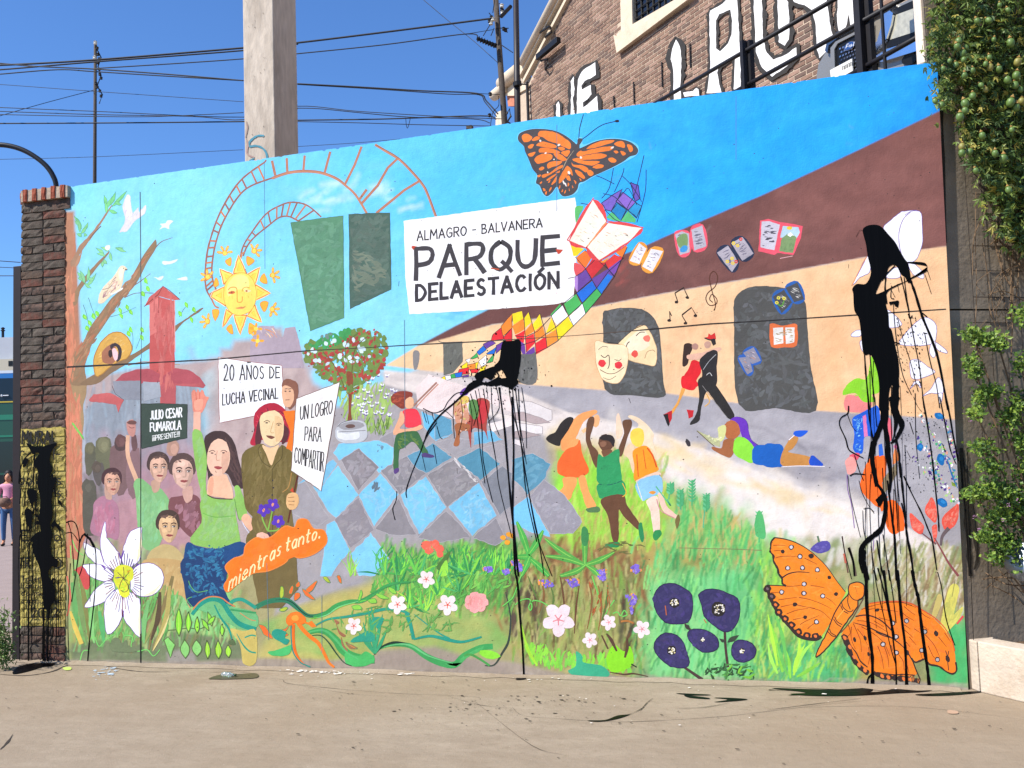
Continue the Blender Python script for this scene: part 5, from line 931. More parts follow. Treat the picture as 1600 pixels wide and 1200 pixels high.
line('#38443a', 12, '1560,100 1590,250 1580,400 1540,480 1490,555 1430,560', 1, (.4, 1.3, .5)); line('#4b9a4a', 14, '1460,560 1400,520 1340,490 1300,500', 1); poly('#8fe03c', '1400,465 1470,465 1530,500 1480,520 1410,500', 2)
for q in ('720,190 735,300 742,480', '790,240 765,360 742,480', '670,290 700,400 740,485', '640,350 690,420 740,485', '820,330 780,420 745,485', '700,200 722,330 738,470'): line('#3aa06c', 22, q, 1, (.15, 1, .4), .1)
poly('#2f9a7c', '590,410 660,360 720,340 740,400 700,410', 1); poly('#2f9a7c', '730,260 800,265 760,330', 1)
for q in ('490,270 520,290 500,300', '500,290 520,340 560,370 540,380 515,350', '530,380 550,430 575,470 545,460', '560,410 600,430 635,450 600,455 570,440'): poly('#a06a4a', q, 1)
for a in ('565,420 600,445 635,455', '20,305 60,320 105,390 70,380 40,350', '300,100 340,60 380,30 360,80 320,110', '290,80 330,105 370,148 340,140 305,115', '205,105 225,60 235,70 225,110', '240,155 245,110 270,105 275,130', '250,50 268,35 275,60 255,70', '505,0 525,0 538,45 520,35', '130,345 180,330 215,300 180,350', '135,370 190,360 200,372 150,385'): poly('#ee6f2e', a, 1, 0, '#3f8a5c', 3)
for q in ('150,130 155,70 172,75 170,130', '420,10 440,5 465,40 440,35', '145,212 175,195 200,200 175,220'): poly('#b5c43c', q, 1, 0, '#3f8a4c', 3)
for q in ('700,150 740,140 755,165 720,170', '750,110 790,115 830,140 780,140', '830,70 860,80 880,110 840,100', '600,190 640,180 665,205 620,210', '640,150 655,90 665,110 650,155'): poly('#8fd24a', q, 1, 0, '#3f9a4c', 3)
line('#3f8a4c', 5, '620,170 720,115 860,55 1000,35')
poly('#f27d25', '190,290 200,250 240,225 280,235 310,270 290,300 240,290 215,310', 1, 0, '#ee6a1c', 4); line('#f27d25', 26, '250,270 290,330 340,380 390,420 430,490 455,540 490,570', 1, (1, .9, .5)); line('#f2701c', 22, '235,300 232,380 240,460 270,520 310,560', 1, (.8, 1, .3)); line('#2a8a7c', 8, '220,310 222,400 235,480 280,540 340,568'); poly('#f27d25', '330,290 350,280 378,315 350,322 335,310'); line('#f27d25', 12, '280,270 310,290 340,300'); dot('#fba23c', 245, 262, 22, 20)
poly('#4fc06c', '75,475 120,465 190,440 220,430 215,480 170,500 100,495', 1); poly('#2a9a80', '100,350 130,330 190,350 180,385 210,400 190,430 150,410 110,385', 1)
line('#2a9a80', 22, '-190,210 -150,160 -100,145 -60,160 0,200', 1); O(0, 900)
poly('#72b878', '1230,200 1290,160 1360,150 1440,190 1600,230 1600,330 1500,330 1420,290 1340,250', 1); line('#23957c', 20, '1200,240 1240,190 1290,155 1340,145 1390,165 1440,240 1500,300 1600,335', 1, (1, 1.4, 1.6)); line('#d9834a', 8, '1205,210 1250,160 1310,130 1380,135 1430,170 1470,190'); line('#23957c', 14, '1340,180 1380,260 1430,330 1450,400', 1, (.6, 1, .5)); line('#3f9a5c', 12, '1440,210 1520,220 1600,230'); line('#d98a5a', 5, '1500,230 1560,270 1600,280')
poly('#cfb963', '1440,330 1520,345 1600,345 1600,540 1520,545 1500,430', 1); line('#2f9a7c', 9, '1480,360 1520,430 1560,470 1600,480', 1, (.5, 1.2, 1)); line('#2f9a7c', 9, '1530,385 1570,370 1600,375')
O(400, 900); line('#57b86a', 16, '330,352 400,338 450,352 510,410 560,470 640,520', 1, (.5, 1, .5)); line('#6cc47a', 14, '800,445 900,425 980,440 1080,500 1230,545', 1, (.3, 1, .3)); line('#7fd08a', 8, '380,262 450,240 520,192 640,158', 1, (.3, 1, .3)); P.dabs(['#4f9a50', '#8fc05a', '#6fae52', '#3f8a48'], '400,240 760,160 1200,230 1380,330 1000,370 600,380 420,330', 90, 60, 60, 7, .7, 131)
O(0, 900)
M_('painted_twisting_vine', 'green and teal vine ribbons with an orange knot'); O(0, 900)
# outlined leaf rows
DK = '#5c7040'
line(DK, 5, '1030,340 1100,335 1180,325 1250,330 1300,300'); line('#6a8a4c', 3, '1030,400 1100,440')
for x, y0, y1, w in ((1118, 200, 372, 42), (1178, 225, 350, 34), (1232, 258, 355, 30), (1388, 300, 375, 24)): leaf('#8fe03c', x, y1, x, y0, w, DK, 6, 0, '#b5ee52')
for a in ((1305, 340, 1262, 268), (1325, 310, 1300, 225), (1300, 300, 1345, 250)): leaf('#8fdc44', *a, 26, DK, 5)
poly('#8ad06c', '1025,400 1050,380 1095,430 1065,512', 0, 0, DK, 6); 
for x, y0, y1, w in ((1155, 400, 510, 58), (1228, 400, 498, 62), (1295, 405, 515, 36), (1362, 402, 515, 42), (1425, 430, 508, 36)): leaf('#8fcf72' if w > 50 else '#a5e03c', x+5, y1, x, y0, w, DK, 6, 0, '#b5ea5c' if w < 50 else None)
poly('#5f7048', '1430,405 1465,400 1470,430 1430,425', 1)
M_('painted_leaf_row', 'rows of outlined lime leaves near the ground')
O(0, 900)
P.dabs(['#5fae54', '#7fc96a', '#4c9448', '#9bd87c', '#6f8f48'], '440,-40 640,-20 1100,60 1180,160 1050,300 1030,420 460,430 440,200', 260, 110, 82, 8, .22, 141)
for q, c in (('470,0 490,120 520,300 545,430', '#7f9a5c'), ('500,0 530,160 560,420', '#8a8a4c'), ('450,40 470,200 480,400', '#6fae62'), ('580,150 570,300 590,420', '#8fd07a'), ('1080,0 1040,150 960,330 930,460', '#8a7a4c'), ('1030,60 985,220 905,420', '#9aa35c'), ('1000,100 990,250 945,400', '#5c4a34'), ('1060,60 1040,260 960,460', '#b9a860'), ('930,150 900,300 900,420', '#7fbf72'), ('620,220 640,330 650,420', '#5fb46a')): line(c, 34, q, 1, (.5, 1, .25), .05)
line('#e3c45c', 30, '440,220 470,320 510,425', 1, (.4, 1, .9)); line('#e3cf8c', 14, '1060,240 1020,350 955,470', 1, (.2, 1, .3)); poly('#d2514c', '450,-20 480,-30 530,80 560,60 545,-50 500,-60', 1); line('#e0725c', 10, '420,0 440,130 420,250', 1)
for q in ('500,530 520,470 560,465', '560,400 590,380 620,440 660,400 720,360 700,340', '780,370 830,380 820,440 860,470 920,460 960,500 1000,460', '450,-230 480,-160 520,-130', '440,-190 445,-110'): line('#7fd46a', 6, q)
poly('#73805c', '700,400 740,385 760,420 790,400 800,430 860,470 700,470', 1)
M_('painted_reeds', 'tall olive and green reeds behind the white flower')
# white passion flower
O(120, 800, 5); WH = '#fdfbfd'
for q in ('345,360 400,180 440,140 500,118 510,150 500,340 470,400 400,430', '215,400 185,250 190,180 215,80 228,100 235,200 330,320 345,400 300,450', '290,480 200,440 110,370 70,320 55,240 120,270 180,300 210,390', '250,540 180,535 100,500 70,450 45,415 150,405 210,420 290,480', '270,530 200,560 130,620 90,690 60,740 100,745 200,710 260,670 300,600', '230,680 215,760 220,880 240,955 300,920 350,830 360,700 320,600', '360,700 370,830 420,900 500,985 500,800 490,680 400,620', '440,440 520,400 600,405 660,450 680,510 660,590 590,650 500,660 420,600'):
    poly(WH, q, 2, 0, '#7a4a9c', 4.5)
poly('#f7efc0', '505,160 508,250 500,320 470,390 480,300', 1); poly('#f4e6c0', '660,560 600,640 520,655 600,610', 1); poly('#f6ecc8', '500,740 500,970 480,930 485,800', 1)
line('#6b3f9c', 9, '330,320 345,365 370,300'); line('#6b3f9c', 10, '355,760 358,820 365,770'); line('#6b3f9c', 12, '195,415 225,445'); line('#6b3f9c', 10, '440,440 490,405')
for k in range(44):
    a = k/44*6.283+.05; c = (365, 545); r0, r1 = 95, 150+P.rnd.uniform(0, 55)+(60 if 1.2 < a < 2.0 else 0)+(40 if 3.6 < a < 5.2 else 0)
    line(P.rnd.choice(['#6b3f8c', '#8a4a5c', '#9a5a4a', '#553a7c']), 5, [(c[0]+r0*.9*math.cos(a), c[1]+r0*math.sin(a)), (c[0]+r1*.8*math.cos(a), c[1]+r1*math.sin(a))], 0)
poly('#e0e23a', '290,500 300,440 340,415 400,415 440,450 440,520 400,570 415,640 380,670 340,650 320,590 295,550', 2); P.dabs(['#9fd23c', '#f2ea4a', '#c9c832', '#b5dc3c'], '300,460 430,440 420,530 390,650 340,640 310,550', 46, 24, 50, 9, 1, 83)
for q in ('365,430 370,480 365,520', '320,470 360,510 400,540', '330,600 350,540 385,500 410,470', '300,515 340,510 370,525 400,570 400,610 370,625 345,610'): line('#5a3a34', 5, q)
line('#e05a2c', 5, '395,470 420,455'); line('#5b3a8c', 8, '310,515 335,510')
M_('painted_white_passion_flower', 'large white flower with purple edges and a yellow middle')
# right half: star leaves, thicket, small flowers
O(800, 600)
for q in ('30,860 70,960 110,1080', '195,915 150,1000 100,1070', '0,1080 100,1080 115,1075', '100,1080 170,1140 230,1200', '60,1200 90,1130 110,1080'): line('#4fae4c', 44, q, 1, (.3, 1, .5)); line('#83cf5a', 5, q)
for q in ('450,890 455,1000 455,1130', '205,965 300,1040 450,1130', '640,1050 550,1100 460,1130', '210,1075 330,1090 450,1130', '460,1130 400,1170 300,1200', '460,1130 520,1170 540,1200'): line('#5aa84a', 40, q, 1, (.25, 1, .5)); line('#8fd25a', 5, q)
poly('#3f8a4c', '432,940 445,890 470,905 480,960 465,1010 440,1000', 1)
for q in ('900,640 990,760 970,720', '980,720 990,610', '1130,600 1125,760', '1060,700 1055,790', '1215,680 1200,830 1195,900'): line('#5fb884', 8, q)
for x, y, h in ((1125, 600, 160), (1052, 660, 120), (1215, 690, 110), (990, 620, 70), (1545, 800, 190)):
    for k in range(7): yy = y+h*k/8; leaf('#4fae6f' if k % 2 else '#6cc58a', x, yy+18, x-26, yy-6, 12); leaf('#52b074', x, yy+18, x+24, yy-10, 12)
    line('#4fae6f', 8, [(x, y), (x, y+h)])
poly('#56b46a', '1540,790 1570,830 1585,960 1530,950 1515,880', 1)
P.dabs(['#6b6a3a', '#56602f', '#7f7a44'], '520,970 830,990 840,1080 530,1050', 18, 50, 5, 6, .4, 84)
M_('painted_star_leaves', 'long pointed green leaves at the children\'s feet')
O(800, 900)
P.dabs(['#8fdc3a', '#7fcf4a', '#a9e83c', '#5fbf5c'], '60,430 130,400 400,480 560,460 760,540 760,620 560,610 350,600 140,570', 150, 90, 84, 14, .25, 85)
poly('#3fae82', '400,470 440,500 450,540 560,560 610,610 570,640 450,640 380,620 350,590 400,560', 1); poly('#8fe02a', '600,480 640,430 700,470 740,440 760,540 700,590 620,600 590,540', 1)
for q in ('60,300 90,430 150,550', '80,420 110,490 160,560'): line('#a5dc3c', 16, q, 1, (.3, 1, .6))
for q in ('0,150 20,60 60,0', '100,0 130,80 160,150', '180,20 200,120 170,230', '240,60 260,150 220,260', '300,0 320,120 330,260', '420,60 400,200 390,360', '480,40 500,160 470,330', '540,60 560,200 540,340', '600,40 590,160 560,280'): line(P.rnd.choice(['#6f4a30', '#7d8a42', '#8c6238', '#5f7a3c']), 13, q, 1, (.4, 1, .4), .1)
for q in ('60,-10 20,100 0,140 -60,190', '500,0 520,60 540,120', '640,150 600,210 580,250', '20,180 60,150 110,145 125,190 115,215 105,190 130,155 180,160 225,185', '630,235 660,225 680,250 700,215 720,240 690,255'): line('#6fcf5c', 7, q)
for q in ('560,370 600,455', '590,360 620,400 655,470', '720,390 720,450 705,510'): line('#5c4030', 22, q, 1, (.4, 1, .5))
line('#b5753a', 12, '680,285 720,280 760,295'); line('#5c4030', 12, '610,600 700,615 760,610 850,628', 1, (.4, 1, .4)); line('#2f3a26', 8, '745,550 780,570')
P.dabs(['#b5552c', '#c9703c', '#8a4a28'], '480,30 620,60 620,220 500,250', 22, 40, 84, 5, .2, 86)
M_('painted_thicket', 'brown and olive thicket with lime shoots')
def bloom(cx, cy, r, col, mid, rot=0, pet=5, sq=1.0, mr=.22):
    for k in range(pet):
        a = rot+k*2*math.pi/pet; dot(col, cx+r*.55*math.cos(a), cy+r*.6*math.sin(a)*sq, r*.44, r*.36, a, 12, .06)
    dot(col, cx, cy, r*.4); 
    for k in range(5): a = rot+k*1.257; line(mid, r*.07, [(cx, cy), (cx+r*mr*1.6*math.cos(a), cy+r*mr*1.6*math.sin(a))], 0)
    dot(mid, cx, cy, r*mr*.45)
bloom(290, 272, 105, '#f7dfe0', '#e58a90', .3); M_('painted_pink_flower', 'pale pink blossom, biggest of the small white ones')
for x, y, r in ((605, 290, 50), (487, 400, 50), (813, 332, 56)): bloom(x, y, r, '#f7e3e0', '#e58a90', .5)
O(400, 900)
for x, y, r in ((612, 312, 54), (885, 178, 60), (1198, 180, 66), (1065, 20, 56)): bloom(x, y, r, '#f8e6e0', '#e2553c', .4)
M_('painted_small_flowers', 'scattered little white and pink blossoms')
for k in range(7): a = k*.9; dot('#f3aaa4', 1378+46*math.cos(a), 165+40*math.sin(a), 32, 28)
dot('#f3a09c', 1378, 165, 45, 40); P.dabs(['#e8776a', '#f7c4bc'], '1320,120 1440,120 1440,210 1320,210', 18, 24, 80, 6, .3, 87); M_('painted_pink_carnation')
O(800, 900)
def puff(cx, cy, w, h, seed):
    P.dabs(['#f0903c', '#f4a85c'], [(cx-w*.8, cy-h), (cx+w, cy-h), (cx+w, cy+h*.6), (cx-w*.8, cy+h*.6)], 10, w*.5, 60, 8, .9, seed)
    P.dabs(['#6b4fc0', '#5638a8', '#8f78d8', '#7a5ccf', '#b9a5e8'], [(cx-w, cy-h*.7), (cx+w*.6, cy-h), (cx+w, cy+h*.5), (cx, cy+h)], 34, 20, 60, 9, .9, seed+1)
for i, (x, y, w_, h_) in enumerate(((210, 48, 55, 32), (375, 45, 50, 35), (560, 12, 35, 22), (745, 150, 45, 45), (745, 215, 12, 30))): puff(x, y, w_, h_, 200+i*2)
O(400, 600)
for i, (x, y, w_, h_) in enumerate(((1450, 1160, 42, 22), (1620, 1120, 36, 28), (1640, 1150, 30, 30), (2160, 1180, 35, 25), (2370, 1160, 40, 32), (1560, 1175, 30, 22))): puff(x, y, w_, h_, 220+i*2)
M_('painted_violet_puffs', 'small violet and orange flower heads in the thicket')
# dark blue flowers
O(800, 900)
line('#4a3834', 22, '1060,560 1120,600 1190,648', 1, (.6, 1)); line('#4a3634', 16, '1330,350 1335,450 1350,570'); line('#5a3f30', 12, '1080,300 1115,335'); leaf('#3a4436', 1345, 415, 1418, 370, 32); leaf('#3a4436', 1335, 415, 1295, 390, 20); leaf('#3f3a34', 1080, 300, 1115, 340, 26)
P.dabs(['#2f4a30', '#3a6a3c', '#4f8a44', '#7fc83c', '#28402c'], '1200,560 1300,540 1500,550 1530,640 1480,670 1200,650', 70, 44, 40, 13, .8, 88)
for q, sd in (('885,150 900,90 950,50 1020,48 1080,80 1125,120 1128,220 1100,290 1030,300 960,290 905,230', 1), ('1165,120 1210,85 1290,85 1350,110 1410,140 1425,210 1410,290 1370,340 1320,348 1250,300 1200,250 1185,180', 2), ('885,450 905,390 960,355 1030,370 1075,420 1090,480 1110,540 1080,575 990,565 920,510', 3), ('1095,375 1110,340 1170,330 1240,350 1285,390 1290,440 1260,470 1190,475 1130,430', 4), ('1370,460 1390,410 1440,400 1500,420 1525,460 1510,510 1450,540 1390,520', 5)):
    poly('#39335f', q, 2, 0, '#2a2440', 5); P.dabs(['#453c72', '#2f3052', '#52408a', '#3a3a58', '#4a3f60'], q, 70, 40, 60, 14, 1.2, 300+sd)
for x, y, r in ((1015, 168, 28), (1292, 205, 40), (1000, 465, 26), (1190, 398, 13), (1438, 468, 16)):
    dot('#2a2420', x, y, r*1.15)
    for k in range(int(r*.8)): a = P.rnd.uniform(0, 6.28); q = r*.85*math.sqrt(P.rnd.random()); dot(P.rnd.choice(['#f2e8d8', '#e8d8a0', '#f6efe6']), x+q*math.cos(a), y+q*math.sin(a), 5, 4, 0, 7)
line('#b5603c', 7, '958,185 965,245'); line('#b5603c', 6, '1200,270 1215,295')
M_('painted_blue_flowers', 'five dark blue round flowers on green')
# right: yellow-green blades under the big butterfly, coral flowers, dotted garlands
O(1200, 900)
for k, q in enumerate(('0,240 30,400 60,560', '20,300 60,440 90,600', '60,420 80,500 120,620', '290,410 220,480 170,600', '200,390 190,500 160,620', '110,460 130,540 140,640', '40,220 90,380 120,560', '0,420 20,520 60,610', '230,430 180,520 160,600', '330,540 250,590 180,630')): line(['#b5ea4a', '#8fd84a', '#6fbf5a', '#a8e85c'][k % 4], 24, q, 1, (.2, 1, .5), .08)
for q in ('1140,60 1195,75 1170,200 1140,330 1080,360 1085,240', '1215,190 1200,260 1140,330 1100,370 1120,300'): poly('#d9cf62', q, 1); P.dabs(['#e8dc6a', '#b5b45c'], q, 20, 60, 70, 12, .2, 89)
poly('#c9b56a', '1060,120 1090,150 1040,280 1010,300', 1); line('#e0504c', 14, '1180,300 1220,250', 0, (.7, 1))
for q in ('720,80 740,170', '1130,60 1080,250 1070,370', '540,110 560,160', '650,90 660,120', '770,60 800,100', '1170,20 1150,130'): line(P.rnd.choice(['#a58a5c', '#7d7a48']), 12, q, 1, (.3, 1, .3))
M_('painted_yellow_blades', 'lime and yellow grass blades around the big butterfly')
O(1200, 600)
poly('#5a4fa0', '265,1030 310,990 370,980 392,1010 380,1040 330,1060 290,1050', 2); P.dabs(['#7d72bd', '#4a3f8c'], '290,1000 380,990 370,1050 300,1050', 16, 26, 30, 10, .8, 91); line('#5f7a5a', 12, '310,950 320,990'); line('#6a5a4a', 16, '510,1020 530,1100 548,1200', 1, (.5, 1.2)); line('#6a4a40', 10, '465,950 480,1060 500,1180', 1, (.5, 1)); line('#c0604a', 12, '475,1060 485,1120')
M_('painted_dry_grass')
for q in ('980,790 1000,740 1025,710 1050,760 1055,840 1040,865 1000,830', '885,810 920,830 970,880 970,920 950,938 900,900', '1085,850 1120,800 1170,760 1190,745 1190,830 1160,890 1110,915', '1025,890 1055,880 1055,950 1040,990 1030,940'): poly('#ee5a48', q, 1); P.dabs(['#f58068', '#dd4038', '#f8a08a'], q, 26, 34, 60, 8, .5, 92)
line('#8a4a4a', 16, '1040,960 1090,1050 1130,1120 1190,1200', 1, (.5, 1)); line('#6a5a5c', 26, '1130,900 1090,950 1080,1010', 1, (1, .5)); line('#7a4a4c', 12, '960,930 1010,970 1050,1000', 1, (.5, 1))
M_('painted_coral_flowers', 'coral red flame shaped flowers by the right edge')
r_ = random.Random(77)
for a, b in (((900, 460), (1190, 750)), ((930, 330), (1080, 540)), ((960, 200), (1160, 520)), ((1090, 200), (1190, 480)), ((1080, 380), (1190, 640)), ((1010, 500), (1200, 760))):
    for k in range(34):
        t = k/34; x = a[0]+(b[0]-a[0])*t+r_.uniform(-16, 16); y = a[1]+(b[1]-a[1])*t+r_.uniform(-16, 16)
        if x > 1183+(y-460)*.05: continue
        dot(r_.choice(['#8fe05c', '#ffffff', '#f0d8e8', '#5a3a8c', '#4fae7c', '#3f7a5c', '#e8a08a', '#4a2f7c', '#b9e08c', '#3a8ab0']), x, y, r_.uniform(3, 13), r_.uniform(3, 9), r_.uniform(0, 3), 8)
for x, y, rx, ry, t in ((1070, 200, 32, 20, .3), (950, 395, 20, 24, 0), (1080, 470, 24, 38, -.2), (1090, 740, 36, 26, .6)): dot('#0f6cb0', x, y, rx, ry, t); dot('#2a86c8', x+4, y-4, rx*.5, ry*.4, t)
line('#1f6aa8', 10, '1120,470 1150,570 1185,650', 1, (.6, 1, .4)); M_('painted_garlands', 'dotted garlands with blue petals at the right edge')
# white kerchief shapes
O(1300, 330, 3.87)
PU = '#6a4a9c'
for q in ('120,450 160,370 210,275 235,300 225,370 170,400', '310,100 360,50 410,10 440,0 530,0 545,80 548,180 530,250 500,300 450,310 400,240 350,160', '330,400 350,360 400,340 410,400', '460,320 500,320 550,370 550,408 490,380', '115,755 140,725 175,720 172,755', '170,790 190,780 190,850 172,820', '315,610 345,600 400,650 420,690 350,705 325,670', '410,805 470,710 540,650 580,645 625,680 632,740 600,805', '620,790 680,830 695,858 640,840', '590,850 600,800 625,790 625,870 610,885', '475,905 520,898 580,940 625,972 570,1000 490,1015 472,960', '470,1075 500,1030 530,1030 535,1070 510,1040', '548,1118 600,1070 640,1005 665,1030 668,1105 600,1100', '640,1110 668,1100 660,1160 645,1150'): poly('#faf6fb', q, 1, 0, PU, 3)
line('#7a5a9c', 4, '475,5 430,50 405,130 408,210 420,260'); line(PU, 3, '530,0 480,0 440,25')
line('#e0955c', 6, '210,275 160,370 120,450', 0); line('#7a58b0', 3, '200,300 150,395')
M_('painted_white_kerchiefs', 'white knotted kerchiefs with violet outlines')
# child with green hair, half hidden by black paint
O(1300, 620, 4.286)
poly('#f08a86', '90,0 160,-10 260,20 250,90 180,105 90,85', 1); O(1300, 330, 3.87); poly('#8fd62c', '65,1110 90,1050 150,1010 210,1010 240,870 275,900 290,1080 240,1110 260,1150 190,1150 140,1100', 1); P.dabs(['#a5e24a', '#7cc028'], '80,1100 200,1020 270,900 280,1080 200,1140', 26, 40, 60, 12, .7, 93)
O(1300, 620, 4.286)
poly('#1f5fd0', '135,150 190,110 250,80 310,65 320,180 300,270 220,265 205,370 170,378 140,350 150,250', 1); P.dabs(['#5fa8e0', '#3f7fd8', '#8cc8ea', '#1550c0'], '140,150 200,120 200,260 200,370 150,350 160,250', 46, 26, 20, 8, .5, 94); poly('#e07ab0', '205,130 225,120 240,265 215,268'); poly('#f06a7a', '370,140 395,160 405,260 380,310 375,220', 1); poly('#ee5a6c', '120,390 175,375 185,400 160,430 130,420', 1); poly('#f5a49a', '90,430 130,400 165,440 155,500 110,520 95,480', 1)
poly('#fb6a1c', '190,570 240,430 300,395 355,400 362,500 330,600 345,700 410,690 470,760 485,880 460,900 410,920 365,870 350,760 290,730 220,660 195,620', 1); P.dabs(['#ff7c2c', '#e85a14'], '210,580 350,410 340,600 460,780 400,880 280,700', 46, 60, 60, 12, .8, 95); poly('#2f6ad0', '310,320 335,315 345,390 315,400'); poly('#8a7a5c', '340,560 400,480 430,450 430,520 390,590 350,640', 1); poly('#c9608a', '410,330 440,310 440,350 420,350'); poly('#f08a4a', '405,450 420,345 450,400 440,430', 1)
line('#8a6aa0', 6, '100,520 105,620 130,720 150,880'); line('#7a4a9c', 5, '280,960 275,1030')
M_('painted_child_with_balloon', 'child with lime hair, mostly covered by black paint')
# large butterfly
O(1190, 830, 6); BKO = '#3a2a26'
poly('#fb8a22', '118,60 200,72 300,100 400,150 480,205 600,320 700,460 790,575 750,640 720,700 640,860 560,990 500,1010 440,1010 350,985 270,900 200,830 140,770 90,640 40,540 40,505 190,510 215,515 190,440 150,350 110,260 80,190 85,120', 0)
P.dabs(['#fd9430', '#f27d1a', '#ff9c3c', '#f58420'], '130,80 300,110 480,215 760,580 620,860 500,980 300,900 150,760 80,540 210,520 140,300', 130, 110, -20, 20, .7, 96)
line(BKO, 12, '118,60 200,70 300,98 400,148 480,205', 1, (1, .6)); line(BKO, 7, '480,205 600,320 700,460 785,570'); line(BKO, 18, '120,62 90,100 85,150 80,190 110,230 112,280 150,350 160,400 190,440 195,490 230,515', 1, None, 0, .4); line(BKO, 9, '45,505 120,508 210,512'); line(BKO, 14, '195,435 250,400 330,382 420,385 450,390', 1, (1, .4))
for q in ('110,132 170,130 225,135', '115,185 160,180 200,190', '130,250 200,235 340,235', '400,250 460,280 520,310', '235,515 300,515 380,505', '460,510 520,515 590,530', '90,575 140,575 185,570', '155,645 250,630 330,620', '350,620 450,640 560,680 650,725', '180,710 240,695 310,685', '235,775 330,740 440,722', '450,715 560,750 650,830', '295,830 350,818 400,808', '360,875 420,840 540,790', '430,915 470,880 510,855', '330,690 420,710 500,722', '600,620 650,650 700,700'): line('#8a3a1a', 6.5, q, 1, (1, .5))
for x, y in ((55, 540), (92, 610), (130, 690), (160, 760), (220, 822), (280, 880), (345, 945), (425, 978), (505, 985)): dot(BKO, x, y, 38, 34); dot('#f27a34' if x > 100 else '#8a6a66', x, y, 17, 14, .8)
line(BKO, 32, '50,520 80,620 140,740 200,820 270,900 340,975 420,1005 510,1012 560,985')
for x, y in ((55, 540), (92, 610), (130, 690), (160, 760), (220, 822), (280, 880), (345, 945), (425, 978), (505, 985)): dot('#ee7a3a' if x > 100 else '#7a6266', x, y, 15, 12, .8)
for x, y in ((278, 150), (360, 237), (383, 343), (245, 345), (523, 362), (398, 495), (397, 582), (188, 570), (573, 607), (515, 850)): dot(BKO, x, y, 25); dot('#d8cfd4', x, y, 16)
for x, y, r in ((197, 190, 18), (465, 233, 24), (635, 433, 17), (698, 588, 18), (312, 686, 20), (408, 806, 17)): dot(BKO, x, y, r*1.1, r)
O(1270, 900, 6.316)
poly('#f98420', '480,330 560,270 700,250 860,255 980,280 1080,340 1200,420 1310,540 1370,640 1400,740 1410,860 1415,930 1390,965 1300,935 1230,880 1150,870 1090,820 1010,850 980,800 1030,960 1000,990 900,985 780,985 640,950 560,960 480,900 400,790 330,680 285,580 300,540 400,440', 0)
P.dabs(['#fd9430', '#f27d1a', '#ff8c34', '#f2702a'], '480,340 860,270 1200,440 1380,700 1390,930 1100,800 980,780 1000,950 640,940 420,780 310,600', 190, 110, -40, 20, .8, 97)
line('#d9502a', 10, '560,270 700,252 860,250 980,275 1080,335 1200,410 1300,510 1370,630 1400,740'); line(BKO, 16, '1410,850 1418,930 1380,965 1320,945 1260,900 1220,885 1150,870 1110,820 1060,835 1010,850 970,810', 1, None, 0, .3); line(BKO, 46, '295,580 328,650 360,740 410,835 470,905 550,962', 1, None, 0, .3); line(BKO, 44, '600,955 680,990 760,1000 860,1010 960,1020 1060,1040', 1, None, 0, .4); line(BKO, 12, '940,760 985,840 1020,930 1060,1020')
line(BKO, 12, '300,575 340,600 370,680 430,760 470,840 540,900', 1, None, 0, .4); line(BKO, 12, '600,950 700,960 800,975 900,970 1000,980', 1, None, 0, .4)
for x, y in ((315, 610), (365, 700), (410, 800), (455, 880), (515, 930), (685, 985), (745, 1000), (900, 1015), (960, 1018)): dot('#f2803c', x, y, 16, 24, -.6)
P.dabs([BKO, '#5a4438', '#c97a3c'], '920,960 1020,970 1080,1040 1040,1060 920,1040', 40, 36, 75, 7, .3, 98)
line(BKO, 13, '420,400 520,385 620,410 700,460 780,540'); line(BKO, 12, '400,460 540,500 640,550 760,600 860,670 900,710', 1, (.5, 1.3, .5)); line(BKO, 10, '620,550 700,590 780,610')
for q in ('480,330 600,290 720,265', '700,262 860,260 980,290', '880,260 950,285 1020,310', '550,330 610,320', '660,330 760,340 840,350', '900,300 960,350 1010,385', '1070,360 1110,395 1160,420', '440,440 560,455 700,530 740,560', '650,410 760,440', '860,340 930,400 1000,440', '900,480 960,520', '1000,520 1060,560', '890,520 960,580 990,610', '1080,490 1140,530', '1110,580 1190,670 1240,770 1250,800', '1140,690 1180,780 1230,840', '1240,600 1320,700', '1300,560 1360,650', '440,520 500,600 540,680', '480,500 600,570 700,660 760,790', '640,690 680,800 700,920', '700,680 740,800 750,900', '400,470 440,560 470,640 480,750', '380,500 380,620 420,720', '550,700 560,800 545,880', '770,680 790,740', '850,780 890,840 900,930', '950,600 1020,680', '1060,740 1080,820', '930,880 950,960', '350,480 370,560 340,600', '600,440 700,500', '920,650 960,700'): line('#7a3018', 7, q, 1, (1, .5))
for x, y in ((925, 443), (788, 465), (693, 675), (822, 600), (825, 755), (1075, 733), (1230, 825), (1105, 550)): dot(BKO, x, y, 27); dot('#b9b0b0' if x > 900 else '#d0c4c4', x, y, 17)
for x, y, rx, ry in ((635, 335, 24, 17), (1217, 567, 22, 30), (413, 628, 15, 26), (515, 612, 15, 26), (1330, 815, 20, 36), (930, 755, 20, 28), (550, 770, 14, 22)): dot(BKO, x, y, rx, ry, -.3)
line(BKO, 8, '1310,735 1330,790 1340,740'); line(BKO, 8, '1330,840 1340,930')
poly('#f88a26', '350,120 370,80 430,60 490,75 508,120 500,200 450,240 440,300 370,400 300,500 240,590 200,640 110,740 40,800 35,770 90,650 140,560 200,400 280,260 350,180', 1, 0, BKO, 12)
for q in ('350,120 360,180 400,230 450,238 500,215', '285,260 300,310 350,350 380,350 400,330', '275,290 300,340 350,370', '215,400 240,450 290,480', '205,425 240,475 280,500', '165,520 180,560 230,590', '150,550 190,590 240,600', '350,190 345,260 370,330'): line(BKO, 9, q)
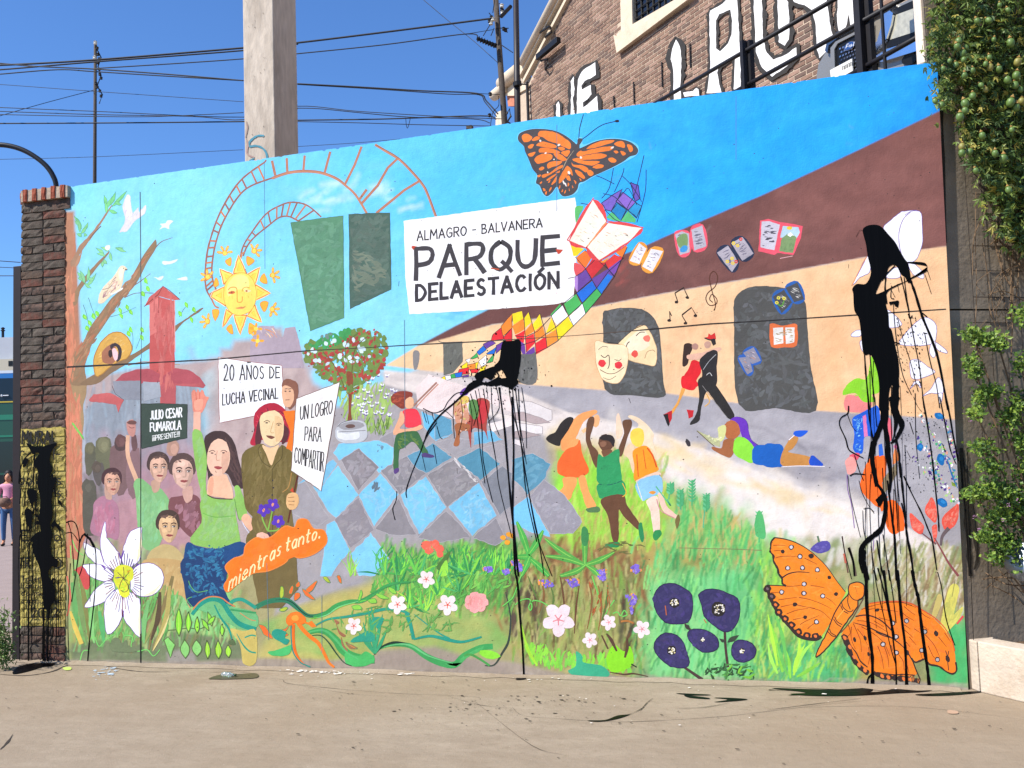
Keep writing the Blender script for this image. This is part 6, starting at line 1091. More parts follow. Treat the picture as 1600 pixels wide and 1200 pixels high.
line('#6a4a3a', 10, '500,220 460,290 400,400 320,510 270,560'); line('#b9662c', 5, '415,90 440,180'); line('#fdb04a', 10, '240,420 310,330', 1); line('#fdb04a', 8, '400,100 460,110')
M_('painted_large_butterfly', 'big orange butterfly with spotted wings, low on the wall at right')
# small butterfly at the top
O(800, 180, 7.619); DG = '#4d4749'
poly('#6fd0fb', '60,260 90,205 200,165 330,155 500,180 640,240 770,330 780,270 840,270 850,350 1000,300 1180,270 1360,290 1480,340 1510,410 1480,480 1340,560 1180,640 1000,720 850,810 810,830 780,920 700,965 610,975 550,920 530,870 480,940 420,975 360,940 320,850 275,810 290,700 240,640 190,520 140,380 75,310', 1)
poly(DG, '70,260 100,210 200,172 330,162 500,182 640,245 765,345 780,390 830,385 1000,310 1180,280 1350,298 1450,345 1502,410 1480,470 1400,495 1330,550 1200,620 1050,690 960,730 860,790 800,810 780,880 720,945 620,968 570,930 535,850 480,920 420,965 370,930 330,840 285,805 300,715 245,640 200,530 155,430 140,370 80,310', 1)
poly(DG, '780,300 795,275 830,275 840,300 810,350 800,400 760,420 740,380 770,340', 1)
BO = '#fb8332'
for q in ('120,250 150,222 200,230 240,265 210,310 150,322 125,290', '235,300 270,262 310,252 335,275 290,300', '310,215 350,187 480,195 560,230 640,280 700,340 700,395 670,400 600,370 540,340 440,310 380,270 320,250', '190,370 230,345 260,350 240,390 200,392', '290,355 360,315 440,330 520,355 530,385 450,390 350,375', '195,460 280,440 240,490 205,485', '320,410 360,388 480,400 570,440 540,455 420,445 330,445', '270,520 330,470 430,455 480,480 460,530 390,560 300,575', '545,395 590,375 630,400 590,425', '585,445 640,420 690,425 660,490 620,480', '495,460 550,455 620,495 650,530 610,545 530,510', '420,580 480,555 600,545 560,590 470,620 425,632', '320,635 360,615 385,630 350,658 325,650', '370,745 360,710 440,690 540,620 600,590 600,620 480,690 430,720', '410,765 450,740 520,700 510,725 430,780', '515,690 570,660 560,685', '470,820 500,770 540,720 520,790 480,830', '300,720 345,705 335,730 310,740', '330,810 360,790 350,815', '370,870 395,880 400,900 380,905', '440,900 465,855 470,880 450,908', '395,920 415,905 410,940 398,942', '430,800 460,770 450,800',
          '885,400 960,345 1080,305 1210,298 1190,325 1080,360 960,395', '765,470 810,425 860,430 980,400 1110,375 1200,378 1170,420 1050,440 900,465 800,495', '1215,345 1260,315 1330,318 1340,385 1290,380', '1370,350 1420,355 1440,410 1410,440 1385,400', '810,500 940,465 1060,455 1130,480 1080,515 960,525 830,530', '720,530 790,505 850,540 1040,550 990,590 930,598 820,575', '1210,430 1240,420 1265,440 1240,458', '1290,425 1350,445 1350,470 1315,478', '1145,520 1190,505 1245,540 1220,565 1170,555', '705,560 740,590 840,600 910,640 880,680 800,630 730,610', '960,620 1020,585 1090,595 1080,625 1000,635', '750,655 810,670 870,740 840,755 780,710', '895,670 930,650 970,685 950,720 910,710', '560,815 570,740 640,620 665,605 710,650 720,720 680,690 620,760', '640,730 680,720 700,780 660,770', '735,770 765,800 755,820', '800,750 830,770 820,780', '715,830 730,860 722,870', '555,880 575,830 575,860', '585,910 600,880 605,905', '620,930 640,885 638,920', '680,870 690,895 680,900', '670,800 660,850 680,830'): poly(BO, q, 1, .03)
for x, y, rx, ry in ((337, 305, 12, 14), (558, 355, 18, 12), (400, 452, 14, 9), (500, 527, 10, 8), (425, 680, 8, 12), (820, 503, 14, 16), (1195, 385, 22, 10), (678, 685, 14, 22), (615, 800, 9, 26), (638, 825, 9, 24)): dot('#f5ece2', x, y, rx, ry, -.4)
line('#b5a184', 6, '735,420 700,470 650,540 600,650', 1, None, 0, .5); line('#241f24', 8, '850,-10 830,60 805,160 795,275'); line('#1e2a4a', 8, '835,285 900,240 1000,160 1100,105 1240,72'); dot('#1e2030', 1250, 70, 28, 15)
M_('painted_small_butterfly', 'orange and black butterfly above the title board')
# --------- weathering: seams, form holes, scratches, then the thrown black paint
O(0, 0, 1); r_ = random.Random(5)
for q in ('105,573 330,562 480,548', '104,574 200,569 300,563'): line('#2c2524', 1.6, q, 0, None, 0, .3)
line('#33302e', 1.3, '480,548 560,544 640,539 760,533', 0, None, 0, .3); line('#5a4a40', 1.1, '760,533 900,524 1000,516', 0, None, 0, .5); line('#241f1e', 1.5, '1000,516 1110,506 1200,501 1340,492 1478,483', 0, None, 0, .35)
line('#4a5a60', 1, '219,300 220,420 221,560', 0, None, 0, .5); line('#2c2524', 1.3, '220,560 220,700 220,1000 220,1036', 0, None, 0, .6); line('#22201f', 2, '220,990 220,1034', 0)
for q in ('413,255 414,420', '417,880 420,1000', '632,500 633,700', '870,195 870,330', '1150,150 1150,250', '503,930 503,1020'): line('#5c7a8c', .7, q, 0)
line('#8a7a58', .9, '1060,856 1150,858 1190,860', 0)
for k in range(300):
    x = r_.uniform(112, 1505); y = r_.uniform(150, 1050)
    if y < 292-(x-105)*.1446+12 or y > 1030: continue
    dot(r_.choice(['#3a3634', '#4a443e', '#2c2826']), x, y, r_.uniform(.4, 1.3), r_.uniform(.4, 1), 0, 6, .3)
for k in range(12):
    x = r_.uniform(150, 1480); y = r_.uniform(380, 950); line('#3a332e', .7, [(x, y), (x+r_.uniform(-3, 3), y+r_.uniform(3, 9))], 0)
print('layers', max(P.hm.values())); M_('form_joints', 'thin casting joints and pinholes in the concrete', kind='stuff')
BLK = mat('black_enamel', '#050506', .42, 0, 0, .0035, 26, spec=.06, stretch=(1, 1, .06))
P.base += .0012; B = '#0a0a0c'
O(1300, 330, 3.87)
poly(B, '185,120 200,95 235,83 280,85 310,105 340,140 380,185 410,240 440,290 460,320 475,410 462,435 440,400 415,380 395,340 370,325 340,345 325,400 300,420 280,460 265,500 300,490 340,470 400,440 450,425 480,400 550,370 575,345 562,330 470,315 462,306 560,312 575,350 560,372 470,415 400,450 335,490 325,560 340,620 345,700 360,720 385,830 400,900 405,1000 385,1040 350,1070 330,1200 285,1200 285,1060 270,960 235,870 200,870 185,840 165,660 135,600 128,500 122,470 150,440 205,438 235,370 215,270 205,200', 1)
for q, w_ in (('470,410 500,490 530,590 550,650 600,770 640,890 680,1090 700,1200', 14), ('415,395 440,500 470,640 500,800 530,960 555,1190', 6), ('360,450 355,520 375,530', 5), ('325,400 320,470 330,560', 9), ('435,400 450,520 465,600', 6), ('195,850 205,1000 225,1200', 9), ('228,860 240,1000 262,1200', 6), ('370,560 380,700 400,860 430,1000 480,1110', 4), ('395,640 430,780 470,900 520,1090', 4), ('560,740 590,900 630,1050 650,1190', 5), ('300,420 330,380 380,330', 8), ('360,480 380,520', 3), ('395,440 405,490', 3), ('560,380 580,440 600,500', 3), ('575,355 595,415', 3), ('345,555 380,550 400,545 395,580', 9), ('460,620 470,650 485,630', 6), ('545,615 575,640', 7), ('550,735 575,740', 7), ('365,790 410,800', 8), ('100,320 98,345', 2), ('145,155 170,115 190,125', 2), ('330,850 350,910', 12), ('335,950 350,1000 345,1060', 14)): line(B, w_, q, 1, None, 0, .25)
poly(B, '360,880 385,840 400,950 405,1060 400,1200 355,1200 365,1080'); poly(B, '345,548 400,542 398,582 380,575 372,560 350,570'); poly(B, '290,1000 340,1060 345,1200 285,1200')
for k in range(160): x = r_.uniform(380, 560); y = r_.uniform(640, 1100); dot(B, x, y, r_.uniform(1, 4), r_.uniform(1, 6))
O(1300, 620, 4.286)
for q, w_, tp in (('350,-10 352,100 345,200', 50, (1, 1)), ('345,150 300,260 275,330 268,420 285,520 300,600', 36, (1, 1, .7)), ('350,180 372,300 376,400 388,480 392,560 384,640', 34, (1, 1, .4)), ('296,580 335,630 358,700 352,800 330,880 290,920 240,960 205,1000 194,1050 210,1110 235,1215', 34, (.6, 1, .8)), ('425,-10 412,50 428,110 455,150 472,190 446,250 425,290 392,312', 34, (1.2, 1, .3)), ('430,285 448,380 450,460 456,540', 14, (1, 1, .4)), ('240,440 262,300', 8, (1, 1)), ('190,1010 185,1100 205,1180', 20, (1, .6))): line(B, w_, q, 1, tp, 0, .14)
poly(B, '290,690 330,650 345,690 320,740'); poly(B, '440,150 482,190 455,225'); line('#1d2024', 10, '345,60 338,180', 1); line('#1d2024', 9, '372,330 384,470', 1)  # slate-grey ribbons meant as painted sheen on the black runs
poly(B, '385,0 450,0 440,60 450,130 420,260 405,300 415,180 390,60', 1); poly('#15171a', '330,20 350,20 345,200 335,200'); poly(B, '180,1020 225,1030 220,1110 240,1180 250,1220 215,1220 200,1120', 1)
for q, w_ in (('240,0 250,150 275,300 280,420', 9), ('285,0 290,100 300,200', 6), ('605,0 640,200 670,420 690,600 710,800 715,900', 9), ('545,0 570,60 600,100', 3), ('720,0 750,150 790,350 830,450', 7), ('760,0 790,140 810,260 845,430', 12), ('110,60 105,110 60,140 50,190 90,280 110,350 150,380 210,410', 8), ('100,110 130,190 160,230', 4), ('150,390 180,490 210,560', 6), ('120,530 150,515 220,520', 8), ('180,560 200,640 240,720 280,780', 4), ('105,525 115,620 140,740 190,940', 4), ('210,750 250,745 280,770', 5), ('205,760 210,880 225,960', 4), ('300,960 320,1100 350,1230', 8), ('340,920 360,1050 385,1230', 6), ('400,820 420,950 430,1230', 14), ('455,440 470,600 490,800 500,920 530,1080 548,1230', 15), ('370,560 395,760 415,920', 12), ('480,530 530,640 600,780 640,880 670,960 700,1160', 9), ('260,1000 280,1140 300,1230', 5), ('520,170 545,250', 5), ('500,360 525,410', 4), ('410,500 430,700 440,900', 5), ('430,500 450,700', 4), ('65,935 80,1020 100,1100 130,1220', 4), ('110,1010 140,1100 150,1200', 14), ('735,310 760,370', 4), ('465,710 490,830', 8)): line(B, w_, q, 1, None, 0, .25)
for k in range(120): x = r_.uniform(440, 720); y = r_.uniform(100, 640); dot(B, x, y, r_.uniform(1, 4), r_.uniform(1, 5))
O(1270, 900, 6.316)
for q, w_ in (('520,-60 525,60 530,300 560,600 585,800 588,1090', 32), ('600,-60 640,150 700,400 760,680 820,880', 8), ('640,-80 700,150 760,420 800,700 820,900 822,1110', 14), ('700,-60 730,200 770,430 800,620', 22), ('750,-60 790,200 820,460', 8), ('835,-60 850,150 880,450 910,700 925,1080', 28), ('980,-60 1000,60 1030,180 1040,220 1060,400 1085,600 1110,780 1135,960 1150,1120', 30), ('1230,-40 1270,120 1310,400 1370,600 1400,680', 9), ('590,960 545,1010 535,1090', 16), ('590,1000 575,1050 590,1090', 14)): line(B, w_, q, 1, None, 0, .22)
O(400, 300)  # middle splash
poly(B, '1540,938 1570,932 1600,930 1650,926 1656,1010 1646,1110 1625,1190 1600,1235 1575,1215 1560,1150 1530,1110 1500,1100 1490,1085 1520,1050', 1); poly(B, '1370,1140 1430,1110 1490,1090 1530,1110 1500,1130 1470,1175 1430,1160 1400,1200 1380,1180', 1); poly(B, '1470,1180 1520,1150 1540,1200 1500,1215'); poly(B, '1350,1180 1400,1170 1420,1205 1370,1215')
for k in range(150): a = r_.uniform(0, 6.28); d = abs(r_.gauss(0, 120)); dot(B, 1480+d*1.2*math.cos(a), 1150+d*.8*math.sin(a), abs(r_.gauss(1, 3))+1, abs(r_.gauss(1, 4))+1, 0, 6)
O(400, 600)
poly(B, '1330,0 1380,-20 1440,-10 1500,-30 1600,-40 1640,-20 1620,15 1570,20 1520,5 1470,15 1420,5 1380,20 1340,45 1290,80 1240,125 1180,175 1130,225 1080,300 1050,365 1068,300 1115,228 1175,165 1235,115 1290,60', 1)
for q, w_ in (('1130,240 1060,340 1030,420 980,540 940,660 942,710', 8), ('1300,50 1250,60 1200,110 1170,160 1110,180 1045,152', 7), ('1170,160 1200,180 1230,210', 6), ('1240,100 1232,200 1240,340', 4), ('1280,90 1290,200 1265,320', 4), ('1060,165 1080,250', 4), ('1100,180 1110,220 1130,235', 4), ('1130,260 1150,330 1165,340', 5), ('1045,170 1065,240', 4), ('880,670 875,730 855,780 870,850', 7), ('1110,380 1130,500', 5), ('1040,450 1060,540', 4), ('1340,60 1380,200 1400,400 1430,620', 6), ('1370,40 1410,250 1420,480 1480,740', 6), ('1420,30 1450,200 1500,480 1520,640 1600,960', 6), ('1470,20 1480,200 1520,320', 5), ('1520,20 1555,300 1580,600 1620,1000 1640,1200', 14), ('1500,10 1520,150 1450,240', 5), ('1600,0 1620,200 1660,400 1700,650 1760,960 1850,1200', 6), ('1580,10 1600,150 1680,460', 5), ('1620,20 1650,250 1690,500', 5), ('1390,30 1400,120 1360,260', 4), ('1440,20 1450,90', 4), ('1330,80 1350,200 1345,300', 4)): line(B, w_*.75, q, 1, None, 0, .25)
O(800, 600)
for q, w_ in (('0,80 10,400 5,800 20,1180', 12), ('40,30 60,400 110,700 170,1000 200,1200', 6), ('20,20 60,380 90,690 155,985', 5), ('60,20 85,200 90,400', 4)): line(B, w_, q, 1, None, 0, .25)
O(800, 900); line(B, 12, '20,-20 35,50 50,250 65,430 75,640', 1, None, 0, .2); O(0, 0, 1)
for k in range(70):
    a = r_.uniform(0, 6.28); d = abs(r_.gauss(0, 34)); dot(B, 775+d*math.cos(a), 598+d*math.sin(a)*.8, r_.uniform(.4, 1.6), r_.uniform(.4, 1.8), 0, 7, .3)
for q, w_ in (('106,815 112,838 116,900', 1.2), ('100,818 112,814 120,822 124,850 118,900 112,940', 1.6), ('98,835 112,832 122,845', 1.2), ('132,833 141,842 149,858 150,900 146,950 140,1000 137,1034', 1.5), ('124,848 131,835 142,842', 2.2), ('137,834 130,880 124,900', 1.1), ('101,838 104,900', 1), ('110,880 106,960 108,1034', 1), ('140,880 141,940', 1)): line(B, w_, q, 1, None, 0, .3)
for k in range(16): x = r_.uniform(1350, 1435); y = r_.uniform(560, 800); line(B, r_.uniform(.6, 1.4), [(x, y), (x+r_.uniform(-1, 4), y+70), (x+r_.uniform(2, 9), y+r_.uniform(130, 260))], 1, (1, .5), 0, .3)
line(B, 3.5, '131,834 141,843 147,855', 1); line(B, 1, '1511,700 1514,820 1521,1000', 1)
M_('black_paint_spill', 'thrown black paint running down the wall in drips', m=BLK)
# ------------------------------------------------------------------ ground
def ground_mat():
    m = bpy.data.materials.new('yard_concrete'); m.use_nodes = True; n = m.node_tree; N = n.nodes; L = n.links; b = N['Principled BSDF']; b.inputs['Roughness'].default_value = .9; b.inputs['Specular IOR Level'].default_value = .2
    g = N.new('ShaderNodeNewGeometry'); src = g.outputs['Position']
    def noise(sc, det=8, st=(1, 1, 1), rough=.6):
        mp = N.new('ShaderNodeMapping'); mp.inputs['Scale'].default_value = st; L.new(src, mp.inputs[0])
        t = N.new('ShaderNodeTexNoise'); t.inputs['Scale'].default_value = sc; t.inputs['Detail'].default_value = det; t.inputs['Roughness'].default_value = rough; L.new(mp.outputs[0], t.inputs[0]); return t.outputs[0]
    def rng(v, a, b_, c, d):
        r = N.new('ShaderNodeMapRange'); L.new(v, r.inputs[0])
        for i, q in enumerate((a, b_, c, d)): r.inputs[i+1].default_value = q
        return r.outputs[0]
    def mix(f, a, c):
        x = N.new('ShaderNodeMix'); x.data_type = 'RGBA'; L.new(f, x.inputs[0])
        for k, v in ((6, a), (7, c)):
            if isinstance(v, str): x.inputs[k].default_value = (*hx(v), 1)
            else: L.new(v, x.inputs[k])
        return x.outputs[2]
    c = mix(rng(noise(.9), .35, .68, 0, 1), '#948673', '#857766')
    c = mix(rng(noise(3.1, 9, (1, 2.2, 1)), .45, .72, 0, .8), c, '#9e907d')
    c = mix(rng(noise(.45, 5), .5, .72, 0, .6), c, '#918069')
    c = mix(rng(noise(14, 9, (1, 1.9, 1), .75), .52, .72, 0, .8), c, '#766853')
    c = mix(rng(noise(48, 7, (1, 1.7, 1), .7), .6, .7, 0, .8), c, '#5a4e40')
    c = mix(rng(noise(62, 5), .64, .71, 0, .8), c, '#b9ad9f')
    c = mix(rng(noise(.22, 3), .45, .65, 0, .5), c, '#8a7a65')
    L.new(c, b.inputs['Base Color'])
    a = N.new('ShaderNodeMath'); a.operation = 'MULTIPLY_ADD'; a.inputs[1].default_value = .35; L.new(noise(120, 6), a.inputs[0]); L.new(noise(9, 8), a.inputs[2])
    bp = N.new('ShaderNodeBump'); bp.inputs['Distance'].default_value = .012; bp.inputs['Strength'].default_value = .8; L.new(a.outputs[0], bp.inputs['Height']); L.new(bp.outputs[0], b.inputs['Normal'])
    return m
GR = ground_mat()
mb = MB(); mb.add([(-250, -120, 0), (160, -120, 0), (160, 300, 0), (-250, 300, 0)], [(0, 1, 2, 3)])
tag(mb.build('ground', GR), kind='structure')
# cement fillet along the foot of the wall: uneven
r = random.Random(4); mb = MB(); N_ = 60; v = []; f = []
for i in range(N_+1):
    x = -.5+7.45*i/N_; w_ = .02+.05*r.random()
    v += [(x, -.004, .012+.012*r.random()), (x, -.02-.015*r.random(), .009), (x, -w_-.035, .003)]
for i in range(N_): f += [(i*3, i*3+1, i*3+4, i*3+3), (i*3+1, i*3+2, i*3+5, i*3+4)]
mb.add(v, f); tag(mb.build('cement_fillet', GR, smooth=True), kind='structure')
# spills, cracks, litter on the ground -------------------------------------------------
class GroundPaint:
    def __init__(s, z): s.z = z; s.mb = MB(); s.k = 0
    def poly(s, q, sm=1, h=0):
        P = [tuple(float(t) for t in p.split(',')) for p in q.split()] if isinstance(q, str) else q
        if sm: P = cat(P, True, 4)
        s.k += 1; pts = [ground(x, y, 0) for x, y in P]; s.mb.add([(p.x, p.y, s.z+s.k*.00002) for p in pts], [tuple(range(len(pts)))])
    def line(s, q, w, rough=.3, taper=(.3, 1, .3)):
        P = cat([tuple(float(t) for t in p.split(',')) for p in q.split()] if isinstance(q, str) else q, False, 5); n = len(P); s.k += 1
        G = [ground(x, y, 0) for x, y in P]; L = []; R = []
        for i, g in enumerate(G):
            a, b = G[max(0, i-1)], G[min(n-1, i+1)]; d = (b-a); d.normalize(); t = i/(n-1); ww = w/2*(taper[0]+(taper[1]-taper[0])*min(1, t*2) if t < .5 else taper[1]+(taper[2]-taper[1])*(t*2-1))*(1+R_.uniform(-rough, rough))
            nn = Vector((-d.y, d.x, 0))*ww; L.append(g+nn); R.append(g-nn)
        s.mb.add([(p.x, p.y, s.z+s.k*.00002) for p in L+R], [(i, i+1, n+i+1, n+i) for i in range(n-1)])
    def speck(s, x, y, r):
        g = ground(x, y, 0); n = 7; s.k += 1; a0 = R_.uniform(0, 6)
        s.mb.add([(g.x+r*R_.uniform(.6, 1.3)*math.cos(a0+k*6.283/n)*1.5, g.y+r*R_.uniform(.6, 1.3)*math.sin(a0+k*6.283/n), s.z+s.k*.00002) for k in range(n)], [tuple(range(n))])
g = GroundPaint(.0045)
for q in ('1205,1076 1280,1078 1340,1077 1355,1072 1365,1076 1350,1084 1280,1086 1230,1087 1260,1083', '1235,1085 1300,1083 1370,1082 1400,1076 1420,1073 1435,1077 1455,1074 1458,1079 1440,1082 1400,1084 1330,1088 1270,1088', '1430,1086 1470,1084 1525,1081 1530,1083 1490,1087 1450,1088', '1115,1091 1145,1091.5 1168,1093.5 1150,1096 1115,1098 1138,1094', '917,1126.5 945,1126 965,1119 985,1116.5 1000,1109 1007,1105 1000,1110 980,1119 960,1125 935,1128.5', '1056,1084 1105,1086 1108,1087 1080,1087', '1070,1087 1105,1091 1106,1093 1078,1091', '806,1061 815,1057 824,1058 820,1062 808,1063', '70,1033 85,1030 84,1040 66,1042', '30,1042 60,1036 75,1038 50,1048 20,1054'): g.poly(q)
for q, w_ in (('1000,1112 1010,1100 1020,1092', .006), ('1055,1108 1100,1106 1140,1099', .006), ('1200,1094 1300,1091 1345,1092', .004), ('1170,1093 1230,1096', .004), ('1210,1078 1205,1079 1280,1080', .01)): g.line(q, w_)
tag(g.mb.build('black_paint_splashes', BLK), kind='stuff')
g = GroundPaint(.003)
for q, w_ in (('140,1036 190,1046 225,1050 265,1050', .012), ('0,1054 40,1056 80,1050 105,1040 135,1036', .02), ('400,1060 440,1062 450,1068 520,1076 620,1084 700,1087 745,1090 750,1094', .004), ('445,1068 560,1086 640,1088', .003), ('700,1088 750,1102 800,1107', .004), ('800,1105 815,1118 850,1122 950,1128 1020,1127 1130,1120 1200,1112 1300,1100 1390,1092', .004), ('0,1172 12,1160 20,1148', .012), ('1200,1110 1260,1102 1345,1092', .006), ('740,1095 830,1165 880,1180', .003), ('1150,1110 1400,1104 1600,1125', .003), ('320,1052 360,1050 398,1052', .006)): g.line(q, w_, .5)
CRK = mat('dark_crack', '#3a322b', .95); tag(g.mb.build('ground_cracks', CRK), kind='stuff')
g = GroundPaint(.0035)
r = random.Random(9)
for cx, cy, sx, sy, n in ((760, 1110, 60, 8, 60), (830, 1095, 30, 6, 30), (560, 1170, 10, 4, 8), (900, 1095, 60, 8, 25), (600, 1090, 200, 20, 40), (300, 1100, 200, 30, 26), (1100, 1140, 260, 30, 30), (800, 1120, 500, 40, 60), (1350, 1150, 150, 25, 20)):
    for k in range(n):
        x, y = r.gauss(cx, sx), r.gauss(cy, sy)
        if y < 1050: continue
        g.speck(x, y, abs(r.gauss(.001, .0035))+.0015)
tag(g.mb.build('dark_specks', mat('dark_soil', '#2e2620', .95)), kind='stuff')
for name, colr, spots in (('white_paint_drops', '#e6e0d8', ((500, 1047, 24, 3, 150), (540, 1052, 30, 5, 30), (640, 1053, 20, 2, 8), (840, 1065, 60, 4, 12), (900, 1100, 300, 30, 16), (1100, 1110, 200, 30, 10))), ('pale_blue_paint_drops', '#a9b9c6', ((160, 1052, 14, 6, 22), (180, 1048, 10, 3, 12)))):
    g = GroundPaint(.0048)
    for cx, cy, sx, sy, n in spots:
        for k in range(n):
            x, y = r.gauss(cx, sx), r.gauss(cy, sy)
            if y > 1040: g.speck(x, y, (abs(r.gauss(.002, .003))+.0015)*(1.8 if y < 1056 else 1))
    if 'white' in name: g.line('635,1056 648,1053', .01)
    tag(g.mb.build(name, mat(name, colr, .8)), kind='stuff')
g = GroundPaint(.005); g.poly('98,1044 110,1043 111,1047 102,1048'); tag(g.mb.build('green_scrap', mat('green_scrap', '#a9b95c', .8)), 'small flattened lime green scrap near the brick pillar', 'litter')
g = GroundPaint(.005); g.poly('1481,1111 1495,1112 1497,1116 1483,1116'); tag(g.mb.build('orange_scrap', mat('orange_scrap', '#a98c74', .9)), 'faint orange paint mark on the concrete at lower right', 'paint mark')
# crushed clear bottle
gl = bpy.data.materials.new('clear_plastic'); gl.use_nodes = True; b_ = gl.node_tree.nodes['Principled BSDF']; b_.inputs['Transmission Weight'].default_value = .8; b_.inputs['Roughness'].default_value = .15; b_.inputs['Base Color'].default_value = (.75, .82, .82, 1)
bp0 = ground(356, 1058); bt = empty('plastic_bottle', (bp0.x, bp0.y, 0)); tag(bt, 'crushed clear plastic bottle lying on the concrete near the wall', 'bottle')
mb = MB(); mb.tube([bp0+Vector((-.055+.0157*i, .004*math.sin(i), .019)) for i in range(8)], [.012, .02, .021, .016, .021, .02, .012, .008], 10); mb.build('bottle_body', gl, bt, True)
mb = MB(); mb.tube([bp0+Vector((.056, 0, .019)), bp0+Vector((.07, 0, .019))], .009, 8); mb.build('cap', mat('cap_green', '#2f4a30', .4), bt)
g = GroundPaint(.0055); g.poly('326,1061 345,1055 372,1054 400,1053 400,1060 360,1062 335,1062'); tag(g.mb.build('dark_patch', mat('drab', '#4d4836', .5)), kind='stuff')  # dull olive patch, darker than the ground, around the bottle and to its right

# ------------------------------------------------------------------ brick pillar at the left
def rock_brick(name, hx_, hy, hz, seed, j=.006):
    bm_r = random.Random(seed); v = []; f = []
    nx, nz = 4, 2                                  # front face gets a little relief
    for k in range(nz+1):
        for i in range(nx+1):
            ed = (i in (0, nx)) or (k in (0, nz))
            v.append((-hx_+2*hx_*i/nx+bm_r.uniform(-j, j)*.6, -hy+(.005 if ed else 0)+bm_r.uniform(-j, j), -hz+2*hz*k/nz+bm_r.uniform(-j, j)*.7))
    w1 = nx+1
    for k in range(nz):
        for i in range(nx): a = k*w1+i; f.append((a, a+1, a+1+w1, a+w1))
    b0 = len(v); v += [(-hx_, hy, -hz), (hx_, hy, -hz), (hx_, hy, hz), (-hx_, hy, hz)]
    f += [tuple([b0+1, b0]+[i for i in range(0, w1)]), tuple([b0+3, b0+2]+[nz*w1+i for i in range(nx, -1, -1)]), tuple([b0, b0+3]+[k*w1 for k in range(nz, -1, -1)]), tuple([b0+2, b0+1]+[k*w1+nx for k in range(nz+1)]), (b0, b0+1, b0+2, b0+3)]
    me = bpy.data.meshes.new(name); me.from_pydata(v, [], f); me.update(); return me
BRD = [mat('old_brick_%s' % n, c, .95, 30, .35, .006, 70, col2=c2, c2lo=.4, c2hi=.62, c2scale=14) for n, c, c2 in (('brown', '#5f4d40', '#443a33'), ('red', '#694136', '#4a3c33'), ('grey', '#5b534a', '#433932'), ('dark', '#423933', '#5f4b41'))]
YEL = mat('yellow_painted_brick', '#a5954c', .85, 25, .25, .008, 50, col2='#7a6c40', c2lo=.46, c2hi=.68, c2scale=9)
MORT = mat('grey_mortar', '#696055', .95, 40, .3, .006, 50, col2='#4b443d', c2scale=12)
px0 = MW.sz(32, 1030)[0]; px1 = MW.sz(104, 1033)[0]-.004; ptop = MW.sz(66, 312)[1]; PW = px1-px0; PO = .012
pil = empty('brick_pillar', (px0+PW/2, .18, 0)); tag(pil, 'old dark brick pillar with a yellow painted lower panel covered in black paint', 'pillar')
mb = MB(); mb.box(((px0+px1)/2, .19-PO+.01, ptop/2), (PW/2-.006, .185, ptop/2)); mb.build('mortar', MORT, pil)
zy0 = MW.sz(66, 975)[1]; zy1 = MW.sz(66, 668)[1]
mb = MB(); mb.box(((px0+px1)/2, -PO+.012, (zy0+zy1)/2), (PW/2-.002, .004, (zy1-zy0)/2)); mb.build('yellow_backing', YEL, pil)
ch = .0735; rr_ = random.Random(12); vars_ = {}
def brick_obj(kind, m, loc, par, base):
    key = (kind, m.name)
    if key not in vars_:
        ms = []
        for q in range(3):
            me = rock_brick(base, kind[0], kind[1], kind[2], q+hash(m.name) % 50 if 0 else q+len(vars_)*3); me.materials.append(m); ms.append(me)
        vars_[key] = ms
    o = bpy.data.objects.new('brick', rr_.choice(vars_[key])); link(o, par); o.location = Vector(loc)-parent_loc(par); return o
z = .0; row = 0
while z+ch < ptop+.01:
    zc = z+ch/2; yl = zy0 < zc < zy1
    ln = [.235, PW-.235-.0] if row % 2 else [PW-.235, .235]
    if row % 5 == 3: ln = [.12, PW-.24, .12]
    x = px0
    for L_ in ln:
        m = YEL if yl else rr_.choice(BRD)
        o = brick_obj((round(L_/2-.006, 3), .06, .0305), m, (x+L_/2+rr_.uniform(-.003, .003), .06-PO-rr_.uniform(-.002, .005), zc), pil, 'brick'); x += L_
    z += ch; row += 1
# cap: bricks on edge, and a corbelled side
CO = .05; cz0, cz1 = MW.sz(66, 312, CO)[1], MW.sz(66, 293, CO)[1]
ORB = mat('orange_cap_brick', '#a4583a', .9, 20, .25, .004, 60, col2='#8a4632'); CAPM = mat('cap_mortar', '#a39280', .95, 30, .25, .005, 50)
cx0 = MW.sz(31, 300, CO)[0]; cx1 = MW.sz(104, 300, CO)[0]
mb = MB(); mb.box(((cx0+cx1)/2, .18-CO+.01, (cz0+cz1)/2), ((cx1-cx0)/2, .18, (cz1-cz0)/2-.004)); mb.build('cap_mortar_bed', CAPM, pil)
nb = 5
for k in range(nb):
    x = cx0+(cx1-cx0)*(k+.5)/nb; me = rock_brick('brick', .021, .10, (cz1-cz0)/2, 40+k, .003); me.materials.append(ORB); o = bpy.data.objects.new('brick', me); link(o, pil); o.location = Vector((x, .10-CO-.004, (cz0+cz1)/2+.003))-pil.location
for k in range(4):                                # corbel courses, each a little further in
    zt = cz1-.0-k*.055; wd = (.05, .045, .03, .015)[k]; m = ORB if k < 2 else BRD[1]
    me = rock_brick('corbel_brick', wd/2+.02, .12, .0265, 60+k, .003); me.materials.append(ORB if k == 0 else BRD[k % 4]); o = bpy.data.objects.new('corbel_brick', me); link(o, pil); o.location = Vector((cx0-wd/2+.02, .17-CO, zt-.03))-pil.location
mb = MB(); mb.box(((cx0+cx1)/2, .19-CO+.02, cz0-.045), ((cx1-cx0)/2-.002, .17, .045)); mb.build('neck_course', BRD[3], pil)
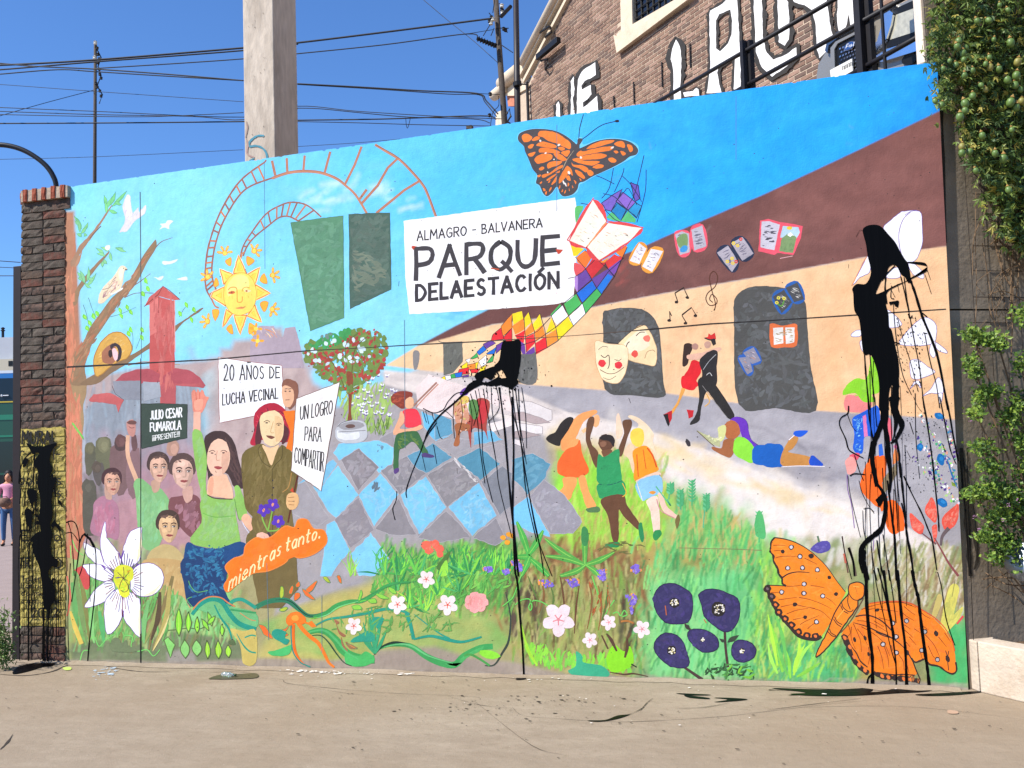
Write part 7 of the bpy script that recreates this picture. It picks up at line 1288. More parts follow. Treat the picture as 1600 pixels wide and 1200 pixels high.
# writing and black paint on it
PP = Painter(MW, PO+.012); PP.parent = pil; PP.mat = PAINT; PP.O(0, 640, 2.857); BK2 = '#1a1813'
PP.text('MURAL', 108, 152, 258, 150, 55, 9, BK2, 52)
PP.text('r', 98, 222, 118, 222, 60, 6, BK2); PP.text('l-', 248, 222, 276, 222, 45, 6, BK2); PP.text('po', 96, 335, 150, 335, 44, 6, BK2); PP.text('os', 225, 335, 282, 335, 44, 6, BK2); PP.text('l', 98, 392, 106, 392, 40, 5, BK2); PP.text('ns', 240, 390, 280, 390, 44, 6, BK2)
PP.text('E', 108, 585, 135, 585, 48, 6, BK2); PP.text('o', 250, 585, 276, 585, 44, 6, BK2); PP.text('TR', 96, 705, 140, 705, 42, 6, BK2); PP.text('0', 255, 705, 282, 705, 42, 6, BK2)
PP.text('Taller', 105, 765, 190, 765, 24, 4, BK2); PP.text('Latino', 105, 795, 200, 795, 22, 4, BK2); PP.text('de mu', 105, 828, 205, 828, 22, 4, BK2); PP.text('comunas', 105, 862, 275, 862, 22, 4, BK2); PP.text('2022', 150, 925, 268, 925, 42, 7, BK2)
PP.motif('black_lettering', 'black hand lettering ending in 2022')
PP.base += .002; PB = '#08080a'
PP.poly(PB, '150,165 180,172 215,160 265,150 240,185 232,230 243,265 232,300 262,305 250,340 240,400 245,470 232,520 245,560 232,600 240,650 268,670 262,700 240,700 225,735 250,790 255,840 240,870 225,890 205,880 200,820 195,760 185,700 160,640 155,590 190,560 185,480 190,400 175,330 180,280 165,230 185,195 150,190', 1)
PP.poly(PB, '128,148 160,165 200,165 180,178 158,200 140,172', 1); PP.poly(PB, '130,360 170,360 165,410 145,415', 1); PP.poly(PB, '122,445 150,450 152,500 130,520', 1); PP.poly(PB, '150,570 190,540 190,570 150,590', 1)
for q, w_ in (('150,190 120,220 100,270 95,330', 8), ('100,270 105,340 98,420', 5), ('165,190 160,300 155,440', 8), ('125,365 118,420 110,470', 5), ('170,400 168,520 160,620', 7), ('232,520 260,510 275,540 285,600', 6), ('275,530 280,560 290,700', 5), ('140,500 140,700 138,900 137,1120', 9), ('205,880 205,960 205,1130', 14), ('225,880 225,1000 222,1130', 10), ('260,850 262,940 260,1060', 6), ('158,600 155,760 150,900', 6), ('238,880 245,960 240,1080', 4), ('270,700 272,800 270,860', 4), ('98,560 92,700 95,800 98,1120', 4), ('180,150 150,250 130,320 120,400', 5), ('250,330 258,420 256,520', 5), ('110,620 118,760', 4)): PP.line(PB, w_*.8, q, 1, None, 0, .3)
for k in range(26):
    x = R_.uniform(100, 282); y = R_.uniform(180, 800); PP.line(PB, R_.uniform(2.5, 5), [(x, y), (x+R_.uniform(-4, 4), y+R_.uniform(40, 150)), (x+R_.uniform(-3, 3), y+R_.uniform(170, 300))], 1, (1, .5), 0, .5)
    x = R_.gauss(205, 45); y = R_.uniform(150, 860); PP.dot(PB, x, y, R_.uniform(5, 15), R_.uniform(8, 26), R_.uniform(-.6, .6), 9, .45)
PP.motif('black_paint_spill', 'black paint thrown over the lettering', m=BLK)
# steel gate post beside the pillar
mb = MB(); gp0, gp1 = MW.sz(18.5, 1000, -.05)[0], MW.sz(31, 1000, -.05)[0]; gpt = MW.sz(24, 416, -.05)[1]
mb.box(((gp0+gp1)/2, .08, gpt/2), ((gp1-gp0)/2-.001, .03, gpt/2)); o = mb.build('gate_post', mat('dark_brown_steel', '#1d1416', .6, 20, .2), None, bev=.003); tag(o, 'dark brown steel gate post standing against the brick pillar', 'post')
# ------------------------------------------------------------------ right hand wall
RW = Plane((sxR+.012, .012), math.radians(29.6))
RWM = mat('dark_stained_concrete', '#8a7c6a', .95, 5, .15, .005, 30, col2='#6b6051', c2lo=.4, c2hi=.7, c2scale=1.6, detail=8)
rwall = empty('side_wall', RW.pos(0, 0)); tag(rwall, 'dark stained concrete wall behind the vine at the right', 'wall')
zj = RW.sz(1540, 484)[1]
for nm, za, zb in (('concrete_panel', 0, zj-.006), ('concrete_panel', zj+.006, 7.2)):
    mb = MB(); mb.prism([RW.pos(0, za), RW.pos(5, za), RW.pos(5, zb), RW.pos(0, zb)], (0.02, .28, 0)); mb.build(nm, RWM, rwall)
mb = MB(); mb.prism([RW.pos(.012, 0, -.02), RW.pos(5, 0, -.02), RW.pos(5, 7.1, -.02), RW.pos(.01, 7.1, -.02)], (.02, .2, 0)); mb.build('joint_backing', mat('joint_dark', '#1c1814', .95), rwall)
RP_ = Painter(RW, .003); RP_.parent = rwall; RP_.mat = PAINT; RP_.O(1440, 700, 3)
for q, c, w_ in (('185,0 200,200 215,400 228,600', '#3a342c', 26), ('205,100 230,300 260,500 245,570', '#4a4238', 18)): RP_.line(c, w_, q, 1, (.8, 1, .6), 0, .4)
for q, w_ in (('180,60 200,250 212,400 222,560 232,590', 5), ('215,20 235,200 260,420 262,540', 3), ('225,300 228,480', 3), ('190,0 205,180', 3)): RP_.line('#15120f', w_, q, 1, None, 0, .4)
RP_.O(0, 0, 1); RP_.line('#3a332b', 4, '1466,-40 1468,60 1472,200 1478,380', 1, None, 0, .5)
RP_.motif('damp_streaks', 'dark damp streaks beside the mural edge', kind='stuff')
mb = MB()                                        # wire trellis fixed a hand off the wall
for y in (303, 343, 384, 423, 464, 504):
    a, b = RW.hit(1520, y, .04), RW.hit(1650, y+1, .04); mb.tube([a, b], .0028, 4)
for x in (1523, 1547, 1571, 1595, 1620):
    s_, _ = RW.sz(x, 500, .045); mb.tube([RW.pos(s_, .6, .045), RW.pos(s_, 5.5, .045)], .002, 4)
tag(mb.build('wire_trellis', mat('rusty_wire', '#2f251e', .8)), 'thin wire trellis fixed to the dark side wall', 'trellis')
# white planter kerb
G0, G1, G2 = ground(1514, 1075), ground(1532, 1082), ground(1600, 1098)
kz = at_depth(1532, 1003, (G1-CAM).dot(CF)).z
dd = (G2-G1).normalized(); G3_ = G1+dd*2.5; nn = Vector((-dd.y, dd.x, 0)); nn = nn if nn.y > 0 else -nn
WHC = mat('white_washed_concrete', '#bfb09d', .9, 8, .2, .006, 40, col2='#94836f', c2lo=.5, c2hi=.72, c2scale=4)
kb = empty('planter', G1); tag(kb, 'low whitewashed concrete planter kerb at the lower right corner', 'planter')
mb = MB(); mb.prism([G1+Vector((0, 0, 0)), G3_, G3_+nn*.16, G1+nn*.16], (0, 0, kz)); o = mb.build('front_kerb', WHC, kb, bev=.008)
mb = MB(); mb.prism([G0, G1-dd*.006, G1-dd*.006+nn*.16, G0+nn*.3], (0, 0, kz-.004)); o = mb.build('end_kerb', WHC, kb, bev=.008)
mb = MB(); mb.prism([G0+nn*.15, G1+nn*.165, G3_+nn*.165, G3_+nn*2.2, G0+nn*1.2], (0, 0, kz-.05)); mb.build('soil', mat('planter_soil', '#5a4735', .95, 30, .4, .02, 30), kb)
# round grey fitting cut by the frame edge
q0 = RW.hit(1603, 878, .35); sp = empty('wall_spotlight', q0); tag(sp, 'round grey metal spotlight cut off by the right edge below the shrub', 'spotlight')
ax = (Vector((-.5, -1, 0))).normalized(); mb = MB(); mb.lathe(q0-ax*.12, [(.03, 0), (.08, .02), (.12, .1), (.125, .14), (.12, .15), (.1, .15)], 20, ax); mb.build('housing', mat('grey_metal', '#7c8288', .35, metal=.7), sp, True)
mb = MB(); mb.lathe(q0+ax*.02, [(.0, 0), (.1, 0), (.1, .005), (0, .01)], 20, ax); mb.build('lens', mat('lens_glass', '#3b4044', .1, spec=.8), sp)
mb = MB(); mb.tube([q0-ax*.1, q0-ax*.1+RW.n*-.25], .012, 6); mb.build('bracket', mat('bracket_dark', '#222222', .6), sp)

# ------------------------------------------------------------------ foliage
def leafmesh(name, pts_n, mats, parent, ln, wd, shape='lobed', seed=1, kind='stuff', droop=.5):
    """many small leaves; pts_n: list of (position, outward normal)"""
    r = random.Random(seed); V = []; F = []; M = []
    for p, n in pts_n:
        L_ = ln*r.uniform(.6, 1.3); W = wd*r.uniform(.7, 1.25)
        ax = Vector((r.gauss(0, .7), r.gauss(0, .7), r.gauss(-droop, .6)))+n*.35; ax.normalize()
        nn_ = (n+Vector((r.gauss(0, .55), r.gauss(0, .55), r.gauss(.35, .5)))); sd = ax.cross(nn_)
        if sd.length < .01: continue
        sd.normalize(); up = sd.cross(ax); mi = r.choices(range(len(mats)), [5, 4, 2, 1][:len(mats)])[0]
        lobes = ((0, 1.0), (.75, .75), (-.75, .75)) if shape == 'lobed' else ((0, 1.0),)
        for a, g_ in lobes:
            d = ax*math.cos(a)+sd*math.sin(a); s2 = d.cross(up).normalized(); l = L_*g_; k = len(V)
            V += [p, p+d*l*.5+s2*W*.5+up*l*.05, p+d*l-up*l*.12, p+d*l*.5-s2*W*.5+up*l*.05]; F += [(k, k+1, k+2, k+3)]; M.append(mi)
    me = bpy.data.meshes.new(name); org = parent_loc(parent); me.from_pydata([(v-org)[:] for v in V], [], F)
    for m in mats: me.materials.append(m)
    me.polygons.foreach_set('material_index', M); me.update(); o = bpy.data.objects.new(name, me); link(o, parent)
    if kind: o['kind'] = kind
    return o
def leafmat(name, c, tr=.25):
    m = bpy.data.materials.new(name); m.use_nodes = True; n = m.node_tree; b = n.nodes['Principled BSDF']; b.inputs['Base Color'].default_value = (*hx(c), 1); b.inputs['Roughness'].default_value = .5; b.inputs['Specular IOR Level'].default_value = .35
    t = n.nodes.new('ShaderNodeBsdfTranslucent'); t.inputs[0].default_value = (*[min(1, v*1.3) for v in hx(c)], 1); mx = n.nodes.new('ShaderNodeMixShader'); mx.inputs[0].default_value = tr
    n.links.new(b.outputs[0], mx.inputs[1]); n.links.new(t.outputs[0], mx.inputs[2]); n.links.new(mx.outputs[0], n.nodes['Material Output'].inputs[0]); return m
LV = [leafmat('vine_leaf_dark', '#4a6032'), leafmat('vine_leaf_mid', '#6c803c'), leafmat('vine_leaf_olive', '#828a40'), leafmat('vine_leaf_yellow', '#a59a48')]
STEM = mat('vine_stem', '#6b5640', .9, 20, .2)
vine = empty('passion_fruit_vine', RW.pos(.4, 4.6, .1)); tag(vine, 'hanging passion fruit vine with many green fruits covering the top of the side wall', 'vine')
r = random.Random(21)
region = [(1468, -60), (1452, 35), (1447, 70), (1460, 100), (1466, 118), (1478, 150), (1488, 175), (1498, 200), (1503, 235), (1520, 255), (1530, 275), (1548, 300), (1560, 330), (1580, 345), (1588, 390), (1620, 410), (1720, 420), (1760, -60)]
pts = []
while len(pts) < 7500:
    x, y = r.uniform(1445, 1760), r.uniform(-60, 420)
    if not inside(x, y, region): continue
    edge = max(0, 1-(x-1450-max(0, y-60)*.33)/60)
    if r.random() < edge*.55: continue
    o_ = r.uniform(.03, .30)*(1-.4*edge); n0 = (RW.n+Vector((r.gauss(0, .4), 0, r.gauss(.2, .3)))).normalized()
    pts.append((RW.hit(x, y, o_), n0))
for hx_, hy_, n in ((1528, 250, 40), (1545, 320, 30), (1525, 225, 40), (1560, 285, 60), (1575, 360, 60), (1465, 60, 40), (1455, 90, 30), (1468, 150, 26), (1480, 130, 40)):
    for k in range(n): pts.append((RW.hit(r.gauss(hx_, 9), r.gauss(hy_, 16), r.uniform(.06, .22)), RW.n))
leafmesh('foliage', pts, LV, vine, .062, .017, 'lobed', 3)
FR = [mat('green_fruit', '#5a7336', .45, 20, .12, spec=.4), mat('ripening_fruit', '#827c3c', .5, 20, .15, spec=.4)]
fr_me = []
for q in range(2):
    mb = MB(); mb.lathe((0, 0, -.027), [(.003, 0), (.013, .004), (.02, .014), (.0225, .027), (.02, .041), (.012, .05), (.003, .054)], 10); o = mb.build('fruit', FR[q], None, True); fr_me.append(o.data); bpy.data.objects.remove(o)
mb = MB(); mb.lathe((0, 0, .024), [(.002, 0), (.013, .004), (.006, .012), (.002, .02)], 7); o = mb.build('dry_calyx', mat('dry_calyx', '#96763f', .8)); cal = o.data; bpy.data.objects.remove(o)
for x, y, s_ in ((1545, 32, 1), (1527, 33, .9), (1575, 16, .8), (1562, 8, .7), (1498, 64, 1), (1496, 73, 1), (1509, 74, .8), (1505, 83, 1), (1506, 93, .8), (1494, 101, .8), (1579, 67, 1.25), (1590, 97, 1.15), (1588, 118, 1.2), (1547, 105, 1), (1546, 90, .8), (1561, 108, 1), (1574, 125, 1.15), (1586, 133, 1.1), (1594, 140, .9), (1579, 160, 1.3), (1588, 168, 1.1), (1596, 158, 1), (1520, 150, 1), (1508, 162, 1.2), (1508, 173, 1), (1500, 183, 1.2), (1535, 212, 1), (1503, 229, 1), (1503, 239, 1), (1515, 237, 1), (1581, 203, .8), (1555, 240, 1), (1568, 248, 1.2), (1461, 158, .8), (1471, 164, .9), (1525, 267, .9), (1533, 133, .8), (1576, 297, 1), (1474, 107, .7), (1520, 110, .8), (1507, 118, .9), (1540, 140, .8), (1484, 95, .7), (1540, 100, .8), (1553, 62, .7)):
    o = bpy.data.objects.new('fruit', fr_me[0 if r.random() < .85 else 1]); link(o, vine); p = RW.hit(x, y, .345); o.location = p-vine.location; o.scale = (s_*.95,)*3; o.rotation_euler = (r.gauss(0, .25), r.gauss(0, .25), r.uniform(0, 6))
    c = bpy.data.objects.new('dry_calyx', cal); link(c, o)
def tubepx(pl, q, r_, off, mb, n=5, jit=0):
    P_ = cat([tuple(float(t) for t in p.split(',')) for p in q.split()], False, 5); mb.tube([pl.hit(x, y, off+R_.uniform(-jit, jit)) for x, y in P_], r_, n)
mb = MB()
for q, w_ in (('1524,228 1530,262 1545,300 1560,330 1558,380', .006), ('1552,260 1546,290 1540,330 1522,370 1520,430', .004), ('1540,270 1560,320 1590,350 1600,345', .008), ('1565,300 1550,340 1560,400 1575,440 1590,450', .007), ('1590,300 1575,350 1572,380 1580,430 1578,500', .008), ('1600,320 1575,340 1560,352 1540,360', .005), ('1570,310 1585,330 1600,330', .009), ('1548,382 1560,375 1580,400 1600,420', .005), ('1525,300 1524,380 1526,460 1522,540', .003), ('1580,360 1583,420 1582,500 1580,560', .004), ('1590,350 1592,420 1586,480', .005), ('1600,400 1570,430 1545,470 1560,520', .003), ('1466,150 1455,140 1450,132', .002), ('1470,170 1468,140 1462,120', .002), ('1545,460 1570,455 1600,470', .004), ('1535,380 1545,440 1555,500', .003)): tubepx(RW, q, w_, .08, mb, 5, .02)
mb.build('stem', STEM, vine)['kind'] = 'stuff'
mb = MB()
for k in range(34):
    x, y = r.uniform(1540, 1600), r.uniform(250, 500); dx = r.uniform(-25, 25); dy = r.uniform(10, 60); tubepx(RW, '%f,%f %f,%f %f,%f' % (x, y, x+dx, y+dy*.5, x+dx*.4, y+dy), .0022, r.uniform(.03, .14), mb, 4, .02)
o = mb.build('dry_twigs', STEM, vine); o['kind'] = 'stuff'
# leafy shrub below
SHL = [leafmat('shrub_leaf', '#57742a'), leafmat('shrub_leaf_bright', '#7b9236'), leafmat('shrub_leaf_dark', '#3a5226')]
shrub = empty('flowering_shrub', RW.pos(.7, kz, .25)); tag(shrub, 'light green leafy shrub with tiny pink flowers growing up the dark side wall', 'shrub')
pts = []; cl = []
for x, y, rx, ry, n in ((1520, 522, 16, 8, 70), (1540, 530, 22, 11, 110), (1560, 538, 14, 9, 60), (1518, 568, 12, 11, 60), (1525, 585, 10, 8, 40), (1595, 495, 14, 14, 40), (1550, 612, 16, 9, 70), (1535, 620, 14, 14, 70), (1525, 645, 14, 8, 40), (1575, 655, 16, 14, 70), (1590, 635, 14, 18, 70), (1600, 690, 22, 18, 90), (1536, 700, 18, 10, 80), (1548, 730, 18, 10, 80), (1525, 772, 18, 9, 80), (1550, 765, 22, 12, 110), (1580, 775, 22, 16, 130), (1600, 800, 22, 22, 110), (1562, 808, 24, 12, 110), (1545, 838, 18, 9, 80), (1572, 850, 22, 14, 120), (1590, 868, 18, 14, 90), (1560, 872, 14, 8, 50), (1600, 735, 16, 18, 80), (1595, 570, 10, 14, 40), (1600, 880, 14, 16, 60), (1640, 800, 40, 60, 300), (1640, 650, 40, 60, 260)):
    for k in range(int(n*2.9)):
        px_, py_ = r.gauss(x, rx*.55), r.gauss(y, ry*.6); p = RW.hit(px_, py_, r.uniform(.1, .36)); pts.append((p, (RW.n+Vector((-.5, 0, .4))).normalized()))
    cl.append((x, y))
leafmesh('foliage', pts, SHL, shrub, .034, .022, 'simple', 8, droop=-.1)
mb = MB(); base = RW.hit(1625, 980, .25); base.z = kz-.02
for x, y in cl[::2]:
    e = RW.hit(x, y, .2); m_ = (base+e)/2+Vector((.12, 0, -.1)); mb.tube([Vector(p) for p in cat([tuple(base), tuple(m_), tuple(e)], False, 6)], .006, 5)
for q in ('1535,905 1560,902 1600,905', '1540,920 1565,900 1600,880', '1550,915 1580,930 1600,945', '1540,895 1570,912 1600,915', '1560,890 1590,920 1610,930'): tubepx(RW, q, .004, .15, mb, 4, .05)
mb.build('branch', STEM, shrub)
PK = mat('pink_petals', '#a87a9c', .7)
for x, y in ((1523, 808), (1567, 813), (1590, 783), (1515, 660), (1530, 828), (1575, 790)):
    mb = MB()
    for k in range(7): c = RW.hit(x, y, .37)+Vector((r.gauss(0, .008), r.gauss(0, .008), r.gauss(0, .008))); mb.lathe(c, [(.001, 0), (.005, .002), (.001, .004)], 6)
    mb.build('flower', PK, shrub)
# weeds by the gate post and planter sprig
def weed(name, label, pl, px_, py_, w_, h_, n, seed, off=0, cat_='weed'):
    r = random.Random(seed); b = ground(px_, py_); root = empty(name, b); tag(root, label, cat_); pts = []; mb = MB()
    for k in range(9):
        t = b+Vector((r.gauss(0, w_*.5), r.gauss(0, .08), h_*r.uniform(.5, 1))); mb.tube([b+Vector((r.gauss(0, .03), 0, 0)), (b+t)/2+Vector((r.gauss(0, .03), 0, 0)), t], .003, 4)
        for j in range(n//9): q = b.lerp(t, r.uniform(.15, 1)); pts.append((q+Vector((r.gauss(0, .045), r.gauss(0, .045), r.gauss(0, .03))), Vector((-.3, -.6, .5))))
    mb.build('stem', mat(name+'_stem', '#6b7a4a', .8), root); leafmesh('foliage', pts, [leafmat(name+'_a', '#6f8a4a'), leafmat(name+'_b', '#55703a'), leafmat(name+'_c', '#8a9a60')], root, .045, .016, 'simple', seed, 'stuff' if 1 else None, -.2)
    return root
weed('weed_clump', 'bushy green weed growing at the foot of the gate post', None, 8, 1046, .2, .62, 900, 5)
weed('small_weed', 'small green sprig growing on the planter soil at the right edge', None, 1604, 1020, .08, .2, 120, 6).location.z = 0
# ------------------------------------------------------------------ brick warehouse behind the wall
FD = 14.0
vp_ = ray(66, 731); fd = Vector((-vp_.x, -vp_.y, 0)).normalized(); p0 = at_depth(1250, 110, FD)
FP = Plane(p0, math.atan2(fd.y, fd.x))
if FP.n.dot(CAM-FP.p) < 0: FP.n = -FP.n
bld = empty('brick_warehouse', (FP.p.x, FP.p.y, 0)); tag(bld, 'brown brick warehouse gable with white graffiti letters and a cream window surround', 'building')
BM = [mat('warehouse_brick_%s' % n, c, .92, 25, .2, .004, 50) for n, c in (('a', '#876b5a'), ('b', '#775d4f'), ('c', '#937666'), ('d', '#675349'))]
FMO = mat('warehouse_mortar', '#b8a48e', .95, 12, .15, .003, 60)
CRM = mat('cream_render', '#cbbaa2', .8, 5, .08, .002, 30, col2='#b5a48c', c2lo=.5, c2hi=.8)
def fpos(q): return [FP.sz(float(a), float(b)) for a, b in (p.split(',') for p in q.split())]
lt = FP.sz(826, 132); lt2 = FP.sz(884, 0); gs = (lt2[1]-lt[1])/(lt2[0]-lt[0]); apex_s = lt[0]+6.2; apex_z = lt[1]+gs*6.2
roofz = lambda s: lt[1]+gs*(s-lt[0]) if s < apex_s else apex_z-gs*(s-apex_s)
s1_ = apex_s*2-lt[0]
mb = MB(); mb.prism([FP.pos(lt[0], 0), FP.pos(s1_, 0), FP.pos(s1_, roofz(s1_)), FP.pos(apex_s, apex_z), FP.pos(lt[0], lt[1])], FP.n*-.4); mb.build('mortar_wall', FMO, bld)
BL_, BH = .25, .0745; bricks = []
zz = 6.2; row = 0
win_q = [FP.sz(x, y) for x, y in ((967, 52), (975, -10), (1100, -60), (1082, 0), (970, 84))]
r = random.Random(31)
while zz < 13.5:
    s = lt[0]+(.0 if row % 2 else BL_/2)
    while s < 1.9:
        sc_ = s+BL_/2; zc = zz+BH/2
        if zc < roofz(s)-.03 and zc < roofz(s+BL_):
            x, y, d = proj(FP.pos(sc_, zc))
            if 790 < x < 1500 and -70 < y < 275-.15*(x-800)+30 and not inside(sc_, zc, win_q): bricks.append((d, sc_, zc, x, y))
        s += BL_
    zz += BH; row += 1
bricks.sort(); print('warehouse bricks', len(bricks))
vis = [b for b in bricks if 820 < b[3] < 1330 and -6 < b[4] < 190-.146*(b[3]-820)+6]
near = set(id(b) for b in vis[:300]); bme = []
for m in BM:
    for q in range(2):
        mb = MB(); mb.box((0, 0, 0), ((BL_-.02)/2, .006, (BH-.02)/2), (FP.d, FP.n, Vector((0, 0, 1)))); o = mb.build('brick', m, None); 
        for v in o.data.vertices: v.co += Vector((r.uniform(-.0015, .0015),)*3)
        bme.append(o.data); bpy.data.objects.remove(o)
rest = MB()
for b in bricks:
    p = FP.pos(b[1], b[2], .001+r.uniform(-.002, .004))
    if id(b) in near: o = bpy.data.objects.new('brick', r.choice(bme)); link(o, bld); o.location = p-bld.location
    else: rest.box(p, ((BL_-.02)/2, .006, (BH-.02)/2), (FP.d, FP.n, Vector((0, 0, 1))), r.choice((0, 0, 1, 1, 2, 3)))
o = rest.build('brick_courses', BM, bld); o['kind'] = 'stuff'
# window surround and grille
def slab(pl, q, o0, o1, m, name, par, sm=0):
    P_ = [tuple(float(t) for t in p.split(',')) for p in q.split()]
    if sm: P_ = cat(P_, True, 4)
    sz = [pl.sz(x, y) for x, y in P_]; mb = MB(); mb.prism([pl.pos(a, z, o0) for a, z in sz], pl.n*(o1-o0)); return mb.build(name, m, par)
fr = slab(FP, '974,-14 975,50 968,54 971,83 1090,-6 1120,-30 1110,-50 1060,0 993,39 992,-14', -.02, .07, CRM, 'window_surround', bld)
slab(FP, '966,56 971,84 1092,-6 1086,-14 1060,4 980,62', .072, .11, CRM, 'window_sill', bld)
wn = slab(FP, '992,-30 993,38 1060,-1 1090,-30', .004, .014, mat('dark_glass', '#15161a', .15, spec=.6), 'window', bld)
mb = MB()
for k in range(7):
    a = FP.hit(994+k*9, 36-k*5.2, .03); mb.tube([a, a+Vector((0, 0, 1.2))], .016, 5)
for k in range(4):
    a = FP.hit(993, 30-k*12, .04); mb.tube([a, a+FP.d*1.2], .013, 5)
mb.build('grille', mat('window_iron', '#26241f', .6), wn)
# raking cornice of the gable
a_, b_ = FP.sz(818, 112), FP.sz(876, 0)
gd = (FP.pos(*b_)-FP.pos(*a_)).normalized(); end = 8.5
def rake(px_, py_, rad, off, name):
    a = FP.hit(px_, py_, off); mb = MB(); mb.tube([a, a+gd*end], rad, 14); return mb.build(name, CRM, bld, True)
rake(816, 99, .085*1.2, .16, 'cornice_roll')
def rakebox(px_, py_, hw, o0, o1, name, L_=end):
    a = FP.hit(px_, py_, 0); perp = gd.cross(FP.n).normalized(); mb = MB(); mb.box(a+gd*L_/2+FP.n*(o0+o1)/2, (L_/2, hw, (o1-o0)/2), (gd, perp, FP.n)); return mb.build(name, CRM, bld)
rakebox(819, 121, .05, .0, .16, 'cornice_strip'); rakebox(822, 128, .04, .0, .09, 'cornice_strip')
rakebox(813, 112, .08, -.35, .07, 'roof_edge')
# eaves return at the corner: rolls and blocks
mb = MB(); c = FP.hit(800, 118, .1); mb.tube([c-FP.d*.55, c+FP.d*.35], .16, 14); mb.build('eaves_roll', CRM, bld, True)
mb = MB(); c = FP.hit(780, 143, .1); mb.tube([c-FP.d*.3, c+FP.d*.35], .13, 14); mb.build('eaves_roll', CRM, bld, True)
slab(FP, '786,142 822,110 828,138 806,150 792,150', -.1, .05, CRM, 'eaves_block', bld)
slab(FP, '792,150 812,144 812,165 794,166', -.1, .0, mat('faded_orange_render', '#b4735a', .9, 10, .15), 'corner_patch', bld)
slab(FP, '775,176 784,172 786,196 774,200', -.1, .0, CRM, 'corner_block', bld)
slab(FP, '813,150 824,135 824,200 813,200', -.3, .004, FMO, 'corner_wall', bld)
mb = MB(); a = FP.hit(823.5, 128, .08); b = Vector(a); b.z = 0; mb.tube([a, b], .035, 8); dp = mb.build('downpipe', mat('black_iron', '#141315', .5), None, True); tag(dp, 'thin black downpipe at the warehouse corner', 'pipe')
# floodlights on the gable
IRN = mat('black_fixture', '#17171a', .5)
def fixture(name, label, pts_, lamp, lw=.065):
    c = FP.hit(*pts_[0], .14); root = empty(name, c); tag(root, label, 'floodlight'); mb = MB(); a, b = FP.hit(*lamp[0], .17), FP.hit(*lamp[1], .17); d = (b-a); L_ = d.length; d.normalize(); s2 = d.cross(FP.n).normalized()
    mb.box((a+b)/2, (L_/2, lw, lw*.8), (d, s2, FP.n)); mb.build('lamp_housing', IRN, root, bev=.01)
    mb = MB(); mb.tube([FP.hit(*p, .14-.01*i) for i, p in enumerate(pts_)]+[FP.hit(*pts_[-1], 0)], .022, 6); mb.build('bracket', IRN, root)
    return root
fixture('floodlight', 'black floodlight with a long bar arm fixed low on the gable cornice', ((845, 95), (855, 92), (857, 100), (852, 108)), ((840, 90), (873, 62)))
t = fixture('floodlight', 'black wire hoop bracket higher on the gable cornice', ((842, 50), (852, 41), (860, 42), (862, 50), (852, 58)), ((842, 52), (858, 41)), .02)
# iron ties
mb = None
for x, y0_, y1_ in ((1078, 68, 106), (1034, 97, 136), (990, 128, 162), (959, 150, 168)):
    mb = MB(); mb.tube([FP.hit(x, y0_, .03), FP.hit(x+1, y1_, .03)], .014, 5); o = mb.build('iron_tie', IRN, bld)
# graffiti
GF = Painter(FP, .03, .0002); GF.parent = bld; GF.mat = PAINT; GK = '#3b3733'; GW = '#fbf7f3'
def letter(sets, wd, keep=True):
    for q in sets:
        Pq = GF.pts(q); W2 = GF.wobble(Pq+[Pq[0]], .8); [GF.ribbon(GK, wd/GF.sc*2, W2[i:i+8], None, 0, .35) for i in range(0, len(W2)-1, 7)]
    for q in sets: GF.poly(GW, q, 0, 0, None, 0, .5)
    for q in sets: GF.dabs(['#8f7a68', '#b9a898', '#d8cec4'], q, 14, 10, 25, 3, .2, int(len(GF.F)))
GF.O(800, 0, 4); letter(['285,655 300,632 306,655 308,760 285,760'], 16); letter(['376,510 396,480 398,600 414,760 372,760 378,600'], 16); letter(['420,500 450,440 530,392 530,470 500,492 462,505 440,540 446,562 500,530 505,590 480,622 452,640 456,672 540,600 548,720 415,740 414,620'], 22)
letter(['1010,310 1035,248 1060,290 1068,400 1060,520 1070,640 1020,640 1018,450 1000,370'], 24)
GF.O(1040, 0, 6.154); letter(['440,110 560,40 620,-20 700,-30 712,150 730,480 740,860 672,860 684,560 600,590 530,640 510,700 550,890 410,900 430,780 445,640 438,300 440,112 500,200 500,470 540,500 620,420 652,330 655,200 640,95 530,140 500,198'], 26)
letter(['862,-20 940,-20 950,350 985,510 1050,580 1180,525 1270,455 1275,560 1180,640 1040,740 940,650 885,500 870,200'], 38); letter(['1090,-20 1195,-20 1210,300 1200,380 1160,440 1105,410 1098,200'], 38); letter(['1225,-20 1560,-20 1600,250 1640,420 1500,560 1475,480 1462,250 1425,100 1350,55 1250,25'], 38)
letter(['180,890 270,880 310,850 330,860 340,920 200,930'], 14)
GF.O(1240, 0, 6.667); letter(['480,-20 655,-20 655,240 610,300 595,150 560,290 490,330 468,200'], 30)
GF.motif('graffiti_letters', 'large white graffiti letters with ragged black outlines', kind='stuff')
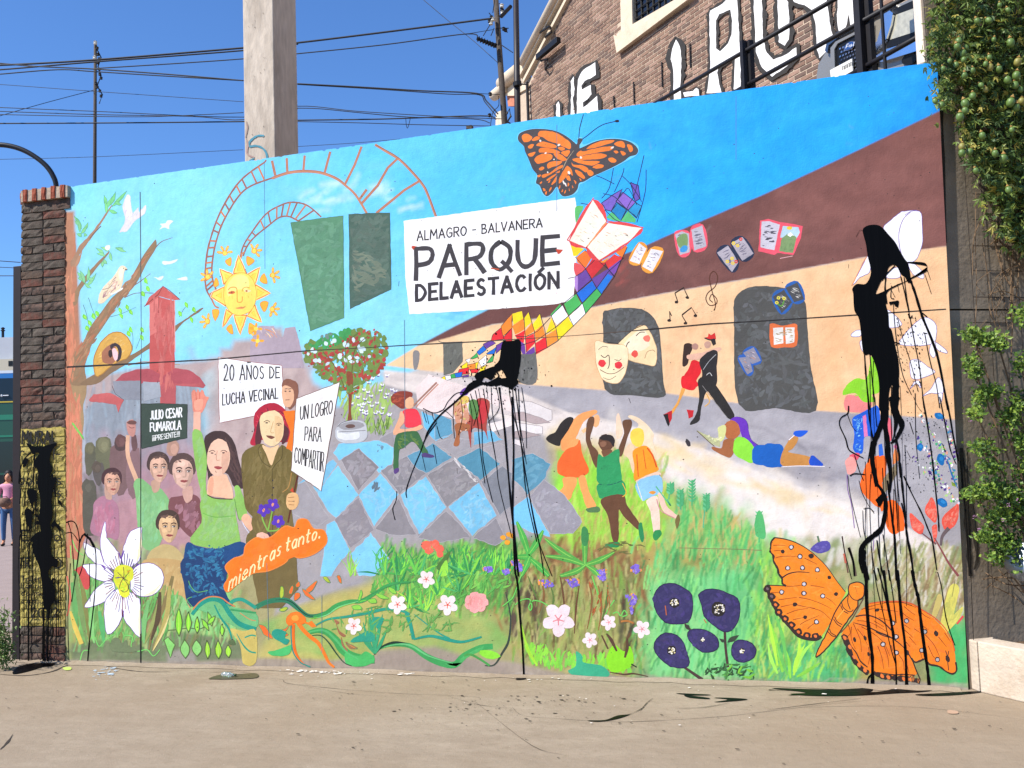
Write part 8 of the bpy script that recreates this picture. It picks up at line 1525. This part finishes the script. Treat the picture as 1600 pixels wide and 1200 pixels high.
# ------------------------------------------------------------------ upper ramp behind the wall
RD = 10.0; vq = ray(100, 730); rd = Vector((-vq.x, -vq.y, 0)).normalized(); RL = Plane(at_depth(1240, 96, RD), math.atan2(rd.y, rd.x))
if RL.n.dot(CAM-RL.p) < 0: RL.n = -RL.n
BLKS = mat('black_painted_steel', '#1c1a1d', .55, 15, .2, spec=.3)
rail = empty('ramp_railing', (RL.p.x, RL.p.y, 4.6)); tag(rail, 'black steel railing of the upper ramp with three sloping rails', 'railing')
for q in (((1000, 175), (1340, -22)), ((1140, 148), (1440, -18)), ((1300, 133), (1500, 21))):
    a, b = RL.hit(*q[0]), RL.hit(*q[1]); mb = MB(); mb.tube([a, b], .0245, 8); mb.build('rail', BLKS, rail, True)
for x in (1160.5, 1171.5, 1344, 1359):
    wpx = 3.6 if x < 1300 else 5.6
    a = RL.hit(x, 60, .03 if x in (1160.5, 1344) else -.04); mb = MB(); mb.box((a.x, a.y, 5.35), (wpx/1500*10, .03, .78 if x < 1300 else 1.2), (RL.d, RL.n, Vector((0, 0, 1)))); mb.build('post', BLKS, rail)
mb = MB(); a = RL.hit(1378, 20, .01); mb.box((a.x, a.y, 5.3), (.012, .01, .75), (RL.d, RL.n, Vector((0, 0, 1)))); mb.build('post', BLKS, rail)
e0, e1 = RL.pos(-6, 0), RL.pos(4.5, 0); mb = MB(); mb.prism([(e0.x, e0.y, 4.35), (e1.x, e1.y, 4.35), FP.pos(4.5, 4.35, .05), FP.pos(-6, 4.35, .05)], (0, 0, .25)); tag(mb.build('ramp_deck', CONC), kind='structure')
# pickup nose standing on the ramp
CP = Plane(RL.pos(0, 0, -.75), RL.ang); CP.n = RL.n; CP.d = RL.d
sil = mat('silver_paint', '#8d8a83', .3, 0, metal=.4, spec=.6, coat=.6); drk = mat('car_black_trim', '#101114', .4); chrome = mat('chrome_trim', '#dfe3ea', .12, metal=1); glass = mat('headlight_glass', '#a9a694', .12, spec=.8, coat=1, nscale=18, namp=.25); blue = mat('dark_blue_hood', '#2c3a52', .2, spec=.7, coat=1)
car = empty('parked_car', CP.pos(CP.sz(1360, 80)[0], 4.6)); tag(car, 'silver pickup parked nose first behind the ramp railing', 'car')
def cs(q, o0, o1, m, name, par=None, sm=0): return slab(CP, q, o0, o1, m, name, par or car, sm)
cs('1276,118 1279,100 1288,85 1298,68 1310,56 1326,47 1342,38 1400,8 1460,-16 1560,-40 1560,200 1276,200', -1.6, 0, sil, 'body')
cs('1294,80 1297,68 1312,52 1340,38 1400,6 1402,10 1341,45 1314,60 1300,72 1298,84', -.02, .05, blue, 'hood_edge')
gr = cs('1308,112 1310,70 1322,62 1341,54 1372,40 1372,118', -.0, .03, drk, 'grille')
mb = MB(); r = random.Random(2)
for j in range(9):
    for i in range(12):
        x = 1313+i*4.6+(j % 2)*2.3; y = 68+j*6.2-(x-1313)*.45+8
        if inside(x, y, [(1312, 112), (1313, 74), (1341, 58), (1370, 44), (1370, 112)]): 
            a = CP.hit(x, y, .034); mb.box(a, (.012, .004, .009), (CP.d, CP.n, Vector((0, 0, 1))))
mb.build('grille_mesh', chrome, gr)['kind'] = 'stuff'
cs('1303,114 1303,76 1311,66 1341,51 1341,55 1314,69 1309,78 1310,114', .0, .05, sil, 'grille_frame')
el = [(1334+9*math.cos(t)*1.0, 73+6.4*math.sin(t)-4.2*math.cos(t)) for t in [k*6.283/20 for k in range(20)]]
lg = cs(' '.join('%f,%f' % p for p in el), .045, .06, chrome, 'badge'); el2 = [(1334+(x-1334)*.84, 73+(y-73)*.84) for x, y in el]; cs(' '.join('%f,%f' % p for p in el2), .061, .066, mat('badge_blue', '#27477e', .3), 'badge_field', lg)
CPn = Painter(CP, .068); CPn.parent = lg; CPn.mat = PAINT; CPn.O(0, 0, 1); CPn.line('#d5dbe6', 1, '1329,77 1331,71 1334,70'); CPn.line('#d5dbe6', .9, '1329,75 1333,73'); CPn.line('#d5dbe6', .9, '1334,75 1335,72 1337,72 1337,74 1335,75'); CPn.line('#d5dbe6', .9, '1338,74 1338,70'); CPn.line('#d5dbe6', .9, '1341,71 1340,72 1341,73 1342,67'); CPn.motif('badge_script')
pl_ = cs('1304,111 1338,93 1340,118 1306,130', .05, .065, mat('plate_white', '#d8d6cf', .5), 'licence_plate')
CPn = Painter(CP, .067); CPn.parent = pl_; CPn.mat = PAINT; CPn.O(0, 0, 1)
for x, y in ((1324, 108), (1328, 106), (1332, 104), (1336, 102)): CPn.line('#2a2a2c', 1, [(x, y+3), (x, y-3), (x+2.4, y-4), (x+2.4, y+2)], 0)
CPn.motif('plate_characters')
cs('1365,40 1372,33 1388,26 1384,60 1372,84 1366,80', .0, .03, mat('amber_lens', '#7d7566', .2, coat=1), 'side_lens')
cs('1388,24 1398,18 1403,22 1400,40 1393,62 1384,72 1372,84 1367,88 1366,80 1378,66 1384,46', .03, .07, chrome, 'chrome_surround')
cs('1404,24 1442,10 1500,-10 1500,40 1442,52 1393,66 1399,44', .0, .035, glass, 'headlight')
cs('1392,64 1442,48 1500,34 1500,46 1442,60 1390,76', .0, .04, drk, 'lower_grille')
cs('1366,94 1392,78 1442,62 1500,50 1500,66 1442,80 1384,98', .0, .06, chrome, 'bumper')
cs('1398,16 1442,-4 1500,-22 1500,-4 1442,10 1404,24', .0, .03, drk, 'hood_edge_trim')  # dark trim strip along the hood edge above the headlight
fl = [(1424+12*math.cos(t), 93+9*math.sin(t)-3*math.cos(t)) for t in [k*6.283/16 for k in range(16)]]; cs(' '.join('%f,%f' % p for p in fl), .0, .03, drk, 'fog_lamp')
mb = MB(); a = CP.pos(CP.sz(1300, 80)[0]+.1, 0, -.5); s0_ = CP.sz(1300, 80)[0]
mb.prism([CP.pos(s0_+.15, 5.75, -1.0), CP.pos(s0_+1.75, 5.75, -1.0), CP.pos(s0_+1.65, 6.15, -1.45), CP.pos(s0_+.25, 6.15, -1.45)], CP.n*-.1); mb.build('windscreen', drk, car)
for s_ in (.12, 1.6):
    mb = MB(); c = CP.pos(s0_+s_, 4.96, -.7); mb.tube([c, c+CP.d*.22], .36, 18); wh = mb.build('wheel', drk, car, True)
# pale end pier over the mural's right end
q0_, q1_ = MW.sz(1441, 98, -.3)[0], MW.sz(1464, 98, -.3)[0]
mb = MB(); mb.box(((q0_+q1_)/2, .42, 3.6), ((q1_-q0_)/2, .12, 3.6)); tag(mb.build('concrete_pier', mat('pale_render', '#e3d5c6', .9, 8, .12, .004, 40), bev=.01), 'pale rendered pier rising behind the right end of the mural', 'pier')
# ------------------------------------------------------------------ tall concrete column with scribble
cc_ = at_depth(430, 245, 12.0); cb = at_depth(381, 245, 12.0)
wc = (proj(cc_)[0]-381)/1500*12.0/math.cos(math.radians(31))*1.0
wA = MW  # front face is parallel to the mural
cpl = Plane((cc_.x, cc_.y), 0.0); sA = cpl.sz(381, 150)[0]
side = Plane((cc_.x, cc_.y), math.pi/2); sB = side.sz(465, 150)[0]
CLM = mat('board_marked_concrete', '#c2b4a3', .92, 14, .16, .01, 16, col2='#a09282', c2lo=.45, c2hi=.75, c2scale=2.5, stretch=(1, 1, .35))
colm = empty('concrete_column', (cc_.x+sA/2, cc_.y+sB/2, 0)); tag(colm, 'tall square concrete column with a blue scribble, rising behind the mural', 'column')
mb = MB(); mb.box((cc_.x+sA/2, cc_.y+sB/2, 6.5), (abs(sA)/2, abs(sB)/2, 6.5)); mb.build('shaft', CLM, colm, bev=.012)
CPT = Painter(cpl, .006); CPT.parent = colm; CPT.mat = PAINT; CPT.O(400, 0, 4)
CPT.line('#4f93a6', 12, '52,850 20,848 -10,860 -40,890 -38,915 0,912 40,925 66,960 72,1010', 1, None, .05, .25); CPT.O(0, 0, 4)
CPT.line('#b5958a', 14, '1535,860 1550,900 1545,960 1590,985', 1, (.1, 1, .4), .1, .7); CPT.line('#b09488', 6, '1540,760 1548,800 1536,860', 1, None, 0, .6); CPT.line('#4f93a6', 8, '1560,1005 1590,990', 1)
for k in range(18): x_ = R_.uniform(1530, 1700) if k % 2 else R_.uniform(1530, 1600); y_ = R_.uniform(0, 980); CPT.dot(R_.choice(['#8a7c6e', '#6f6256', '#958879']), x_, y_, R_.uniform(1, 2.5), R_.uniform(1, 4))
CPT.motif('graffiti_scribble', 'blue curl and faint red smear')
# ------------------------------------------------------------------ poles and cables
WOOD = mat('weathered_pole', '#4b433c', .9, 30, .3, .004, 40); WIRE = mat('cable_black', '#0d0e12', .6)
def pole(name, label, q, dep, rads, m=WOOD):
    a, b = at_depth(*q[0], dep), at_depth(*q[1], dep); d = (a-b); t = (b.z)/d.z if d.z else 0; base = b-d*t
    root = empty(name, base); tag(root, label, 'utility pole'); mb = MB(); mb.tube([base, b, a], [rads[0]*1.1, rads[0], rads[1]], 10); mb.build('shaft', m, root, True); return root
pl1 = pole('utility_pole', 'dark far pole with clustered insulators against the open sky at left', ((149, 64), (148, 290)), 30, (.055, .045))
def lumps(root, pts_, dep, m, rad, name):
    for x, y in pts_:
        mb = MB(); c = at_depth(x, y, dep); mb.lathe(c-Vector((0, 0, rad)), [(rad*.4, 0), (rad, rad*.4), (rad*.7, rad), (rad, rad*1.5), (rad*.3, rad*2)], 8); mb.build(name, m, root)
CER = mat('pale_ceramic', '#c9c6bb', .3)
lumps(pl1, ((149, 67), (148, 90)), 29.9, CER, .06, 'insulator'); lumps(pl1, ((152, 75), (153, 85), (155, 92), (153, 98), (155, 108), (156, 116), (158, 122), (150, 130), (156, 142), (158, 150), (152, 136)), 29.9, IRN, .05, 'cable_clamp')
mb = MB(); mb.tube([at_depth(x, y, 29.9) for x, y in ((152, 78), (158, 90), (153, 104), (158, 118), (152, 134), (160, 148), (155, 162))], .02, 5); mb.build('conduit', IRN, pl1)
pl2 = pole('utility_pole', 'leaning wooden pole with crossarm left of the warehouse', ((774, -10), (789, 200)), 17, (.055, .048))
mb = MB(); mb.tube([at_depth(783, 26, 16.9), at_depth(798, 10, 16.6)], .035, 6); mb.build('crossarm', IRN, pl2)
lumps(pl2, ((784, 9), (770, 30), (767, 36), (785, 20)), 16.9, CER, .04, 'insulator'); lumps(pl2, ((768, 27), (765, 33), (787, 45), (790, 47), (784, 15), (766, 147), (765, 180)), 16.9, IRN, .035, 'cable_clamp')
mb = MB(); mb.tube([at_depth(745, 60, 16.9), at_depth(776, 72, 16.9)], [.028, .04], 8); mb.build('strain_insulator', IRN, pl2)
for k in range(7): x = 747+k*4.2; mb = MB(); mb.tube([at_depth(x, 60.6+k*1.7, 16.88), at_depth(x+1.4, 61.2+k*1.7, 16.88)], .05, 8); mb.build('insulator_disc', IRN, pl2)
for q in (((766, 38), (755, 56)), ((772, 44), (767, 56)), ((775, 44), (795, 44)), ((786, 44), (793, 51)), ((770, 20), (773, 0)), ((770, 28), (764, 20)), ((780, 5), (789, 18))): mb = MB(); mb.tube([at_depth(*q[0], 16.9), at_depth(*q[1], 16.9)], .008, 4); mb.build('tie_wire', IRN, pl2)
mb = MB(); mb.tube([at_depth(x, y, 16.8) for x, y in ((792, 178), (796, 170), (798, 182), (793, 190), (800, 195), (796, 200))], .02, 5); mb.build('cable_coil', IRN, pl2)
pl3 = pole('lamp_post', 'straight dark steel post beside the warehouse corner', ((806, -10), (809, 200)), 15, (.052, .045), mat('dark_steel_pole', '#231f22', .5, 15, .2)); pl3['category'] = 'post'
mb = MB(); mb.tube([at_depth(808, 128, 14.95), at_depth(809, 134, 14.95)], .07, 10); mb.build('collar', IRN, pl3); mb = MB(); mb.tube([at_depth(806, 131, 14.9), at_depth(823, 132, 14.9)], .012, 5); mb.build('clamp_arm', IRN, pl3)
mb = MB(); c = at_depth(734, 197, 20); mb.box((c.x, c.y, c.z/2), (.06, .06, c.z/2)); tag(mb.build('short_post', WOOD), 'stub of a dark post just clearing the mural top edge', 'post')
CAB = 'power and telephone cables over the street'
def cable(label, q, wpx, d0, d1, sag=0):
    P_ = [tuple(float(t) for t in p.split(',')) for p in q.split()]; P_ = cat(P_, False, 6) if len(P_) > 2 else P_; n = len(P_); pts_ = []; rs = []
    for i, (x, y) in enumerate(P_): d = d0+(d1-d0)*i/(n-1); pts_.append(at_depth(x, y, d)); rs.append(max(.003, wpx/2/1500*d))
    mb = MB(); mb.tube(pts_, rs, 5); o = mb.build('cable', WIRE); tag(o, label, 'cable', CAB)
cable('thick upper cable rising across the sky to the leaning pole', '-40,102 0,102 145,94 380,75 465,67 620,48 768,29', 3.2, 28, 17)
cable('second cable just beneath the thick upper cable', '-40,110 0,109 145,97 380,79 465,69', 2.6, 28, 19.5)
cable('cable slanting down to the far pole from the left edge', '-40,95 0,99 60,104 148,108 260,116 380,126', 2.2, 28, 20)
cable('cable beside the one slanting down to the far pole', '0,116 90,109 148,112 260,119 380,126', 2, 28, 20)
cable('cable rising from the far pole to the strain insulator', '150,107 280,99 380,92 465,84 600,70 730,53 746,61', 1.9, 29, 17)
cable('thin end cable running on to the leaning pole', '730,53 772,46', 1, 17, 17)
cable('pair of sagging mid-sky cables from column to leaning pole', '465,131 560,136 660,142 745,146 760,158 778,178', 2.3, 20, 17)
cable('lower strand of the sagging mid-sky pair', '465,132 600,140 700,147 748,148 758,160 776,182', 1.6, 20, 17)
cable('cable end with insulator reaching the leaning pole', '745,146 785,148', 1, 17, 17)
cable('thin cable crossing the sky above the low bundle', '-20,132 0,132 150,143 380,159', .9, 28, 22)
cable('thin stay wire slanting up to the far pole', '-10,184 0,181 70,161 146,141', 1, 26, 30)
cable('topmost strand of the low bundle', '-20,167 0,168 150,174 380,183 465,166 560,174 690,182 790,186', 1.3, 28, 18)
cable('second strand of the low bundle', '-20,173 0,174 150,179 300,182 380,187 465,170', 1.4, 28, 20)
cable('third strand of the low bundle', '-20,179 0,179 150,182 250,182 380,176', 1.3, 28, 21)
cable('thick straight strand of the low bundle', '-20,193 0,193 200,192 380,190 465,188 600,186 750,181 775,186', 2.2, 28, 18)
cable('strand of the low bundle with a hanging loop', '465,169 500,170 560,176 640,183 740,186 765,192', 1.4, 20, 18)
cable('lowest strand of the low bundle', '465,190 560,192 660,195 770,197', 1.3, 20, 18)
cable('small loop hanging from the low bundle', '634,184 635,196 637,200 640,190 641,184', 1, 19, 19)
cable('faint wire low over the mural top at left', '-20,250 0,249 150,245 380,234', .8, 30, 28)
cable('faint wire skimming the mural top', '465,229 560,223 640,216', .8, 28, 24)
cable('thin wire falling diagonally to the leaning pole', '655,-6 700,32 740,64 780,100', 1, 19, 17)
cable('wire from the leaning pole to the steel post', '783,70 792,76 801,82', 1.6, 17, 15)
cable('vertical drop cable curling beside the leaning pole', '779,150 779,165 770,176 766,198', 1.2, 17, 17)
cable('upper of three wires left of the brick pillar', '-10,407 32,410', 1.3, 20, 20); cable('middle wire left of the brick pillar', '-10,417 32,419', 1.1, 20, 20); cable('lowest wire left of the brick pillar', '-10,431 32,431', 1.3, 20, 20)
# street lamp arch
sl_ = empty('street_lamp', ground(88, 760)); base = at_depth(89, 290, 16); sl_.location = (base.x, base.y, 0); tag(sl_, 'dark curved street lamp arm above the brick pillar', 'street lamp')
mb = MB(); arc = [(89, 330), (88, 292), (83, 275), (72, 259), (55, 245), (35, 234), (15, 228), (-5, 226), (-40, 226)]; A_ = [at_depth(x, y, 16) for x, y in cat(arc, False, 4)]
mb.tube([Vector((A_[0].x, A_[0].y, 0))]+A_, [.05]+[.042]*len(A_), 10); mb.build('pole', mat('lamp_steel', '#25282e', .45, metal=.3), sl_, True)
mb = MB(); c = A_[-1]; mb.box(c+Vector((-.3, 0, -.02)), (.32, .12, .06)); mb.build('lamp_head', mat('lamp_head', '#5a5d60', .5), sl_, bev=.02)
# ------------------------------------------------------------------ the street at the left edge
pave = ground(0, 900)
mb = MB(); mb.add([(-60, 1.2, .004), (-.45, 1.2, .004), (-.45, 60, .004), (-60, 60, .004)], [(0, 1, 2, 3)]); tag(mb.build('pavement', mat('pinkish_pavement', '#8f7f78', .9, 3, .1, .002, 40)), kind='structure')
mb = MB(); ra, rb = ground(-300, 800), ground(100, 800); mb.box(((ra.x+rb.x)/2, ra.y+6, .05), (25, 5.5, .05)); 
sp_ = Plane((0, 0), 0); fcx = Plane((ground(8, 803).x, ground(8, 803).y), math.radians(20))
bus = empty('city_bus', (fcx.p.x-4, fcx.p.y+1, 0)); tag(bus, 'green bus with a blue and white roof band behind the gate post', 'bus')
zt = lambda y: fcx.sz(8, y)[1]
def band(y0_, y1_, m, name, o=0, x0_=-9, x1_=.9, dep=2.4):
    z0_, z1_ = sorted((zt(y0_), zt(y1_))); mb = MB(); mb.prism([fcx.pos(x0_, z0_, o), fcx.pos(x1_, z0_, o), fcx.pos(x1_, z1_, o), fcx.pos(x0_, z1_, o)], fcx.n*-dep); return mb.build(name, m, bus)
grn = mat('bus_green', '#1c4a38', .35, coat=.5); 
band(590, 630, mat('bus_dark_band', '#1b2a38', .2), 'destination_band'); band(583, 591, mat('bus_blue', '#2f6fb0', .3), 'roof_band', .005); band(579, 583.2, mat('bus_white', '#c9d2da', .4), 'roof_edge', .01); band(627, 629, mat('bus_yellow', '#b9a53c', .4), 'stripe', .02, dep=.02)
band(630, 790, grn, 'body'); band(648, 656, mat('bus_trim_green', '#2f7a5f', .3), 'trim', .02, dep=.02); band(680, 683, mat('bus_trim_green', '#2f7a5f', .3), 'trim', .02, dep=.02); band(690, 738, mat('bus_glass', '#10181a', .1, spec=.6), 'window', .01, dep=.01); band(742, 770, mat('bus_skirt', '#1a1c1c', .5), 'skirt', .015, dep=.01)
mb = MB(); a = fcx.hit(9, 618, .03); mb.tube([a-fcx.d*.12, a+fcx.d*.1], .02, 6); mb.lathe(a-fcx.d*.14-Vector((0, 0, .04)), [(.03, 0), (.04, .04), (.03, .08)], 8); mb.build('emblem', mat('bus_emblem', '#c9cfd2', .5), bus)
for k in (-1.2, -5.6): mb = MB(); c = fcx.pos(k, .5, .02); mb.tube([c, c-fcx.n*.25], .48, 18); mb.build('wheel', drk, bus, True)
# pale building beyond with chimney
fb = Plane((at_depth(8, 560, 60).x, at_depth(8, 560, 60).y), math.radians(16.6)); fbo = empty('far_building', (fb.p.x, fb.p.y, 0)); tag(fbo, 'pale low building with a thin dark chimney beyond the bus', 'building')
zb = lambda y: fb.sz(8, y)[1]
mb = MB(); mb.prism([fb.pos(-30, 0), fb.pos(6, 0), fb.pos(6, zb(531)), fb.pos(.2, zb(527)), fb.pos(-30, zb(529))], fb.n*-8); mb.build('wall', mat('pale_far_wall', '#aeb2b8', .8, 1, .05), fbo)
mb = MB(); mb.prism([fb.pos(-30, 0, .3), fb.pos(4, 0, .3), fb.pos(4, zb(562), .3), fb.pos(-30, zb(562), .3)], fb.n*-.25); mb.build('cream_wing', mat('cream_far_wall', '#b8b09c', .8), fbo)
mb = MB(); mb.prism([fb.pos(.36, zb(573), .32), fb.pos(.62, zb(573), .32), fb.pos(.62, zb(565), .32), fb.pos(.36, zb(565), .32)], fb.n*-.2); mb.build('window', drk, fbo)
mb = MB(); c = fb.hit(4.5, 530, -.5); mb.tube([c-Vector((0, 0, .3)), c+Vector((0, 0, .55))], .08, 8); mb.lathe(c+Vector((0, 0, .5)), [(.08, 0), (.15, .05), (.06, .12), (.14, .18), (.05, .26)], 8); mb.build('chimney', IRN, fbo)
# pedestrian at the left edge ---------------------------------------------------------
def person(base, H, yaw):
    root = empty('person', base, 0); tag(root, 'woman in pink shirt and blue jeans holding a brown bag at the left edge', 'person'); k = H/1.65
    cY, sY = math.cos(yaw), math.sin(yaw); W = lambda x, y, z: Vector((base.x+(x*cY-y*sY)*k, base.y+(x*sY+y*cY)*k, z*k))
    def skin(name, pts_, edges, rad, m, rootv=0, sub=2):
        me = bpy.data.meshes.new(name); me.from_pydata([(W(*p)-base)[:] for p in pts_], edges, []); me.update(); o = bpy.data.objects.new(name, me); link(o, root)
        me.materials.append(m); sm = o.modifiers.new('skin', 'SKIN'); sm.use_smooth_shade = True
        for i, rr in enumerate(rad): me.skin_vertices[0].data[i].radius = (rr*k, rr*k*.85); me.skin_vertices[0].data[i].use_root = (i == rootv)
        s2 = o.modifiers.new('sub', 'SUBSURF'); s2.levels = s2.render_levels = sub; return o
    SK = mat('skin_tone', '#b98263', .6)
    skin('body', [(0, 0, .93), (0, .01, 1.12), (0, .01, 1.3), (0, .01, 1.42), (0, 0, 1.5), (0, -.01, 1.57), (-.17, .01, 1.36), (.17, .01, 1.36), (-.22, -.02, 1.12), (.22, -.02, 1.12), (-.1, -.2, 1.03), (.1, -.2, 1.06), (-.09, 0, .86), (.09, 0, .86), (-.1, -.02, .48), (.1, .03, .48), (-.1, 0, .09), (.11, .03, .09), (-.1, -.13, .04), (.11, -.1, .04)],
         [(0, 1), (1, 2), (2, 3), (3, 4), (4, 5), (3, 6), (3, 7), (6, 8), (7, 9), (8, 10), (9, 11), (0, 12), (0, 13), (12, 14), (13, 15), (14, 16), (15, 17), (16, 18), (17, 19)], [.13, .11, .12, .08, .045, .05, .06, .06, .04, .04, .032, .032, .085, .085, .06, .06, .04, .04, .03, .03], SK)
    skin('shirt', [(0, 0, .97), (0, .01, 1.12), (0, .01, 1.3), (0, .01, 1.4), (-.18, .01, 1.355), (.18, .01, 1.355), (-.225, -.02, 1.12), (.225, -.02, 1.12), (-.13, -.17, 1.04), (.13, -.17, 1.06)], [(0, 1), (1, 2), (2, 3), (3, 4), (3, 5), (4, 6), (5, 7), (6, 8), (7, 9)], [.155, .14, .145, .1, .08, .08, .058, .058, .045, .045], mat('pink_shirt', '#c98ba0', .8))
    skin('jeans', [(0, 0, .95), (-.09, 0, .84), (.09, 0, .84), (-.1, -.02, .48), (.1, .03, .48), (-.1, 0, .12), (.11, .03, .12)], [(0, 1), (0, 2), (1, 3), (2, 4), (3, 5), (4, 6)], [.145, .1, .1, .073, .073, .053, .053], mat('blue_jeans', '#3f5f8a', .85))
    for s_ in (-.1, .11): skin('shoe', [(s_, .02+(s_ > 0)*.03, .05), (s_, -.14+(s_ > 0)*.03, .035)], [(0, 1)], [.05, .04], mat('black_shoe', '#17171a', .5))
    mb = MB(); c = W(0, -.01, 1.57)
    v = []; n_, m_ = 14, 9
    for j in range(m_+1):
        ph = math.pi*j/m_
        for i in range(n_):
            t = 2*math.pi*i/n_; x, y, z = .075*math.sin(ph)*math.cos(t), .09*math.sin(ph)*math.sin(t), .115*math.cos(ph)
            if y < -.05 and abs(x) < .02 and abs(z+.005) < .03: y -= .02
            v.append(W(x, y-.01, 1.57+z))
    f = [(j*n_+i, j*n_+(i+1) % n_, (j+1)*n_+(i+1) % n_, (j+1)*n_+i) for j in range(m_) for i in range(n_)]
    mb.add(v, f); mb.build('head', SK, root, True)
    mb = MB(); 
    for s_ in (-1, 1): mb.lathe(W(s_*.03, -.098, 1.575)-Vector((0, 0, .006)), [(.002, 0), (.009, .006), (.002, .012)], 6)
    mb.build('eyes', drk, root); mb = MB(); mb.tube([W(-.022, -.1, 1.52), W(0, -.106, 1.518), W(.022, -.1, 1.52)], .005, 5); mb.build('mouth', mat('lips', '#8a4440', .6), root)
    for s_ in (-1, 1): mb = MB(); mb.lathe(W(s_*.077, 0, 1.545), [(.005, 0), (.014, .02), (.006, .045)], 6); mb.build('ear', SK, root)
    mb = MB(); mb.tube([W(0, -.05, 1.645), W(0, -.01, 1.665), W(0, .04, 1.63), W(0, .06, 1.54), W(0, .06, 1.43)], [.045*k, .085*k, .1*k, .092*k, .05*k], 12)
    for s_ in (-1, 1): mb.tube([W(s_*.03, -.06, 1.67), W(s_*.07, -.03, 1.62), W(s_*.085, 0, 1.53), W(s_*.085, .01, 1.42)], [.02*k, .035*k, .032*k, .014*k], 8)
    mb.build('hair', mat('black_hair', '#1d1715', .6), root, True)
    for s_ in (-1, 1):
        for q in range(4): skin('finger', [(s_*(.1-.005), -.2, 1.05), (s_*(.055+.004*q), -.215-.006*q, 1.075-.016*q), (s_*.03, -.225-.004*q, 1.07-.016*q)], [(0, 1), (1, 2)], [.011, .008, .006], SK, 0, 1)
        skin('thumb', [(s_*.1, -.205, 1.06), (s_*.07, -.215, 1.1)], [(0, 1)], [.011, .008], SK, 0, 1)
    return root, W
pb = ground(13, 853); print('person at', pb, proj(pb)[2])
pr, W_ = person(pb, 112/1500*proj(pb)[2], math.radians(25))
bag = empty('handbag', W_(0, -.25, .9)); tag(bag, 'round brown bag held in front by the woman at the left edge', 'bag')
mb = MB(); mb.lathe(W_(0, -.27, .9), [(.05, 0), (.12, .04), (.14, .1), (.11, .17), (.07, .2)], 12); mb.build('bag_body', mat('brown_bag', '#6d5446', .8, 30, .3), bag, True)
mb = MB(); mb.tube([W_(-.08, -.25, 1.06), W_(-.04, -.24, 1.14), W_(.04, -.24, 1.14), W_(.08, -.25, 1.06)], .008, 5); mb.build('handle', drk, bag)
print('script objects', len(bpy.data.objects))
